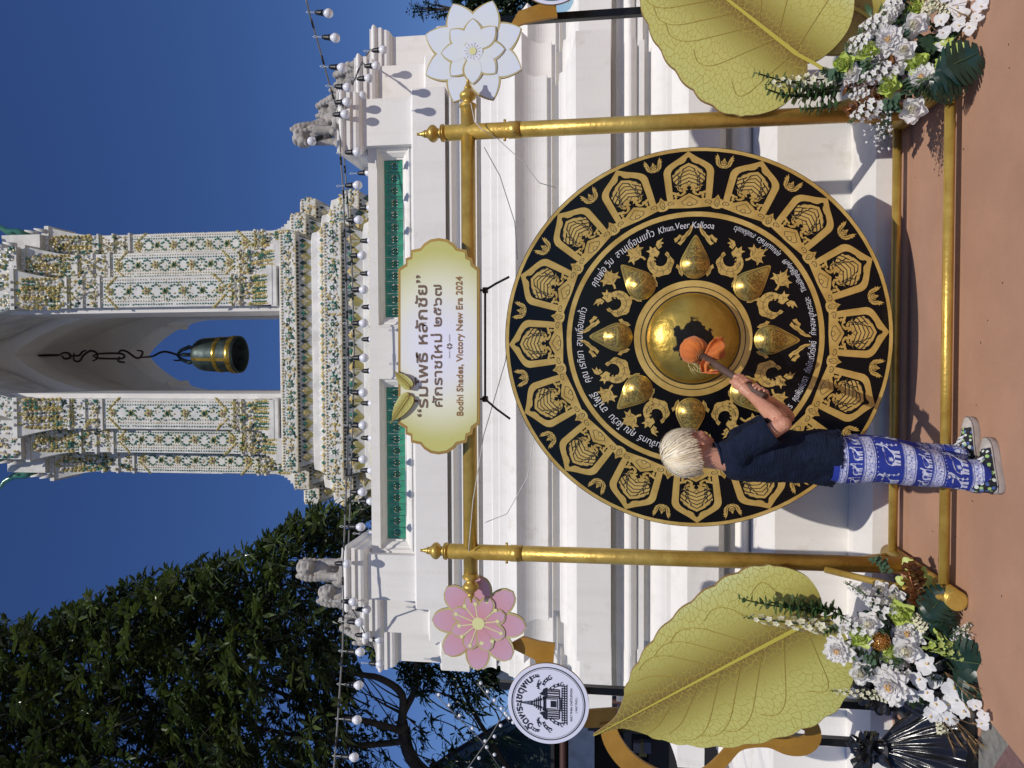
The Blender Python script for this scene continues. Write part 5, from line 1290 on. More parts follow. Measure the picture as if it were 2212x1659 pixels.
# small trees at the right edge of the wall
t2 = empty('garden_tree', (4.6, 12, 0), 'dark leafy tree with bare brown twigs beyond the right end of the wall', 'tree')
tw2 = MB(); lm3 = LeafMesh()
crown_from([(1000, -60), (985, 12), (1010, 30), (1060, 46), (1110, 48), (1160, 30), (1300, -60)], 11.5, .7, 260, lm3, rg, 10, .15, .05, .8)
limb(tw2, [PI3(1500, -60, 12), PI3(1200, -40, 11.8), PI3(1050, -20, 11.6)], .14, .04)
for k in range(16):
    y = rg.uniform(2, 40); x = 880+abs(y-22)*2+rg.uniform(0, 60)
    limb(tw2, [PI3(960+rg.uniform(0, 30), 20, 11.4), PI3(x+25, (y+20)/2, 11.4), PI3(x, y, 11.4)], .014, .005, 5)
    for q in range(5): rosette(lm3, PI3(x+rg.uniform(-8, 12), y+rg.uniform(-7, 7), 11.4), Vector((0, 0, 1)), rg, 4, .06, .03, .6)
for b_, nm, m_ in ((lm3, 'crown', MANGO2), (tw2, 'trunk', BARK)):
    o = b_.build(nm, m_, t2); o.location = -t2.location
# ================================================================ stall and canopies beyond the left end of the wall
st = empty('market_stall', (-5.2, 11, 0), 'dark stall with sloping green shade net roof and blue tarpaulin at the left edge', 'stall')
def s3(b, name, m): o = b.build(name, m, st); o.location = -st.location; return o
net = mat('green_shade_net', (.012, .05, .035), .6, noise_amt=.3, nscale=3)
t = net.node_tree; L = t.links.new; bs = t.nodes['Principled BSDF']; tc = t.nodes.new('ShaderNodeTexCoord'); wv = t.nodes.new('ShaderNodeTexWave'); wv.inputs['Scale'].default_value = 9; wv.inputs['Distortion'].default_value = .6; wv.bands_direction = 'DIAGONAL'
L(tc.outputs['Object'], wv.inputs[0]); nz = t.nodes.new('ShaderNodeTexNoise'); nz.inputs['Scale'].default_value = 4; mp = t.nodes.new('ShaderNodeMapping'); mp.inputs['Scale'].default_value = (3, 1, .6); L(tc.outputs['Object'], mp.inputs[0]); L(mp.outputs[0], nz.inputs[0])
rp = t.nodes.new('ShaderNodeValToRGB'); rp.color_ramp.elements[0].position = .5; rp.color_ramp.elements[1].position = .75; rp.color_ramp.elements[0].color = (.004, .016, .012, 1); rp.color_ramp.elements[1].color = (.03, .08, .045, 1); L(nz.outputs[0], rp.inputs[0])
mx = t.nodes.new('ShaderNodeMix'); mx.data_type = 'RGBA'; mx.blend_type = 'MULTIPLY'; mx.inputs[0].default_value = .55; L(rp.outputs[0], mx.inputs[6]); L(wv.outputs[0], mx.inputs[7]); L(mx.outputs[2], bs.inputs['Base Color'])
def UV(u, v, Y): return P(u, v, Y)
b = MB(); q = [UV(-160, 700, 13.5), UV(36, 985, 13), UV(112, 1112, 12.2), UV(150, 1217, 10.8), UV(-300, 1217, 10.8)]
b.add(q+[p+Vector((0, .03, -.03)) for p in q], [(0, 1, 2, 3, 4), (9, 8, 7, 6, 5)]+[(i, (i+1) % 5, 5+(i+1) % 5, 5+i) for i in range(5)]); s3(b, 'net_roof', net)
fr_ = mat('rusty_frame', (.06, .02, .015), .7)
b = MB(); b.tube([q[0], q[1], q[2], q[3]], .05, 6); b.tube([q[3], q[4]], .055, 6); b.tube([q[3], (q[3].x, q[3].y, 0)], .04, 6); s3(b, 'frame', fr_)
b = MB(); q2 = [UV(-300, 1228, 10.75), UV(140, 1228, 10.75), UV(140, 1284, 10.6), UV(-300, 1284, 10.6)]; b.add(q2, [(0, 1, 2, 3)]); b.add([p+Vector((0, .02, 0)) for p in q2], [(0, 1, 2, 3)]); s3(b, 'blue_tarpaulin', mat('blue_tarpaulin', (.03, .05, .10), .45, noise_amt=.4, nscale=4))
b = MB(); p1_, p2_ = UV(-300, 1226, 10.5), UV(330, 1226, 10.5)
dk = mat('stall_interior', (.012, .011, .014), .8); b.box(((p1_.x+p2_.x)/2, 13.0, 1.1), (p2_.x-p1_.x+1.5, .1, 2.6)); b.box(((p1_.x+p2_.x)/2, 12.0, .5), (p2_.x-p1_.x, 1.2, 1.0)); b.box(((p1_.x+p2_.x)/2, 12.0, 2.4), (p2_.x-p1_.x+1.0, 2.4, .05)); s3(b, 'stall_back', dk)
for k in range(12):
    b = MB(); xx = p1_.x+rg.uniform(1.6, 3.4); w_, h_ = rg.uniform(.12, .4), rg.uniform(.1, .3); b.box((xx, 11.35-.004*k, .95+rg.uniform(0, 1.1)), (w_, .10, h_))
    s3(b, 'goods', mat('goods_%s' % 'abcd'[k % 4], ((.05, .06, .10), (.03, .03, .035), (.16, .12, .03), (.09, .09, .10))[k % 4], .6))
cn = empty('canopy', (-3.2, 8.6, 0), 'white edged canopy roof corner under the pink flower', 'canopy')
b = MB(); a1, a2 = I(1056, 1424, 8.6), I(1104, 1440, 8.6); a3 = I(1150, 1452, 8.6)
b.tube([a1+Vector((0, 0, .4)), a1, a2, a3], .035, 6); 
b.tube([a3, (a3.x, 8.6, 0)], .03, 6); o = b.build('canopy_edge', mat('white_canvas', (.75, .75, .76), .6), cn); o.location = -cn.location
b = MB(); k1, k2, k3 = I(1072, 1462, 8.7), I(1104, 1441, 8.7), I(1096, 1478, 8.7); k4 = k3+Vector((.1, 1.2, -.1))
b.add([k1, k2, I(1114, 1458, 8.7), k3, k4], [(0, 1, 2, 3), (0, 3, 4), (0, 4, 2)]); o = b.build('canopy_skirt', mat('grey_blue_canvas', (.07, .09, .13), .6, noise_amt=.3, nscale=6), cn); o.location = -cn.location
# ================================================================ festoon lights
CORD = mat('grey_cord', (.16, .16, .16), .5); CORDB = mat('black_cord_sleeve', (.01, .01, .01), .5); SOCK = mat('black_bulb_socket', (.008, .008, .009), .45); GLOBE = mat('frosted_bulb', (.80, .80, .84), .22, coat=.3)
def bulb_meshes(s=1.0):
    b = MB(); b.lathe([(.012*s, 0), (.013*s, -.008*s), (.017*s, -.012*s), (.019*s, -.045*s), (.022*s, -.05*s), (.022*s, -.056*s), (.016*s, -.057*s)], 12); so_ = b.mesh('socket', SOCK)
    b = MB(); b.lathe([(.014*s, -.052*s), (.019*s, -.066*s)]+[(.0325*s*math.sin(a), (-.092-.0325*math.cos(PI-a)*-1)*s if False else (-.094+.0325*math.cos(a))*s) for a in [R(38+142*i/8) for i in range(9)]], 16, cap=False); gl = b.mesh('globe', GLOBE)
    b = MB()
    for sx in (-1, 1): b.tube([(0, 0, .07*s), (sx*.008*s, 0, .055*s), (-sx*.003*s, 0, .03*s), (sx*.005*s, 0, .012*s), (sx*.004*s, 0, 0)], .0018*s, 5)
    return so_, gl, b.mesh('cord', mat('pale_cord', (.55, .56, .55), .5))
BM = bulb_meshes(1.0)
ORD = ['first', 'second', 'third', 'fourth', 'fifth', 'sixth', 'seventh', 'eighth', 'ninth', 'tenth', 'eleventh', 'twelfth']
def bulb(x, y, Y, label, grp, tilt=0, cord=True):
    """x, y = centre of the globe in the sideways picture"""
    p = I(x, y, Y); e = empty('light_bulb', (p.x, p.y, p.z+.094), label, 'light bulb', grp); e.rotation_euler = (0, tilt, 0)
    for nm, me in zip(('socket', 'globe', 'cord'), BM):
        if nm == 'cord' and not cord: continue
        inst(nm, me, e)
    return e
def cord(pts, Y, label, r_=.006):
    c0 = I(*pts[0][:2], pts[0][2] if len(pts[0]) > 2 else Y); e = empty('festoon_string', c0, label, 'cord'); W3 = [I(p[0], p[1], p[2] if len(p) > 2 else Y)-c0 for p in pts]
    out = []
    for i in range(len(W3)-1):
        for k in range(5): out.append(W3[i].lerp(W3[i+1], k/5))
    out.append(W3[-1]); b = MB(); b.tube(out, r_, 6); b.build('cord', CORD, e)
    b = MB(); acc = .06
    for i in range(1, len(out)):
        acc += (out[i]-out[i-1]).length
        if acc > .22: d = (out[i]-out[i-1]).normalized(); b.tube([out[i]-d*.03, out[i]+d*.03], r_*1.35, 6); acc = 0
    b.build('black_sleeve', CORDB, e, kind='stuff')
FX = 5.33; z3 = lambda X: 553+X/3
g1 = 'festoon bulbs along the front of the wall'; g2_ = 'festoon bulbs hanging on the cord behind the wall top'; g3_ = 'festoon bulbs against the sky at the right'; g4_ = 'festoon bulbs in front of the mango tree'
cord([(658, -10, 5.0), (663, 5, 5.0), (668, 28, 5.05), (685, 85, 5.2), (700, 140, 5.3), (716, 197, 5.4), (728, 235, 5.45), (733, 262, 5.45), (735, 330, 5.4), (742, 420, 5.36), (746, 560, 5.36), (752, 760, 5.36), (752, 900, 5.36), (748, 1050, 5.36), (743, 1180, 5.36), (740, 1225, 5.34), (742, 1300, 5.33), (740, 1400, 5.2), (730, 1550, 5.0), (720, 1680, 4.9)], FX, 'long festoon cord running in front of the wall top from sky to tree')
cord([(741, 315, 5.9), (748, 400, 5.9), (760, 560, 5.9), (765, 760, 5.9), (762, 900, 5.9), (758, 1050, 5.9), (752, 1195, 5.9)], 5.9, 'festoon cord stretched behind the top edge of the window wall')
cord([(800, 107, 5.95), (786, 128, 5.9), (775, 150, 5.7), (768, 168, 5.6), (757, 190, 5.5), (748, 210, 5.45), (740, 232, 5.42)], 5.6, 'festoon cord stepping down over the right corner pillar caps')
cord([(748, 1290, 5.42), (758, 1310, 5.5), (772, 1335, 5.7), (790, 1372, 5.8), (806, 1400, 5.95)], 5.6, 'festoon cord stepping down over the left corner pillar caps')
for i_, (x, y) in enumerate(((470, 75), (515, 235), (560, 428), (597, 555))): bulb(z3(x), y/3, 5.1, 'white festoon bulb against the sky, %s from the right edge' % ORD[i_], g3_, .12)
for i_, (x, y, Y) in enumerate(((826, 323, 5.85), (780, 425, 5.75), (733, 507, 5.6), (690, 620, 5.5))): bulb(z3(x), y/3, Y, 'white festoon bulb at the right corner pillar caps, %s from the right' % ORD[i_], 'festoon bulbs at the right pillar caps')
for (x, y, Y), w_ in zip(((592, 660, 5.38), (580, 740, 5.38)), ('right', 'left')): bulb(z3(x), y/3, Y, '%s one of two bulbs over the front cap of the right inner pillar' % w_, 'festoon bulbs on the right inner pillar')
bulb(z3(515), 880/3, 5.36, 'white festoon bulb tipped up at the feet of the right inner stone lion', None, 2.8, False)
front = [(660, 985), (660, 1200), (665, 1425), (690, 1655)]; F = [(z3(x), y/3) for x, y in front]+[(553+x/3, 553+y*.0+(1008+y*.6076)/1.823-553) for x, y in ()]
R5 = lambda x, y: ((1008+x*.6076)/1.823, (1008+y*.6076)/1.823)
R6 = lambda x, y: ((1008+x*.6076)/1.823, (2016+y*.6076)/1.823)
R4 = lambda x, y: ((1008+x*.6076)/1.823, (y*.6076)/1.823)
F = [R4(660, 985), R4(660, 1200), R4(668, 1425), R4(690, 1655), R5(700, 218), R5(700, 435), R5(703, 660), R5(698, 885), R5(697, 1098), R5(697, 1318), R5(692, 1530), R6(680, 97)]
for i_, (x, y) in enumerate(F): bulb(x, y, 5.36, 'white festoon bulb in front of the window wall, %s from the right pillar' % ORD[i_], g1)
Bk = [R4(690, 1120), R4(700, 1345), R4(705, 1560), R5(706, 113), R5(715, 330), R5(715, 540), R5(715, 745), R5(710, 955), R5(710, 1180), R5(706, 1390), R5(700, 1590), R6(708, 143)]
for i_, (x, y) in enumerate(Bk): bulb(x+15, y, 5.9, 'festoon bulb half hidden behind the wall top, %s from the right pillar' % ORD[i_], g2_)
bulb(*R6(592, 335), 5.36, 'white festoon bulb hanging on the cap of the left inner pillar', None); bulb(*R6(633, 582), 5.36, 'white festoon bulb hanging at the outer corner of the left inner pillar cap', None)
for i_, (x, y, Y) in enumerate(((720, 633, 5.6), (718, 800, 5.8), (800, 826, 5.85), (805, 985, 5.95))): bulb(*R6(x, y), Y, 'white festoon bulb at the left corner pillar caps, %s from the gong side' % ORD[i_], 'festoon bulbs at the left pillar caps')
for i_, (x, y) in enumerate(((675, 715), (677, 908), (667, 1123), (656, 1348), (637, 1590))): bulb(*R6(x, y), 5.15, 'white festoon bulb before the mango tree, %s from the left pillars' % ORD[i_], g4_)
# distant strings seen through the branches
far = MB(); farb = MB()
fs_ = [[(1090, 1438, 9), (1110, 1472, 9), (1130, 1500, 9)], [(940, 1500, 9.5), (985, 1545, 9.5), (1040, 1600, 9.5), (1080, 1659, 9.5)], [(1030, 1475, 9.2), (1075, 1530, 9.2), (1100, 1560, 9.2)], [(1100, 1520, 9.4), (1060, 1590, 9.4), (1010, 1660, 9.4)]]
for i, ln_ in enumerate(fs_):
    e = empty('far_light_string', I(*ln_[0]), 'distant string of tiny bulbs between mango branches, ' + ('nearest the white wall end', 'longest, slanting down to the net roof', 'short one just above the round sign', 'lowest, rising towards the left edge')[i], 'string lights', 'distant light strings between the branches')
    W3 = [I(*p)-e.location for p in ln_]; b = MB(); b.tube(W3, .007, 5); b.build('cord', CORD, e); b = MB()
    for k in range(7):
        t_ = k/6*(len(W3)-1); j = min(int(t_), len(W3)-2); p = W3[j].lerp(W3[j+1], t_-j); b.ball((p.x, p.y, p.z-.05), .024, 8)
    b.build('small_bulbs', GLOBE, e, kind='stuff')
# ================================================================ stone lions on the pillars
STONE = mat('weathered_stone', (.46, .42, .38), .9, col2=(.28, .26, .235), nscale=11, bump=1.0, bscale=60, detail=12)
def lion_mesh(seed):
    b = MB(); 
    b.box((0, 0, .012), (.17, .15, .024)); B = b.ball
    B((-.035, 0, .065), (.052, .055, .05), 14); B((.0, 0, .105), (.05, .05, .065), 14); B((.028, 0, .13), (.042, .046, .055), 14)      # haunch, trunk, chest
    for s_ in (-1, 1):
        b.tube([(.045, s_*.03, .125), (.052, s_*.033, .07), (.056, s_*.034, .028)], [.024, .018, .019], 10); B((.066, s_*.034, .030), (.024, .018, .014), 10)
        B((-.03, s_*.045, .05), (.038, .02, .034), 12); B((.005, s_*.048, .03), (.03, .016, .013), 10)
        B((.038, s_*.034, .232), (.012, .014, .017), 8); B((.085, s_*.020, .205), (.011, .011, .010), 8); B((.092, s_*.016, .176), (.018, .014, .011), 8)
        for k in range(6):
            a = k*1.0+.4; B((.028-.010*k*.4, s_*(.040+.004*math.sin(k)), .215-.020*k), .015, 8); B((.062-.012*k*.3, s_*.040, .205-.022*k), .012, 8)
    B((.048, 0, .195), (.046, .046, .042), 16); B((.085, 0, .185), (.028, .031, .022), 12); B((.095, 0, .163), (.020, .024, .010), 10); B((.106, 0, .195), (.010, .014, .009), 8); B((.07, 0, .222), (.026, .03, .014), 10)
    for k in range(7): B((.005-.012*k, 0, .225-.022*k), (.018, .022, .016), 8)
    B((-.082, 0, .085), (.018, .022, .03), 10); B((-.088, 0, .12), (.012, .016, .022), 8)
    o = b.build('lion_tmp', STONE); m = o.modifiers.new('r', 'REMESH'); m.mode = 'VOXEL'; m.voxel_size = .0042; m.use_smooth_shade = True
    tx = bpy.data.textures.new('t', 'CLOUDS'); tx.noise_scale = .016; d = o.modifiers.new('d', 'DISPLACE'); d.texture = tx; d.strength = .0045; d.mid_level = .5
    evalmesh(o); me = o.data; bpy.data.objects.remove(o); return me
LM_ = lion_mesh(1)
lab = {(1, 0): 'grey stone lion turned left on the inner pillar right of the bell tower', (1, 1): 'stone lion seen from behind its mane on the middle right pillar', (1, 2): 'stone lion farthest right, on the outer right pillar', (-1, 0): 'pale stone lion facing forward on the inner left pillar', (-1, 1): 'stone lion on the middle left pillar before the mango tree', (-1, 2): 'stone lion with turned back on the outer left pillar'}
rz_ = {(1, 0): R(215), (1, 1): R(120), (1, 2): R(100), (-1, 0): R(-60), (-1, 1): R(-40), (-1, 2): R(60)}
for sg, k, x, y, z in LIONS:
    o = inst('stone_lion', LM_, None, loc=(x+(-.05 if sg > 0 else .02)*(k > 0), y-.075, z-.003)); o.rotation_euler = (0, 0, rz_[(sg, k)]); o.scale = (1.62,)*3; tag(o, lab[(sg, k)], 'statue', 'stone lions on the corner pillars')
# ================================================================ flower arrangements
PW_ = leafmat('silk_white_petal', (.90, .89, .88), (.85, .84, .84), .55, 20, .42, (.92, .9, .88)); PC = leafmat('silk_cream_petal', (.80, .78, .62), (.80, .76, .55), .5, 12, .3, (.85, .80, .6))
PLI = leafmat('silk_lime_petal', (.48, .62, .10), (.60, .68, .22), .5, 14, .3, (.55, .68, .12)); PYC = mat('flower_yellow_centre', (.75, .45, .05), .6); PPK = leafmat('silk_blush_petal', (.80, .72, .68), (.84, .76, .72), .5, 14, .3, (.9, .84, .8))
LFD = leafmat('dark_silk_leaf', (.018, .050, .030), (.010, .028, .018), .32, 9, .12); LFM = leafmat('mid_silk_leaf', (.06, .13, .045), (.03, .07, .025), .4, 14, .2); LFE = leafmat('eucalyptus_leaf', (.10, .17, .11), (.05, .10, .06), .45, 14, .2)
COP = mat('copper_leaf', (.35, .15, .06), .3, .7, col2=(.2, .08, .03), nscale=30); GLT = mat('gold_glitter', (.55, .27, .08), .25, .9, col2=(.75, .45, .15), nscale=60); STEM = mat('green_stem', (.06, .10, .03), .6); DRY = mat('dry_straw', (.32, .20, .09), .8, col2=(.18, .10, .04), nscale=20)
def petal(b, M, L_, W_, cup, curl, ruf=0, m=0, rg=None, nu=4, nv=4):
    ph = (rg or rnd).uniform(0, 6)
    def f(u, v):
        x = (u-.5)*W_*(math.sin(PI*min(1, .10+.86*v**.8))**.7); y = L_*v
        z = cup*(4*(u-.5)**2)*W_*.5*v+curl*L_*v*v+ruf*math.sin(u*13+ph)*v*v*L_
        return (x, y-abs(curl)*.25*L_*v*v, z)
    b.grid(f, nu, nv, m, True, M)
def fl_peony(rg):
    b = MB()
    for lay, (n, L_, el) in enumerate(((9, .066, .02), (9, .060, .14), (9, .053, .26), (9, .046, .38), (8, .038, .52), (7, .030, .68), (6, .022, .9), (4, .016, 1.2))):
        for k in range(n):
            a = 2*PI*(k+.5*(lay % 2))/n+rg.uniform(-.15, .15)
            M = Matrix.Rotation(a, 4, 'Z') @ Matrix.Translation((0, .003, .002+.0042*lay)) @ Matrix.Rotation(el+rg.uniform(-.12, .12), 4, 'X')
            petal(b, M, L_*rg.uniform(.82, 1.12), .036*rg.uniform(.85, 1.2)*(1-.06*lay), .35, .12, .10, 0 if lay < 6 else 2, rg)
    for k in range(14): a = rg.uniform(0, 6.3); r_ = rg.uniform(0, .008); b.tube([(r_*math.cos(a), r_*math.sin(a), .02), (1.4*r_*math.cos(a), 1.4*r_*math.sin(a), .045)], [.0015, .002], 4, 1)
    return b
def fl_rose(rg, open_=1.0):
    b = MB()
    for k in range(15):
        t = k/14; a = k*2.4; el = 1.5-1.15*t**1.4*open_; L_ = .026+.020*t; rr = .002+.011*t
        M = Matrix.Rotation(a, 4, 'Z') @ Matrix.Translation((0, rr, .012*(1-t))) @ Matrix.Rotation(el, 4, 'X')
        petal(b, M, L_, .030+.022*t, .8*(1-t)+.45, -.15 if t > .5 else .05, .03*t, 0 if t > .45 else 1, rg)
    for k in range(5): M = Matrix.Rotation(k*1.257, 4, 'Z') @ Matrix.Translation((0, .008, -.006)) @ Matrix.Rotation(.1, 4, 'X'); petal(b, M, .05, .048, .3, -.05, .03, 0, rg)
    return b
def fl_orchid(rg):
    b = MB()
    for k, (L_, W_) in enumerate(((.042, .050), (.036, .026), (.036, .026), (.042, .050), (.036, .026))):
        a = (R(62), R(0), R(145), R(-62), R(-145))[k]; M = Matrix.Rotation(a, 4, 'Z') @ Matrix.Rotation(.15, 4, 'X'); petal(b, M, L_, W_, .15, -.1, .02, 0, rg)
    b.ball((0, -.005, .006), (.0035, .006, .005), 8, 1); b.tube([(0, 0, .004), (.004, -.010, .010)], [.003, .002], 6, 0); return b
def fl_floret(rg):
    b = MB()
    for k in range(5): petal(b, Matrix.Rotation(k*1.257+.3, 4, 'Z') @ Matrix.Rotation(.35, 4, 'X'), .015, .0125, .3, -.2, .05, 0, rg, 2, 3)
    b.ball((0, 0, .003), .002, 5, 1); return b
def fl_spike(rg, n=26, L_=.16, r_=.026, bud=True):
    b = MB(); fm = fl_floret(rg)
    for k in range(n):
        t = k/n; a = k*2.4; rr = r_*(1-.55*t); d = Vector((math.cos(a), math.sin(a), .45)).normalized()
        q = Vector((0, 0, 1)).rotation_difference(d).to_matrix().to_4x4(); b.merge(fm, Matrix.Translation((rr*math.cos(a), rr*math.sin(a), L_*t)) @ q @ Matrix.Diagonal((1.15-.5*t,)*3+(1,)))
    b.tube([(0, 0, -.03), (0, 0, L_*1.02)], .003, 5, 2)
    for k in range(7): b.ball((.004*math.cos(k*2), .004*math.sin(k*2), L_*(1.0+.02*k)), .004-.0003*k, 5, 2)
    return b
def fl_gold(rg):
    b = MB(); b.ball((0, 0, 0), .026, 10)
    for k in range(130):
        z = 1-2*(k+.5)/130; a = k*2.4; s_ = math.sqrt(1-z*z); b.ball((.031*s_*math.cos(a), .031*s_*math.sin(a), .031*z), rg.uniform(.0025, .0045), 5, rings=3)
    return b
def leaf_flat(b, M, L_, W_, fold=.3, bend=.2, m=0, nv=5):
    def f(u, v): x = (u-.5)*W_*math.sin(PI*min(1, .04+.94*v))**.8; return (x, L_*v, abs(x)*fold-bend*L_*v*v)
    b.grid(f, 2, nv, m, True, M)
def fl_monstera(rg):
    b = MB()
    L_, W_ = .20, .20; rows = 15; vs = []; n = 6
    for sx in (-1, 1):
        for k in range(7):                                       # lobes between the deep cuts
            t0, t1 = k/7, (k+.86)/7; 
            def pt(t, s_): w_ = W_/2*math.sin(PI*min(1, .12+.82*t))**.6; y = L_*(t*.92)-.02+s_*.035*(1-t); return (sx*w_*s_, y+s_*.02*t, .22*w_*s_*(1-.8*s_)+.010*math.sin(7*t)-.35*L_*t*t*.5-.05*s_*s_*.6)
            b.add([pt(t0, 0), pt(t1+.02, 0), pt(t0+.0, .35), pt(t1+.02, .35), pt(t0+.01, .7), pt(t1, .7), pt(t0+.02, .96), pt(t1-.01, 1.0)], [(0, 1, 3, 2), (2, 3, 5, 4), (4, 5, 7, 6)], 0, True)
    b.tube([(0, -.10, -.02), (0, 0, 0), (0, L_*.9, -.13*L_)], [.004, .003, .001], 5, 1)
    return b
def fl_euca(rg, L_=.30, n=13, lw=.030):
    b = MB(); pts = [(0.02*math.sin(t_*3), .015*math.sin(t_*2), L_*t_) for t_ in [i/8 for i in range(9)]]; b.tube(pts, [.0028]*8+[.001], 5, 1)
    for k in range(n):
        t = (k+1)/(n+.5)
        for sx in (-1, 1):
            a = k*1.6+(0 if sx > 0 else PI)+rg.uniform(-.3, .3); M = Matrix.Translation((0.02*math.sin(t*3), .015*math.sin(t*2), L_*t)) @ Matrix.Rotation(a, 4, 'Z') @ Matrix.Rotation(rg.uniform(.2, .8), 4, 'X')
            leaf_flat(b, M, lw*rg.uniform(1.0, 1.35)*(1.15-.5*t), lw*rg.uniform(.75, 1.0)*(1.15-.4*t), .2, .2, 0, 3)
    return b
def fl_copper(rg):
    b = MB(); b.tube([(0, 0, -.02), (0, 0, .15)], .002, 5)
    for k in range(30): t = k/30; a = k*2.4; leaf_flat(b, Matrix.Translation((0, 0, .15*t)) @ Matrix.Rotation(a, 4, 'Z') @ Matrix.Rotation(.7, 4, 'X'), .026, .022, .3, .3, 0, 2)
    return b
def fl_breath(rg):
    b = MB()
    for k in range(22):
        p = Vector((rg.uniform(-.035, .035), rg.uniform(-.03, .03), .02+.16*rg.random())); b.tube([(0, 0, 0), p*.6+Vector((0, 0, .02)), p], .0008, 4, 1, cap=False)
        for q in range(3): b.ball(p+Vector((rg.uniform(-.006, .006), rg.uniform(-.006, .006), rg.uniform(-.004, .004))), rg.uniform(.003, .0048), 6, 0, rings=4)
        leaf_flat(b, Matrix.Translation(p*.6) @ Matrix.Rotation(rg.uniform(0, 6), 4, 'Z') @ Matrix.Rotation(.5, 4, 'X'), .016, .007, .2, .2, 1, 2)
    return b
def fl_wheat(rg):
    b = MB()
    for k in range(5):
        a = rg.uniform(-.35, .35); c = rg.uniform(-.3, .3); e = Vector((math.sin(a)*.24, math.sin(c)*.2, .24)); b.tube([(0, 0, 0), e*.5+Vector((0, 0, .02)), e], .0012, 4, cap=False)
        for q in range(9):
            p = e*(.72+.03*q); b.ball(p, (.004, .004, .006), 5, rings=3); b.tube([p, p+Vector((math.sin(a)*.05+rg.uniform(-.02, .02), rg.uniform(-.02, .02), .06))], [.0007, .0003], 3, cap=False)
    return b
r6 = random.Random(11)
FM = {'peony': fl_peony(r6).mesh('peony', [PW_, PYC, PPK]), 'rose': fl_rose(r6).mesh('rose', [PW_, PC]), 'lime': fl_rose(r6, .8).mesh('lime_rose', [PLI, PLI]), 'orchid': fl_orchid(r6).mesh('orchid', [PW_, PYC]), 'limeorchid': fl_orchid(r6).mesh('lime_orchid', [PLI, PYC]),
      'spike': fl_spike(r6).mesh('flower_spike', [PW_, PLI, STEM]), 'pale': fl_spike(r6, 30, .22, .022).mesh('snapdragon', [PC, PLI, STEM]), 'limespike': fl_spike(r6, 26, .13, .030).mesh('lime_spike', [PLI, PC, STEM]), 'gold': fl_gold(r6).mesh('gold_ball', GLT), 'monstera': fl_monstera(r6).mesh('large_leaf', [LFD, STEM]),
      'euca': fl_euca(r6).mesh('eucalyptus', [LFM, STEM]), 'euca2': fl_euca(r6, .2, 9, .030).mesh('eucalyptus', [LFE, STEM]), 'copper': fl_copper(r6).mesh('copper_sprig', COP), 'breath': fl_breath(r6).mesh('baby_breath', [PW_, LFE]), 'wheat': fl_wheat(r6).mesh('dried_wheat', DRY)}
PNAME = {'lime': 'green_rose', 'limeorchid': 'green_orchid', 'spike': 'flower_spike', 'pale': 'snapdragon', 'limespike': 'green_flower_spike', 'gold': 'glitter_ball', 'monstera': 'large_leaf', 'euca': 'leaf_spray', 'euca2': 'leaf_spray', 'copper': 'copper_sprig', 'breath': 'small_blossom_sprig', 'wheat': 'dried_wheat'}
def face_dir(dx, dz, out=1.0):
    """flower axis: towards the camera, leaning by dx (right) and dz (up)"""
    return Vector((dx, -out, dz)).normalized()
def orient(p, d, s=1, spin=0):
    q = Vector((0, 0, 1)).rotation_difference(d).to_matrix().to_4x4(); return Matrix.Translation(p) @ q @ Matrix.Rotation(spin, 4, 'Z') @ Matrix.Diagonal((s, s, s, 1))
def lift(x, y, Y, h):
    p = I(x, y, Y)
    while p.z < h and Y > 2.8: Y -= .01; p = I(x, y, Y)
    return p
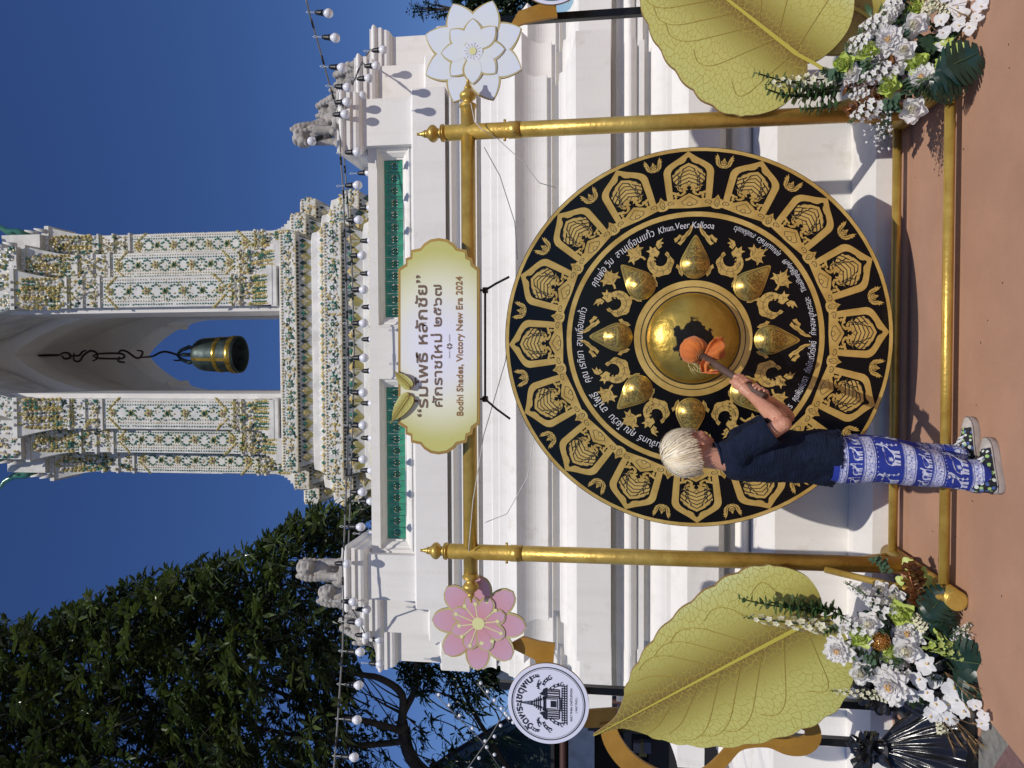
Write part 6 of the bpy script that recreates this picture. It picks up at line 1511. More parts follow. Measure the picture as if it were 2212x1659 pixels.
def arrangement(name, conv, items, sprays, fillpoly, Yb, label, base):
    root = empty(name, base, label, 'flower arrangement', 'two flower arrangements on the feet of the gong stand')
    for kind, X, Y, r_, dY in items:
        x, y = conv(X, Y); p = lift(x, y, Yb+dY, .03); d = face_dir(r6.uniform(-.3, .45), r6.uniform(.4, 1.0)); k0 = {'peony': .066, 'rose': .046, 'lime': .044, 'orchid': .045, 'limeorchid': .045, 'gold': .034}.get(kind, 1)
        s_ = r_*conv.k/ppm(p)/k0*1.05
        inst(PNAME.get(kind, kind), FM[kind], root, rel(root, orient(p, d, s_, r6.uniform(0, 6))))
    for kind, (X0, Y0), (X1, Y1), dY, s_ in sprays:
        a = lift(*conv(X0, Y0), Yb+dY, .015); c = lift(*conv(X1, Y1), min(Yb+dY-.03, a.y), .015); d = c-a
        L0 = {'spike': .16, 'pale': .22, 'limespike': .13, 'euca': .30, 'euca2': .20, 'copper': .15, 'breath': .18, 'wheat': .26, 'monstera': .20}[kind]
        k_ = d.length/L0
        M = orient(a, d.normalized(), 1, r6.uniform(0, 6)) @ Matrix.Diagonal((s_, s_, k_, 1))
        if kind == 'monstera':
            ey = d.normalized(); ez = Vector((0, -1, .55)); ez = (ez-ey*ez.dot(ey)).normalized(); ex = ey.cross(ez); M = Matrix.Translation(a) @ Matrix((ex, ey, ez)).transposed().to_4x4() @ Matrix.Diagonal((s_*k_, k_, k_, 1))
        inst(PNAME.get(kind, kind), FM[kind], root, rel(root, M))
    # dark greenery that fills the gaps
    b = MB(); W3 = [(I(*conv(*q), Yb+.10).x, I(*conv(*q), Yb+.10).z) for q in fillpoly]; xs = [p[0] for p in W3]; zs = [p[1] for p in W3]; n = 0
    while n < 420:
        x, z = r6.uniform(min(xs), max(xs)), r6.uniform(min(zs), max(zs))
        if not inside((x, z), W3): continue
        n += 1; p = Vector((x, Yb+r6.uniform(.0, .16), max(z, .01))); d = Vector((r6.uniform(-1, 1), r6.uniform(-1, .1), r6.uniform(-.4, 1))).normalized()
        M = orient(p, d, 1, r6.uniform(0, 6)) @ Matrix.Rotation(-PI/2, 4, 'X'); leaf_flat(b, M, r6.uniform(.03, .06), r6.uniform(.014, .026), .3, .4, 0 if r6.random() < .7 else 1, 3)
    o = b.build('green_filler', [LFD, LFM], root, kind='stuff'); o.location = -root.location
    # dark foam block and stems that hold everything
    cxm = sum(xs)/len(xs); c_ = MB(); c_.ball((cxm, Yb+.16, min(zs)+.20*(max(zs)-min(zs))+.05), (.09, .05, .10), 14); o = c_.build('foam_core', mat('dark_foam', (.012, .02, .012), .9, bump=1, bscale=60), root); o.location = -root.location
    return root
def convL(X, Y): return (1700.5+X*.2725, 1206.8+Y*.2725)
convL.k = .2725
def convR(X, Y): return (1700.5+X*.2311, Y*.2311)
convR.k = .2311
L_items = [('peony', 425, 720, 120, 0), ('peony', 965, 595, 120, -.02), ('peony', 835, 985, 150, -.04), ('rose', 660, 500, 78, -.03), ('rose', 850, 300, 72, .02), ('rose', 945, 715, 92, -.06), ('rose', 590, 905, 78, 0), ('rose', 745, 240, 55, .05), ('rose', 455, 555, 40, 0), ('rose', 870, 1085, 70, .0),
           ('lime', 905, 430, 88, -.03), ('lime', 583, 620, 74, -.01), ('lime', 833, 755, 66, -.02), ('gold', 735, 650, 76, -.02), ('limeorchid', 960, 40, 60, .02), ('limeorchid', 1060, 90, 60, .02), ('limeorchid', 1100, 170, 55, .03), ('limeorchid', 900, 170, 45, .04),
           ('orchid', 1100, 830, 105, -.08), ('orchid', 1045, 960, 85, -.07), ('orchid', 1165, 960, 75, -.06), ('orchid', 1000, 1085, 75, -.05), ('orchid', 1110, 1070, 70, -.08), ('orchid', 1330, 1030, 110, -.12), ('orchid', 1190, 1160, 80, -.09), ('orchid', 1290, 1150, 85, -.1), ('orchid', 1145, 1240, 80, -.07), ('orchid', 1270, 1260, 85, -.1), ('orchid', 1400, 1200, 90, -.12), ('orchid', 1490, 1160, 60, -.13), ('orchid', 1560, 1240, 55, -.14), ('orchid', 1545, 1305, 60, -.14), ('orchid', 1350, 1110, 70, -.11)]
L_spr = [('spike', (800, 420), (570, 250), -.01, 1.5), ('spike', (640, 600), (440, 470), .0, 1.5), ('spike', (700, 330), (480, 200), .04, 1.1), ('pale', (680, 1080), (370, 1050), .05, .8), ('pale', (800, 1110), (670, 1090), .0, .7), ('spike', (900, 900), (760, 800), -.02, 1.3), ('pale', (1080, 540), (1000, 440), -.05, 1.0), ('pale', (1240, 1400), (1200, 1280), -.05, .9), ('pale', (1340, 640), (1440, 520), -.08, .8),
         ('copper', (1040, 390), (950, 50), -.04, 1.7), ('copper', (1060, 200), (1010, 60), -.03, 1.3), ('limespike', (1130, 640), (1420, 790), -.10, 1.3), ('euca2', (800, 120), (690, 20), .04, 1.0), ('breath', (1280, 620), (1460, 560), -.1, .8), ('wheat', (1180, 1180), (1380, 1500), -.06, 1.0), ('wheat', (1250, 900), (1500, 1130), -.08, 1.0), ('wheat', (1300, 1250), (1540, 1480), -.1, 1.0),
         ('monstera', (1090, 470), (1290, 240), -.08, 1.0), ('monstera', (1150, 560), (1350, 430), -.05, .9), ('monstera', (1130, 520), (1300, 640), -.07, .8), ('monstera', (1300, 800), (1540, 860), -.1, 1.0), ('monstera', (1330, 900), (1550, 1120), -.12, 1.0), ('monstera', (1250, 700), (1440, 700), -.02, .9),
         ('euca2', (700, 820), (560, 760), .02, 1.1), ('euca2', (560, 880), (650, 950), 0, 1.1), ('euca2', (900, 780), (880, 880), -.04, .9), ('euca2', (960, 1160), (1080, 1150), -.03, 1.2), ('euca2', (760, 470), (720, 560), -.02, 1.0), ('euca2', (1120, 900), (1240, 950), -.08, 1.0), ('euca', (520, 560), (300, 600), .05, .8)]
conv_up = lambda X, Y: ((1371+X*.2728-1700.5)/.2725, (1152+Y*.2728-1206.8)/.2725)
L_spr += [('euca', conv_up(1680, 660), conv_up(1180, 600), .10, 1.25), ('euca', conv_up(1500, 620), conv_up(820, 480), .10, 1.3), ('euca', conv_up(1450, 640), conv_up(1020, 560), .12, 1.4), ('euca', conv_up(1620, 600), conv_up(1240, 480), .12, 1.1), ('pale', conv_up(1500, 740), conv_up(920, 670), .08, 1.25), ('pale', conv_up(1600, 760), conv_up(1300, 720), .08, .9)]
bl_ = I(2060, 1400, 3.5); bl_.z = 0
arrangement('flower_arrangement', convL, L_items, L_spr, [(480, 560), (620, 250), (900, 150), (1080, 300), (1300, 600), (1450, 900), (1400, 1150), (1050, 1150), (700, 1000), (520, 850)], 3.50, 'silk flower arrangement with white orchids trailing at the left foot of the gong stand', bl_)
R_items = [('peony', 950, 385, 138, -.02), ('peony', 1275, 745, 138, -.05), ('rose', 1195, 235, 95, -.02), ('rose', 1095, 475, 88, -.05), ('rose', 600, 710, 78, .0), ('rose', 1180, 1030, 100, -.03), ('rose', 1270, 220, 60, .02), ('lime', 745, 490, 84, -.01), ('lime', 530, 600, 82, .0), ('lime', 950, 800, 86, -.03), ('lime', 1215, 600, 92, -.04), ('lime', 1200, 80, 70, .03),
           ('rose', 1040, 640, 62, -.03), ('limeorchid', 1500, 390, 68, -.08), ('limeorchid', 1560, 480, 68, -.08), ('limeorchid', 1430, 580, 66, -.07), ('limeorchid', 1600, 430, 60, -.09), ('limeorchid', 1420, 660, 60, -.08), ('limeorchid', 1370, 440, 55, -.04),
           ('orchid', 1590, 60, 95, -.05), ('orchid', 1620, 140, 90, -.06), ('orchid', 1440, 190, 80, -.04), ('orchid', 1600, 240, 85, -.08), ('orchid', 1710, 260, 80, -.09), ('orchid', 1460, 310, 80, -.07), ('orchid', 1810, 55, 85, -.1), ('orchid', 1770, 170, 70, -.1), ('orchid', 1440, 430, 60, -.07), ('orchid', 1780, -40, 80, -.1), ('orchid', 1500, -40, 80, -.04)]
R_spr = [('spike', (960, 660), (690, 760), -.03, 1.5), ('spike', (720, 420), (560, 420), .0, 1.5), ('spike', (860, 220), (680, 290), .02, 1.4), ('spike', (820, 1000), (600, 1130), .0, 1.5), ('spike', (700, 900), (580, 850), .03, 1.2), ('spike', (1020, 30), (920, 90), .04, 1.4), ('spike', (960, 130), (900, 140), .03, 1.2), ('pale', (1340, 60), (1280, 130), .0, 1.1), ('pale', (1500, 110), (1360, 20), .0, 1.0),
         ('copper', (930, 870), (560, 1030), .02, 1.5), ('copper', (860, 800), (540, 830), .04, 1.4), ('copper', (1100, 560), (960, 570), .0, 1.2), ('breath', (980, 1020), (860, 1400), -.01, 1.1), ('breath', (960, 1100), (760, 1300), .0, 1.0), ('breath', (900, 1020), (840, 1100), .0, .9), ('breath', (900, 620), (760, 540), -.04, .8),
         ('euca2', (1000, 960), (880, 1010), -.01, 1.3), ('euca2', (1120, 900), (1060, 780), -.03, 1.3), ('euca2', (1180, 860), (1320, 900), -.05, 1.3), ('euca2', (1260, 880), (1400, 960), -.05, 1.0), ('euca2', (780, 640), (700, 560), -.01, 1.1), ('euca2', (1060, 380), (1020, 300), 0, 1.0), ('euca2', (1330, 330), (1300, 450), -.03, 1.2), ('euca2', (560, 700), (440, 690), .02, 1.3),
         ('monstera', (1420, 660), (1860, 440), -.17, 1.2), ('monstera', (1400, 720), (1800, 660), -.17, 1.1), ('monstera', (1360, 760), (1680, 840), -.15, 1.1), ('monstera', (420, 720), (320, 640), .06, .6),
         ('wheat', (1500, 60), (1760, 160), -.02, 1.0), ('wheat', (1300, 120), (1240, -60), .0, 1.0), ('euca', (540, 780), (60, 800), .10, 1.4), ('euca', (500, 850), (-60, 850), .10, 1.5), ('euca', (400, 880), (-200, 780), .12, 1.5), ('euca', (500, 960), (120, 990), .09, 1.0), ('euca', (250, 800), (-330, 700), .12, 1.3), ('pale', (360, 740), (-150, 780), .09, 1.3)]
br_ = I(2060, 80, 3.5); br_.z = 0
arrangement('flower_arrangement', convR, R_items, R_spr, [(520, 560), (640, 300), (900, 100), (1300, -60), (1800, -60), (1780, 300), (1500, 700), (1300, 900), (1000, 1000), (700, 900)], 3.50, 'silk flower arrangement with green orchids and eucalyptus over the right foot of the stand', br_)
# ================================================================ black plastic bags over the stand foot
BAG = mat('black_bin_bag', (.010, .010, .012), .22, bump=.5, bscale=22, spec=.6)
def crumple(b, c, r_, rg, amp=.35, n=26, flat=.8):
    off = rg.uniform(0, 50)
    def f(u, v):
        a = 2*PI*u; t = PI*v; d = Vector((math.sin(t)*math.cos(a), math.sin(t)*math.sin(a)*flat, math.cos(t)))
        k = 1+amp*(noise.noise(d*2.3+Vector((off, 0, 0)))+.6*abs(noise.noise(d*5+Vector((off, 3, 0))))-.3); return Vector(c)+d*r_*k
    b.grid(f, n, n, 0, False, wrap=True)
rb_ = random.Random(5)
bagc = I(2080, 1640, 3.60); bagc.z = 0
bg_ = empty('plastic_bag', bagc, 'tall black plastic bag gathered and tied with white tape at the left edge', 'plastic bag')
b = MB(); topz = I(1905, 1625, 3.55); 
def fb(u, v):
    a = 2*PI*u; r_ = .035+.30*v**1.1; fold = 1+.10*math.sin(a*13+2*v)*(.3+v*.5)+.07*math.sin(a*29+3*v)*(.5+v*.3)+.08*math.sin(a*5+1)*v+.05*noise.noise(Vector((math.cos(a)*9, math.sin(a)*9, v*5)))+.12*noise.noise(Vector((math.cos(a)*2, math.sin(a)*2, v*3)))
    c = Vector((topz.x+.05*v*0-.02*v, 3.58, topz.z*(1-v))); return (c.x-bagc.x+r_*fold*math.cos(a), c.y-bagc.y+r_*fold*.75*math.sin(a), max(c.z, .002))
b.grid(fb, 260, 26, 0, True, wrap=True); b.build('bag_skirt', BAG, bg_)
b = MB(); crumple(b, (topz.x-bagc.x+.01, -.05, topz.z+.06), .075, rb_, .9); b.build('knotted_top', BAG, bg_)
b = MB(); b.tube([(topz.x-bagc.x, 3.58-bagc.y, topz.z-.022), (topz.x-bagc.x, 3.58-bagc.y, topz.z+.022)], .045, 14); b.build('tie_tape', mat('white_tape', (.6, .6, .58), .5, noise_amt=.3, nscale=40), bg_)
b2c = I(1960, 1490, 3.62); b2c.z = 0
bg2 = empty('plastic_bag', b2c, 'crumpled black plastic bag with knotted top beside the left flower arrangement', 'plastic bag')
tz2 = I(1925, 1500, 3.62)
b = MB(); crumple(b, (tz2.x-b2c.x+.01, -.02, tz2.z+.075), .082, rb_, .9); b.build('knotted_top', BAG, bg2)
b = MB()
def fb2(u, v):
    a = 2*PI*u; r_ = .03+.20*v; fold = 1+.10*math.sin(a*11)*(.3+v*.5)+.07*math.sin(a*23+v)*(.4+v*.3)+.12*noise.noise(Vector((math.cos(a)*2, math.sin(a)*2, v*3+7))); return (tz2.x-b2c.x+r_*fold*math.cos(a), r_*fold*.6*math.sin(a), tz2.z*(1-v)+.002)
b.grid(fb2, 200, 20, 0, True, wrap=True); b.build('bag_skirt', BAG, bg2)
b = MB(); p0 = I(2128, 1480, 3.3); p1 = I(2128, 1700, 3.3); b.box(((p0.x+p1.x)/2-.15, 3.46, .008), (.75, .36, .012)); b.build('base_plate', ST, None, 'flat black steel base plate under the tied black bag', 'base plate')
# thin white wires on the frame
WIRE = mat('white_wire', (.6, .6, .58), .5)
def wire(pts, label):
    c = I(*pts[0]); o2 = [I(*p)-c for p in pts]; out = []
    for i in range(len(o2)-1):
        for k in range(4): out.append(o2[i].lerp(o2[i+1], k/4))
    out.append(o2[-1]); b = MB(); b.tube(out, .0022, 5); return b.build('thin_wire', WIRE, None, label, 'wire', loc=c)
wire([(1017, 222, 3.79), (1025, 262, 3.79), (1042, 280, 3.79), (1075, 300, 3.85), (1130, 350, 3.9), (1165, 395, 3.95), (1200, 405, 4.0)], 'thin white wire dropping from the right post top towards the gong')
wire([(1046, 318, 3.9), (1080, 380, 3.95), (1112, 480, 4.0), (1118, 560, 4.0)], 'thin wire sagging behind the gong rim on the right side')
wire([(1012, 1190, 3.8), (1022, 1080, 3.8), (1045, 940, 3.85), (1092, 780, 3.95), (1100, 700, 3.95)], 'thin wire running from the left end of the beam up behind the sign')
wire([(1045, 1130, 3.85), (1095, 1110, 3.9), (1140, 1030, 3.95), (1160, 900, 4.0), (1150, 820, 4.0)], 'faint thin wire hanging behind the gong rim on the left side')
# ================================================================ the child with the mallet
BA = R(20); F_ = Vector((math.cos(BA), math.sin(BA), 0)); L__ = Vector((-math.sin(BA), math.cos(BA), 0)); U_ = Vector((0, 0, 1))
org = I(2150, 1000, 3.2); org.z = 0
boy = empty('person', org, 'blond child in navy top and blue elephant print trousers striking the gong', 'person')
def bo(b, name, mats, **k): o = b.build(name, mats, boy, **k); o.location = -boy.location; return o
SKIN = mat('skin', (.60, .30, .19), .48, col2=(.50, .22, .14), nscale=18, bump=.2, bscale=120, sss=.0)
# mallet line
mh = I(1499, 757, 3.575); hd0 = I(1598, 822, 3.31); hdir = (hd0-mh).normalized(); hend = mh+hdir*((hd0-mh).length+.165)
def on_h(t): return hd0+hdir*t
# ---------- continuous body
b = MB(); HB = .16
HA = R(38); Fh = Vector((math.cos(HA)*math.cos(.22), math.sin(HA)*math.cos(.22), -math.sin(.22))).normalized(); Lh = Vector((-math.sin(HA), math.cos(HA), 0)); Uh = Fh.cross(Lh).normalized()
Hc = I(1492, 972, 3.22)
def hm(x, y, z): return Hc+Fh*x+Lh*y+Uh*z
HM = Matrix.Translation(Hc) @ Matrix((Fh, Lh, Uh)).transposed().to_4x4()
def hb_(c, r_, n=18): b.ball(c, r_, n, M=HM)
hb_((-.012, 0, .012), (.086, .072, .088), 28); hb_((.030, 0, -.028), (.052, .054, .062), 22); hb_((.046, 0, -.068), (.030, .030, .022)); hb_((.060, 0, .008), (.028, .050, .040)); 
hb_((.088, 0, -.028), (.013, .010, .012)); b.tube([hm(.078, 0, .005), hm(.086, 0, -.012), hm(.094, 0, -.030)], [.006, .007, .009], 8); hb_((.076, 0, -.054), (.012, .020, .007)); hb_((.075, 0, -.060), (.012, .017, .006))
for s_ in (-1, 1):
    hb_((.052, s_*.030, -.030), (.030, .024, .026)); hb_((.066, s_*.026, .016), (.016, .020, .008))
    # ear: rim, lobe and hollow back
    b.tube([hm(-.004+.017*math.cos(a)*.8, s_*(.070+.006*math.sin(a/2)), -.022+.026*math.sin(a)) for a in [R(-100+k*28) for k in range(11)]], .0048, 8); hb_((-.003, s_*.067, -.022), (.013, .006, .020), 12); hb_((.0, s_*.067, -.046), (.008, .006, .009), 10)
nb = I(1562, 990, 3.20)
b.tube([hm(-.025, 0, -.02), hm(-.022, 0, -.06), nb+U_*.02, nb-U_*.05], [.046, .044, .047, .060], 16)
# torso core, legs
tc_ = [I(1600, 988, 3.21), I(1700, 988, 3.21), I(1800, 990, 3.21)]
b.tube([nb-U_*.02, tc_[0], tc_[1], tc_[2]], [.05, .075, .075, .08], 16)
sR = I(1600, 972, 3.10); eR = I(1692, 916, 3.06); wR = I(1622, 853, 3.245)
sL = I(1600, 950, 3.34); eL = I(1700, 900, 3.42); wL = I(1668, 868, 3.33)
for s0, e0, w0 in ((sR, eR, wR), (sL, eL, wL)):
    b.tube([tc_[0]+U_*.02, s0, s0.lerp(e0, .5), e0, e0.lerp(w0, .12), e0.lerp(w0, .35), e0.lerp(w0, .7), w0], [.05, .045, .036, .031, .033, .034, .026, .0205], 14)
    b.ball(e0, .032, 12)
kn = [(I(1812, 992, 3.17), I(1980, 1006, 3.155), I(2110, 1029, 3.155)), (I(1812, 985, 3.28), I(1960, 984, 3.30), I(2070, 990, 3.30))]
for a, c, e in kn: b.tube([tc_[2], a, c, e], [.06, .045, .034, .022], 12)
# hands closed round the shaft
RH = .0165
def hand(wr, t0, sgn):
    """t0 = place of the index finger along the shaft; fingers follow towards the end"""
    c = on_h(t0+.028); toC = (Vector((0, -1, 0))-hdir*Vector((0, -1, 0)).dot(hdir)).normalized(); side = hdir.cross(toC)
    if side.z > 0: side = -side                                    # side points down
    palm_dir = (toC*.7*sgn-side*.5).normalized() if sgn > 0 else (toC*-.6-side*.3).normalized()
    pc = c+palm_dir*(RH+.013)
    b.tube([wr, wr.lerp(pc, .5), pc-hdir*.012, pc-hdir*.022], [.0205, .025, .022, .013], 12); b.ball(pc, .021, 12); b.ball(pc+hdir*.020, .018, 12); b.ball(pc-hdir*.015, .018, 12)
    n1 = palm_dir; n2 = hdir.cross(n1); n2 = n2 if n2.dot(side) > 0 else -n2
    for k in range(4):
        base = on_h(t0+.019*k-.004); rr = RH+.0075; ph = [0, .7, 1.5, 2.4, 3.2]; L4 = (1, 1.08, 1.02, .88)[k]
        pts = [base+(n1*math.cos(q*L4)+n2*math.sin(q*L4))*(rr+(.004 if i == 1 else 0)) for i, q in enumerate(ph)]
        b.tube(pts, [.0095, .0088, .0080, .0075, .0062], 9)
        b.ball(pts[0], .0100, 8); b.ball(pts[1], .0092, 8)
    # thumb: leaves the palm near its base and lies along the shaft
    tb = pc-n2*.012; b.tube([tb+hdir*.018, tb-n2*.008-hdir*.004, on_h(t0-.022)+(n1*.45-n2*.9).normalized()*(rr+.001), on_h(t0-.044)+(n1*.35-n2*.9).normalized()*rr], [.012, .0105, .0088, .0070], 9)
hand(wR, -.004, 1); hand(wL, .098, -1)
o = bo(b, 'body', SKIN); m = o.modifiers.new('r', 'REMESH'); m.mode = 'VOXEL'; m.voxel_size = .0026; m.use_smooth_shade = True
sm = o.modifiers.new('s', 'SMOOTH'); sm.factor = .5; sm.iterations = 2
evalmesh(o)
# eyes
b = MB()
for s_ in (-1, 1): b.ball((.070, s_*.027, .002), .0115, 14, 0, M=HM); b.ball((.0785, s_*.028, .002), .0055, 10, 1, M=HM)
bo(b, 'eyes', [mat('eye_white', (.7, .7, .68), .2), mat('iris', (.05, .12, .2), .2)])
b = MB()
for s_ in (-1, 1): b.tube([hm(.078, s_*.016, .020), hm(.078, s_*.030, .024), hm(.068, s_*.044, .018)], [.002, .003, .0015], 6)
HAIRM = mat('platinum_hair', (.80, .70, .50), .45, attr=True, spec=.5, sheen=.2)
bo(b, 'eyebrows', mat('pale_brow', (.45, .33, .2), .7))
# ---------- hair: skull cap plus some two thousand combed locks
hr = random.Random(9); b = MB()
HR = (.097, .083, .101); HO = Vector((-.014, 0, .014))
crown_d = Vector((-.50, .05, .86)).normalized()
def hline(az):
    """how far down the hair reaches (polar angle from the crown), az = 0 towards the face"""
    a = abs(((az+PI) % (2*PI))-PI)
    return np.interp(a, [0, .5, .95, 1.3, 1.7, 2.3, PI], [1.98, 1.92, 1.72, 1.55, 1.74, 1.70, 1.64])
e1 = (Vector((1, 0, 0))-crown_d*crown_d.x).normalized(); e2 = crown_d.cross(e1)
def hpt(az, po, lift):
    d = crown_d*math.cos(po)+(e1*math.cos(az)+e2*math.sin(az))*math.sin(po)
    return HM @ (HO+Vector((d.x*(HR[0]+lift), d.y*(HR[1]+lift), d.z*(HR[2]+lift)-(max(0, po-1.25)**2)*.035)))
b.grid(lambda u, v: hpt(2*PI*u, max(.001, hline(2*PI*u)*v*.98), -.004), 60, 22, 0, True, colfn=lambda u, v: (.40, .31, .18), wrap=True)
for k in range(3800):
    az = hr.uniform(0, 2*PI); st_ = hr.random()**.6*.75; en = hline(az)*hr.uniform(.80, 1.08); 
    if en <= st_*1.2: continue
    tw = hr.uniform(-.24, .24)+.14*math.sin(az*3); n = 8; lf = hr.uniform(-.001, .006)+(.006 if hr.random() < .05 else 0); w0 = hr.uniform(.0010, .0028); vs = []; cs = []
    base = lerp3((.82, .70, .46), (.93, .86, .70), hr.random()); base = lerp3(base, (.50, .36, .19), .5*(hr.random()**1.8)); ph = hr.uniform(0, 6)
    for i in range(n+1):
        t = i/n; po = st_+(en-st_)*t; a_ = az+tw*t*t+.02*math.sin(ph+4*t); lift = lf+.004*math.sin(PI*t)+.002*math.sin(ph+5*t)+(.004*max(0, t-.8)*5*hr.random())
        p = hpt(a_, po, lift); q = hpt(a_+.02, po, lift); dd = (q-p).normalized()*w0*(1-.6*t**3)
        vs += [p-dd, p+dd]; c_ = lerp3(base, (.52, .38, .22), max(0, t-.75)*1.6); cs += [c_, c_]
    b.add(vs, [(2*i, 2*i+1, 2*i+3, 2*i+2) for i in range(n)], 0, True, col=cs)
bo(b, 'hair', HAIRM)
# ---------- navy crinkled top
NAVY = mat('navy_crinkled_cotton', (.010, .017, .040), .9, col2=(.007, .012, .028), nscale=20, spec=.2)
t = NAVY.node_tree; Lk = t.links.new; bs = t.nodes['Principled BSDF']; tc = t.nodes.new('ShaderNodeTexCoord'); mp = t.nodes.new('ShaderNodeMapping'); mp.inputs['Scale'].default_value = (14, 14, 120); Lk(tc.outputs['Object'], mp.inputs[0])
nz = t.nodes.new('ShaderNodeTexNoise'); nz.inputs['Scale'].default_value = 2.2; nz.inputs['Detail'].default_value = 4; Lk(mp.outputs[0], nz.inputs[0]); bp = t.nodes.new('ShaderNodeBump'); bp.inputs['Strength'].default_value = .9; bp.inputs['Distance'].default_value = .006; Lk(nz.outputs[0], bp.inputs['Height']); Lk(bp.outputs[0], bs.inputs['Normal'])
def ell_ring(c, f, l, n, ph=0, bump_=0, F=F_, L=L__, U=None, tilt=0):
    out = []
    for k in range(n):
        a = 2*PI*k/n; w_ = 1+bump_*math.sin(a*5+ph)+bump_*.7*math.sin(a*9+2.1*ph)
        out.append(c+F*(f*w_*math.cos(a))+L*(l*w_*math.sin(a))+U_*(tilt*math.cos(a)))
    return out
b = MB(); TL = [(1551, 986, .046, .062, .012), (1560, 988, .062, .088, .008), (1574, 990, .078, .122, 0), (1592, 988, .090, .142, 0), (1620, 987, .098, .146, 0), (1660, 987, .100, .142, 0), (1700, 986, .101, .140, 0), (1740, 987, .103, .140, 0), (1775, 988, .106, .142, 0), (1800, 988, .109, .144, -.008)]
rings_ = []
for i, (v_, y_, f, l, ti) in enumerate(TL): rings_.append(ell_ring(I(v_, y_, 3.21), f, l, 64, i*.7, .010+.020*(i/9), tilt=ti))
vs = [p for r_ in rings_ for p in r_]; n = 64
b.add(vs, [(i*n+k, i*n+(k+1) % n, (i+1)*n+(k+1) % n, (i+1)*n+k) for i in range(len(rings_)-1) for k in range(n)], 0, True)
b.f += [tuple(range(n)), tuple(reversed(range((len(rings_)-1)*n, len(rings_)*n)))]; b.m += [0, 0]; b.s += [False]*2
def sleeve(s0, e0, fr, r0, r1): 
    c0 = s0.lerp(tc_[0], .45)+U_*.012; b.tube([c0, s0+U_*.005, s0.lerp(e0, .35), s0.lerp(e0, fr)], [.062, .058, (r0+r1)/2, r1], 24)
sleeve(sR, eR, .74, .054, .060); sleeve(sL, eL, .74, .054, .058)
o = bo(b, 'navy_top', NAVY); m = o.modifiers.new('r', 'REMESH'); m.mode = 'VOXEL'; m.voxel_size = .0045; m.use_smooth_shade = True
sm = o.modifiers.new('s', 'SMOOTH'); sm.factor = .6; sm.iterations = 6
tx = bpy.data.textures.new('folds', 'CLOUDS'); tx.noise_scale = .09; tx.noise_depth = 2; d = o.modifiers.new('d', 'DISPLACE'); d.texture = tx; d.strength = .022; d.mid_level = .5
tx2 = bpy.data.textures.new('crinkle', 'CLOUDS'); tx2.noise_scale = .018; tx2.noise_depth = 1; d2 = o.modifiers.new('d2', 'DISPLACE'); d2.texture = tx2; d2.strength = .0035; d2.mid_level = .5
evalmesh(o)
b = MB(); cr_ = ell_ring(I(1551, 985, 3.21), .050, .066, 40, 0, 0, tilt=.014); b.tube(cr_+[cr_[0]], .0065, 8, cap=False); bo(b, 'collar', NAVY)
cR = sR.lerp(eR, .74); ax = (eR-sR).normalized(); e1_ = ax.orthogonal().normalized(); e2_ = ax.cross(e1_); b = MB(); rr_ = [cR+(e1_*math.cos(2*PI*k/30)+e2_*math.sin(2*PI*k/30))*.0595 for k in range(31)]; b.tube(rr_, .0035, 6, cap=False); bo(b, 'sleeve_hem', NAVY)
hm_ = ell_ring(I(1800, 988, 3.21), .110, .146, 90, 6.3, .03, tilt=-.008); b = MB(); b.tube([p+U_*.004*math.sin(i*1.9) for i, p in enumerate(hm_+[hm_[0]])], .0035, 6, cap=False); bo(b, 'frayed_hem', NAVY)
# ---------- elephant print trousers
BLUE = mat('royal_blue_cotton', (.014, .040, .33), .75, col2=(.011, .028, .25), nscale=14, bump=.5, bscale=40)
PRINT = mat('white_trouser_print', (.60, .63, .74), .8, col2=(.46, .50, .66), nscale=60, detail=2)
BAND = mat('trouser_band_print', (.62, .64, .72), .8)
t = BAND.node_tree; Lk = t.links.new; bs = t.nodes['Principled BSDF']; tc = t.nodes.new('ShaderNodeTexCoord'); vo = t.nodes.new('ShaderNodeTexVoronoi'); vo.feature = 'DISTANCE_TO_EDGE'; vo.inputs['Scale'].default_value = 62; Lk(tc.outputs['Object'], vo.inputs[0])
rp = t.nodes.new('ShaderNodeValToRGB'); rp.color_ramp.elements[0].position = .04; rp.color_ramp.elements[0].color = (.34, .38, .62, 1); rp.color_ramp.elements[1].position = .16; rp.color_ramp.elements[1].color = (.60, .62, .72, 1); Lk(vo.outputs[0], rp.inputs[0]); Lk(rp.outputs[0], bs.inputs['Base Color'])
class Leg:
    """loose trouser leg as a surface over (angle, picture height v)"""
    def __init__(s, rows, Yc): s.rows = rows; s.Y = Yc
    def at(s, v_):
        r_ = s.rows; vs = [q[0] for q in r_]; return [float(np.interp(v_, vs, [q[i] for q in r_])) for i in (1, 2, 3)]
    def p(s, a, v_, off=0):
        """a = 0 faces the camera side, grows to the right of the picture's upright sense"""
        y_, hw, l = s.at(v_); c = I(v_, y_, s.Y); f = hw/ppm(c)/1.0
        k = (v_-1800)/330; w_ = 1+.035*math.sin(a*3+v_*.045)+.030*math.sin(a*7+v_*.02+1)*k+.03*math.sin(v_*.11+a*2)*max(0, k-.55)*2
        return c+F_*((f*w_+off)*math.sin(a))-L__*((l*w_+off)*math.cos(a))
    def mesh(s, b, v0, v1, n=72, m=40):
        b.grid(lambda u, q: s.p(2*PI*u, v0+(v1-v0)*q), n, m, 0, True, wrap=True)
near = Leg([(1790, 991, 45, .080), (1812, 992, 50, .085), (1904, 993.5, 49, .082), (1967, 1004, 43, .078), (2042, 1016.5, 38, .070), (2088, 1026, 33, .062), (2112, 1029, 35, .062), (2128, 1030, 31, .052)], 3.155)
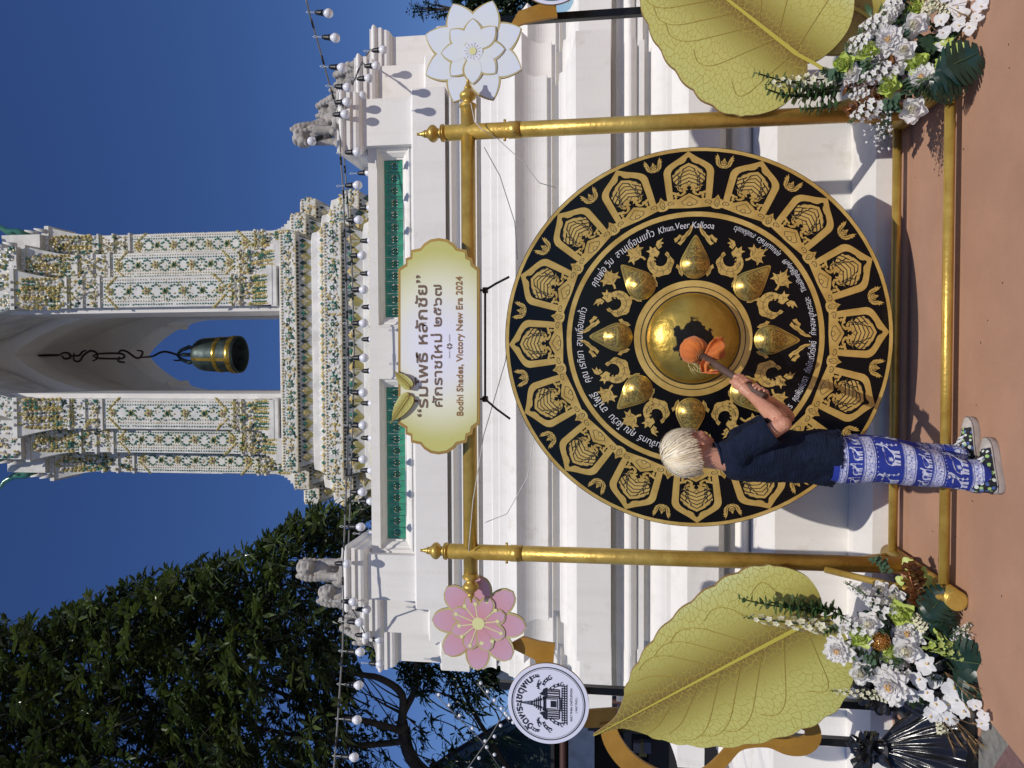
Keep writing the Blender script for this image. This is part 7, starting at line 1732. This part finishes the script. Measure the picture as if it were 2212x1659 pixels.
farl = Leg([(1790, 988, 42, .08), (1850, 982, 46, .08), (1950, 984, 34, .072), (2020, 987, 27, .062), (2066, 990, 26, .058), (2080, 990, 23, .05)], 3.30)
for leg, v1 in ((near, 2128), (farl, 2080)):
    b = MB(); leg.mesh(b, 1790, v1); bo(b, 'trouser_leg', BLUE)
def legpoly(b, leg, pts, v0, sc, a0, off=.0016, m=0):
    """2D print (x right, y up, in units of picture pixels) laid on the leg"""
    hw = leg.at(v0)[1]; out = []
    P2 = [Vector((x, y, 0)) for x, y in pts]; t3 = tessellate_polygon([P2])
    b.add([leg.p(a0+x*sc/hw, v0-y*sc, off) for x, y in pts], t3, m)
ELE = [(-5, 0), (-5.2, 3.5), (-6, 6), (-5.2, 9), (-3, 10.6), (0, 11), (2.5, 10.6), (3.6, 11.8), (5.4, 12), (6.6, 11), (7.6, 12.4), (8.6, 14), (8.2, 15.4), (9.4, 15.2), (9.8, 13.4), (8.8, 10.6), (7.4, 8.2), (6, 7.6), (5, 6.6), (4.8, 3.5), (5.4, 0), (3.2, 0), (2.9, 3.6), (2.2, 4.2), (2.0, 0), (.2, 0), (.2, 4), (-1.4, 4.2), (-1.6, 0), (-3.2, 0), (-3.1, 3.2), (-3.6, 3.4), (-3.7, 0)]
BIG = [(-9, -9), (-9.5, 2), (-7, 9), (-2, 12), (4, 11), (8, 12), (12, 9), (13, 4), (11, 1), (12.5, -4), (11, -9), (8.5, -9), (9, -4), (7, -2), (5, -5), (5.5, -10), (1.5, -10), (1, -3), (-3, -3), (-3.5, -10), (-7, -10)]
b = MB(); rr = random.Random(4)
for leg, rngs in ((near, [-1.45, -.75, -.05, .65, 1.35]), (farl, [.2, 1.0, 1.7])):
    for v0 in (1849, 1997):
        for a0 in rngs:
            legpoly(b, leg, ELE, v0, 1.75, a0); legpoly(b, leg, [(-5, 9), (-4.5, 16), (2, 16.5), (2.5, 9.5), (-1.5, 7.5)], v0, 1.0, a0-.03, .0021, 1)
            legpoly(b, leg, [(0, 0), (1.6, 1.6), (0, 3.2), (-1.6, 1.6)], v0-14, 1, a0+.34); legpoly(b, leg, [(0, 0), (2.4, 1), (0, 2), (-2.4, 1)], v0-2, 1, a0+.34); legpoly(b, leg, [(-.6, 0), (.6, 0), (.6, 26), (-.6, 26)], v0, 1, a0+.36)
    for v0, sh in ((1908, 0), (2056, .25)):
        for k, a0 in enumerate(rngs[::2] if leg is near else rngs):
            a1 = a0+sh; legpoly(b, leg, ELE, v0+22, 3.1, a1); legpoly(b, leg, [(-9, 16), (-8, 27), (2, 28), (4, 18), (-2, 13)], v0+22, 1.0, a1-.06, .0021, 1); legpoly(b, leg, [(-6, 17.5), (-5.5, 24.5), (0, 25.5), (1.5, 19), (-2, 16)], v0+22, 1.0, a1-.06, .0026, 0); legpoly(b, leg, [(14, 30), (16, 33), (15, 28)], v0+22, 1.0, a1, .0021, 1)
            for q in range(5): aa = a1+.62+.05*math.sin(q*2); legpoly(b, leg, [(0, -3), (2, -1), (4.5, 0), (2, 1.4), (0, 4), (-2, 1.4), (-4.5, 0), (-2, -1)], v0-22+q*10, rr.uniform(.7, 1.1), aa)
            legpoly(b, leg, [(-.5, -18), (.6, -18), (.9, 18), (0, 18)], v0, 1, a1+.62)
        for q in range(16): legpoly(b, leg, [(0, -1.4), (1.4, 0), (0, 1.4), (-1.4, 0)], v0-26, 1, -1.55+q*.21)
bo(b, 'elephant_print', [PRINT, mat('blue_print_line', (.05, .08, .36), .8)], kind='stuff')
b2 = MB()
for leg, rows in ((near, ((1803, 1821), (1852, 1879), (1938, 1966), (2000, 2027), (2086, 2112))), (farl, ((2000, 2026), (2050, 2076)))):
    b = MB()
    for v0, v1 in rows:
        b.grid(lambda u, q: leg.p(-2.2+4.4*u, v0+(v1-v0)*q, .0010), 60, 6, 0, True)
        for e_ in (v0+1, v0+4.5, v1-4.5, v1-1): b2.grid(lambda u, q: leg.p(-2.2+4.4*u, e_-.55+1.1*q, .0016), 60, 1, 0, True)
        for q in range(26): legpoly(b2, leg, [(0, -1.8), (1.5, 0), (0, 1.8), (-1.5, 0)], (v0+v1)/2+3*math.sin(q*2.1), rr.uniform(.7, 1.3), -1.7+q*.135, .0018)
    bo(b, 'white_print_band', BAND, kind='stuff')
bo(b2, 'blue_print_lines', mat('blue_print_line', (.05, .08, .36), .8), kind='stuff')
# ---------- high canvas shoes
CANV = mat('doodle_print_canvas', (.02, .03, .06), .8)
t = CANV.node_tree; Lk = t.links.new; bs = t.nodes['Principled BSDF']; tc = t.nodes.new('ShaderNodeTexCoord')
vo = t.nodes.new('ShaderNodeTexVoronoi'); vo.inputs['Scale'].default_value = 68; vo.inputs['Randomness'].default_value = .9; Lk(tc.outputs['Object'], vo.inputs[0])
m1 = t.nodes.new('ShaderNodeMath'); m1.operation = 'LESS_THAN'; m1.inputs[1].default_value = .50; Lk(vo.outputs['Distance'], m1.inputs[0])
sx_ = t.nodes.new('ShaderNodeSeparateColor'); Lk(vo.outputs['Color'], sx_.inputs[0]); rp = t.nodes.new('ShaderNodeValToRGB'); rp.color_ramp.interpolation = 'CONSTANT'; el = rp.color_ramp.elements; el[0].color = (.006, .007, .012, 1); el[1].position = .30; el[1].color = (.30, .48, .16, 1)
for ps, c_ in ((.48, (.05, .10, .28, 1)), (.66, (.55, .60, .52, 1)), (.82, (.10, .16, .32, 1))): e_ = el.new(ps); e_.color = c_
Lk(sx_.outputs[0], rp.inputs[0]); mx = t.nodes.new('ShaderNodeMix'); mx.data_type = 'RGBA'; mx.inputs[6].default_value = (.006, .007, .012, 1); Lk(m1.outputs[0], mx.inputs[0]); Lk(rp.outputs[0], mx.inputs[7]); Lk(mx.outputs[2], bs.inputs['Base Color'])
RUB = mat('off_white_rubber', (.52, .47, .42), .6, noise_amt=.25, nscale=30); BLK = mat('black_sole_stripe', (.015, .015, .018), .6); LACE = mat('white_lace', (.66, .66, .68), .8)
def shoe(heel, toe, top_c, name_label):
    """heel, toe on the ground; top_c = ankle centre"""
    d = (toe-heel); Ls = d.length; d.normalize(); s = Vector((-d.y, d.x, 0)); root = empty('shoe', (0, 0, 0)); root.parent = boy; root.location = -boy.location
    def pt(x, y, z): return heel+d*x+s*y+U_*z
    def hwid(t): return .5*np.interp(t, [0, .06, .2, .45, .7, .85, .95, 1.0], [.02, .048, .062, .062, .078, .074, .050, .008])
    def outl(k, n=44):
        t = (1-math.cos(2*PI*k/n))/2; return t, hwid(t)*(1 if k < n/2 else -1)
    b = MB(); n = 44; vs = []
    for z, gr in ((.0, .0), (.002, .002), (.026, .001), (.030, -.003)):
        for k in range(n): t, w_ = outl(k, n); vs.append(pt(t*(Ls+2*gr)-gr, w_+math.copysign(gr, w_), z+.010*max(0, t-.85)/.15*(1 if z < .02 else .6)))
    b.add(vs, [(i*n+k, i*n+(k+1) % n, (i+1)*n+(k+1) % n, (i+1)*n+k) for i in range(3) for k in range(n)], 0, True); b.add([vs[i] for i in range(n)], [tuple(range(n))]); b.add([vs[3*n+i] for i in range(n)], [tuple(range(n))]); b.build('sole', RUB, root)
    b = MB()
    for z in (.004, .0255): b.tube([pt(t*(Ls+.003)-.0015, w_*1.025, z+.010*max(0, t-.85)/.15*(1 if z < .02 else .6)) for t, w_ in [outl(k, n) for k in range(n+1)]], .0012, 5, cap=False)
    b.build('sole_stripe', BLK, root)
    # upper: cross sections from the heel to the toe
    prof = [(0.02, .030, .100), (.08, .055, .112), (.2, .060, .112), (.32, .058, .108), (.42, .060, .092), (.55, .066, .070), (.68, .072, .058), (.78, .0735, .052)]
    def section(x, w_, h, n=16): return [pt(x*Ls, -w_/2*math.cos(PI*k/(n-1))*(1-.18*math.sin(PI*k/(n-1))), .026+(h-.026)*math.sin(PI*k/(n-1))**.75) for k in range(n)]
    b = MB(); S = [section(*q) for q in prof]; m_ = 16; b.add([p for q in S for p in q], [(i*m_+k, i*m_+k+1, (i+1)*m_+k+1, (i+1)*m_+k) for i in range(len(S)-1) for k in range(m_-1)], 0, True)
    b.add(S[0], [tuple(range(m_))]); ac = pt(.17*Ls, 0, .10); b.tube([ac, ac.lerp(top_c, .5), top_c], [.040, .036, .034], 18); b.build('canvas_upper', CANV, root)
    b = MB(); prof2 = [(.77, .074, .0525), (.82, .071, .050), (.88, .063, .046), (.945, .044, .040), (.985, .016, .031)]; S = [section(*q) for q in prof2]; b.add([p for q in S for p in q], [(i*m_+k, i*m_+k+1, (i+1)*m_+k+1, (i+1)*m_+k) for i in range(len(S)-1) for k in range(m_-1)], 0, True); b.build('toe_cap', RUB, root)
    b = MB()
    for k in range(5):
        x = .62-.065*k; h = np.interp(x, [.32, .42, .55, .68], [.110, .094, .073, .059]); 
        for sg in (-1, 1): b.tube([pt(x*Ls, -sg*.022, h-.010), pt((x-.02)*Ls, 0, h+.004), pt((x-.045)*Ls, sg*.024, h-.002)], .0030, 6)
    x = .36; 
    for sg in (-1, 1):
        lp = [pt((x+.02*math.cos(a)+.02)*Ls, sg*(.012+.020*(1-math.cos(a))*.6), .106+.014*math.sin(a)) for a in [i*PI/5 for i in range(11)]]; b.tube(lp, .0028, 6); b.tube([pt(x*Ls, 0, .11), pt((x+.10)*Ls, sg*.020, .094), pt((x+.16)*Ls, sg*.034, .070)], .0026, 6)
    b.build('laces', LACE, root); return root
shoe(gnd(2168, 1066), gnd(2144, 946), I(2112, 1036, 3.15), 0)
shoe(gnd(2120, 1016), gnd(2104, 901), I(2066, 994, 3.33), 0)
# ================================================================ mallet
mal = empty('mallet', mh, 'wooden gong mallet with an orange cloth wrapped head held in both hands', 'mallet')
def mo(b, name, m_): o = b.build(name, m_, mal); o.location = -mal.location; return o
b = MB(); b.tube([mh, hend], [RH*1.05, RH*.92], 16); mo(b, 'handle', mat('brown_wood_handle', (.12, .07, .05), .65, col2=(.07, .038, .028), nscale=8, bump=.4, bscale=40))
ORG = mat('orange_robe_cloth', (.72, .20, .025), .8, col2=(.50, .12, .015), nscale=9, bump=.5, bscale=60, sheen=.2)
b = MB(); hx = hdir.orthogonal().normalized(); hy = hdir.cross(hx); hz = -hdir
def fo(u, v):
    a = 2*PI*u; t = PI*v; k = 1+.05*math.sin(a*9+3*v)*v**2+.025*math.sin(a*17+5*v)*v+.05*noise.noise(Vector((3*math.cos(a), 3*math.sin(a), 4*v))); r_ = .064*math.sin(t)**.7*k
    r_ = max(r_, .020 if v > .9 else 0); return mh+(hx*math.cos(a)+hy*math.sin(a))*r_-hz*(-.058*math.cos(t))
b.grid(fo, 60, 30, 0, True, wrap=True); mo(b, 'wrapped_head', ORG)
b = MB(); nk = mh+hdir*.060; b.tube([nk-hdir*.006, nk+hdir*.010], [.024, .021], 18); b.tube([nk+(hx*math.cos(a)+hy*math.sin(a))*.0245 for a in [i*PI/8 for i in range(17)]], .004, 6, cap=False); mo(b, 'cord_binding', mat('brown_binding', (.25, .09, .02), .8))
def flap(pts, thick=.0):
    """loose cloth tail: control rows from the neck to the free edge"""
    b = MB(); n = len(pts)
    def f(u, v):
        i = min(int(u*(n-1)), n-2); t = u*(n-1)-i; A, B = pts[i], pts[i+1]; a = A[0].lerp(B[0], t); c = A[1].lerp(B[1], t); p = a.lerp(c, v); return p+Vector((0, -1, 0))*(.014*math.sin(v*9+u*3)*(.3+u))+U_*(.004*math.sin(v*13))
    b.grid(f, 12, 14, 0, True); o = mo(b, 'cloth_tail', ORG); s_ = o.modifiers.new('t', 'SOLIDIFY'); s_.thickness = .0015; evalmesh(o); return o
IY = lambda x, y, Y: I(x, y, Y)
cz = lambda X, Y, D: I(1415.2+X*.2149, 713.1+Y*.2149, D)
flap([(cz(500, 240, 3.52), cz(515, 285, 3.52)), (cz(545, 130, 3.50), cz(560, 290, 3.49)), (cz(600, 70, 3.50), cz(640, 300, 3.47)), (cz(695, 70, 3.50), cz(705, 270, 3.48))])
flap([(cz(500, 270, 3.50), cz(520, 300, 3.50)), (cz(470, 300, 3.48), cz(560, 330, 3.46)), (cz(450, 350, 3.46), cz(540, 360, 3.43)), (cz(470, 430, 3.46), cz(560, 390, 3.43))])
flap([(cz(470, 430, 3.46), cz(560, 390, 3.43)), (cz(540, 440, 3.45), cz(590, 400, 3.42)), (cz(620, 435, 3.45), cz(635, 395, 3.42)), (cz(680, 390, 3.45), cz(650, 360, 3.42))])
b = MB(); r8 = random.Random(2)
for k in range(16):
    a0 = cz(r8.uniform(330, 440), r8.uniform(320, 370), 3.50); e_ = a0+Vector((-r8.uniform(.01, .06), -.01, -r8.uniform(.0, .05))); b.tube([a0, a0.lerp(e_, .5)+Vector((r8.uniform(-.01, .01), -.01, .008)), e_], [.002, .0017, .0008], 5)
mo(b, 'raffia_strands', mat('pale_raffia', (.45, .38, .16), .8))
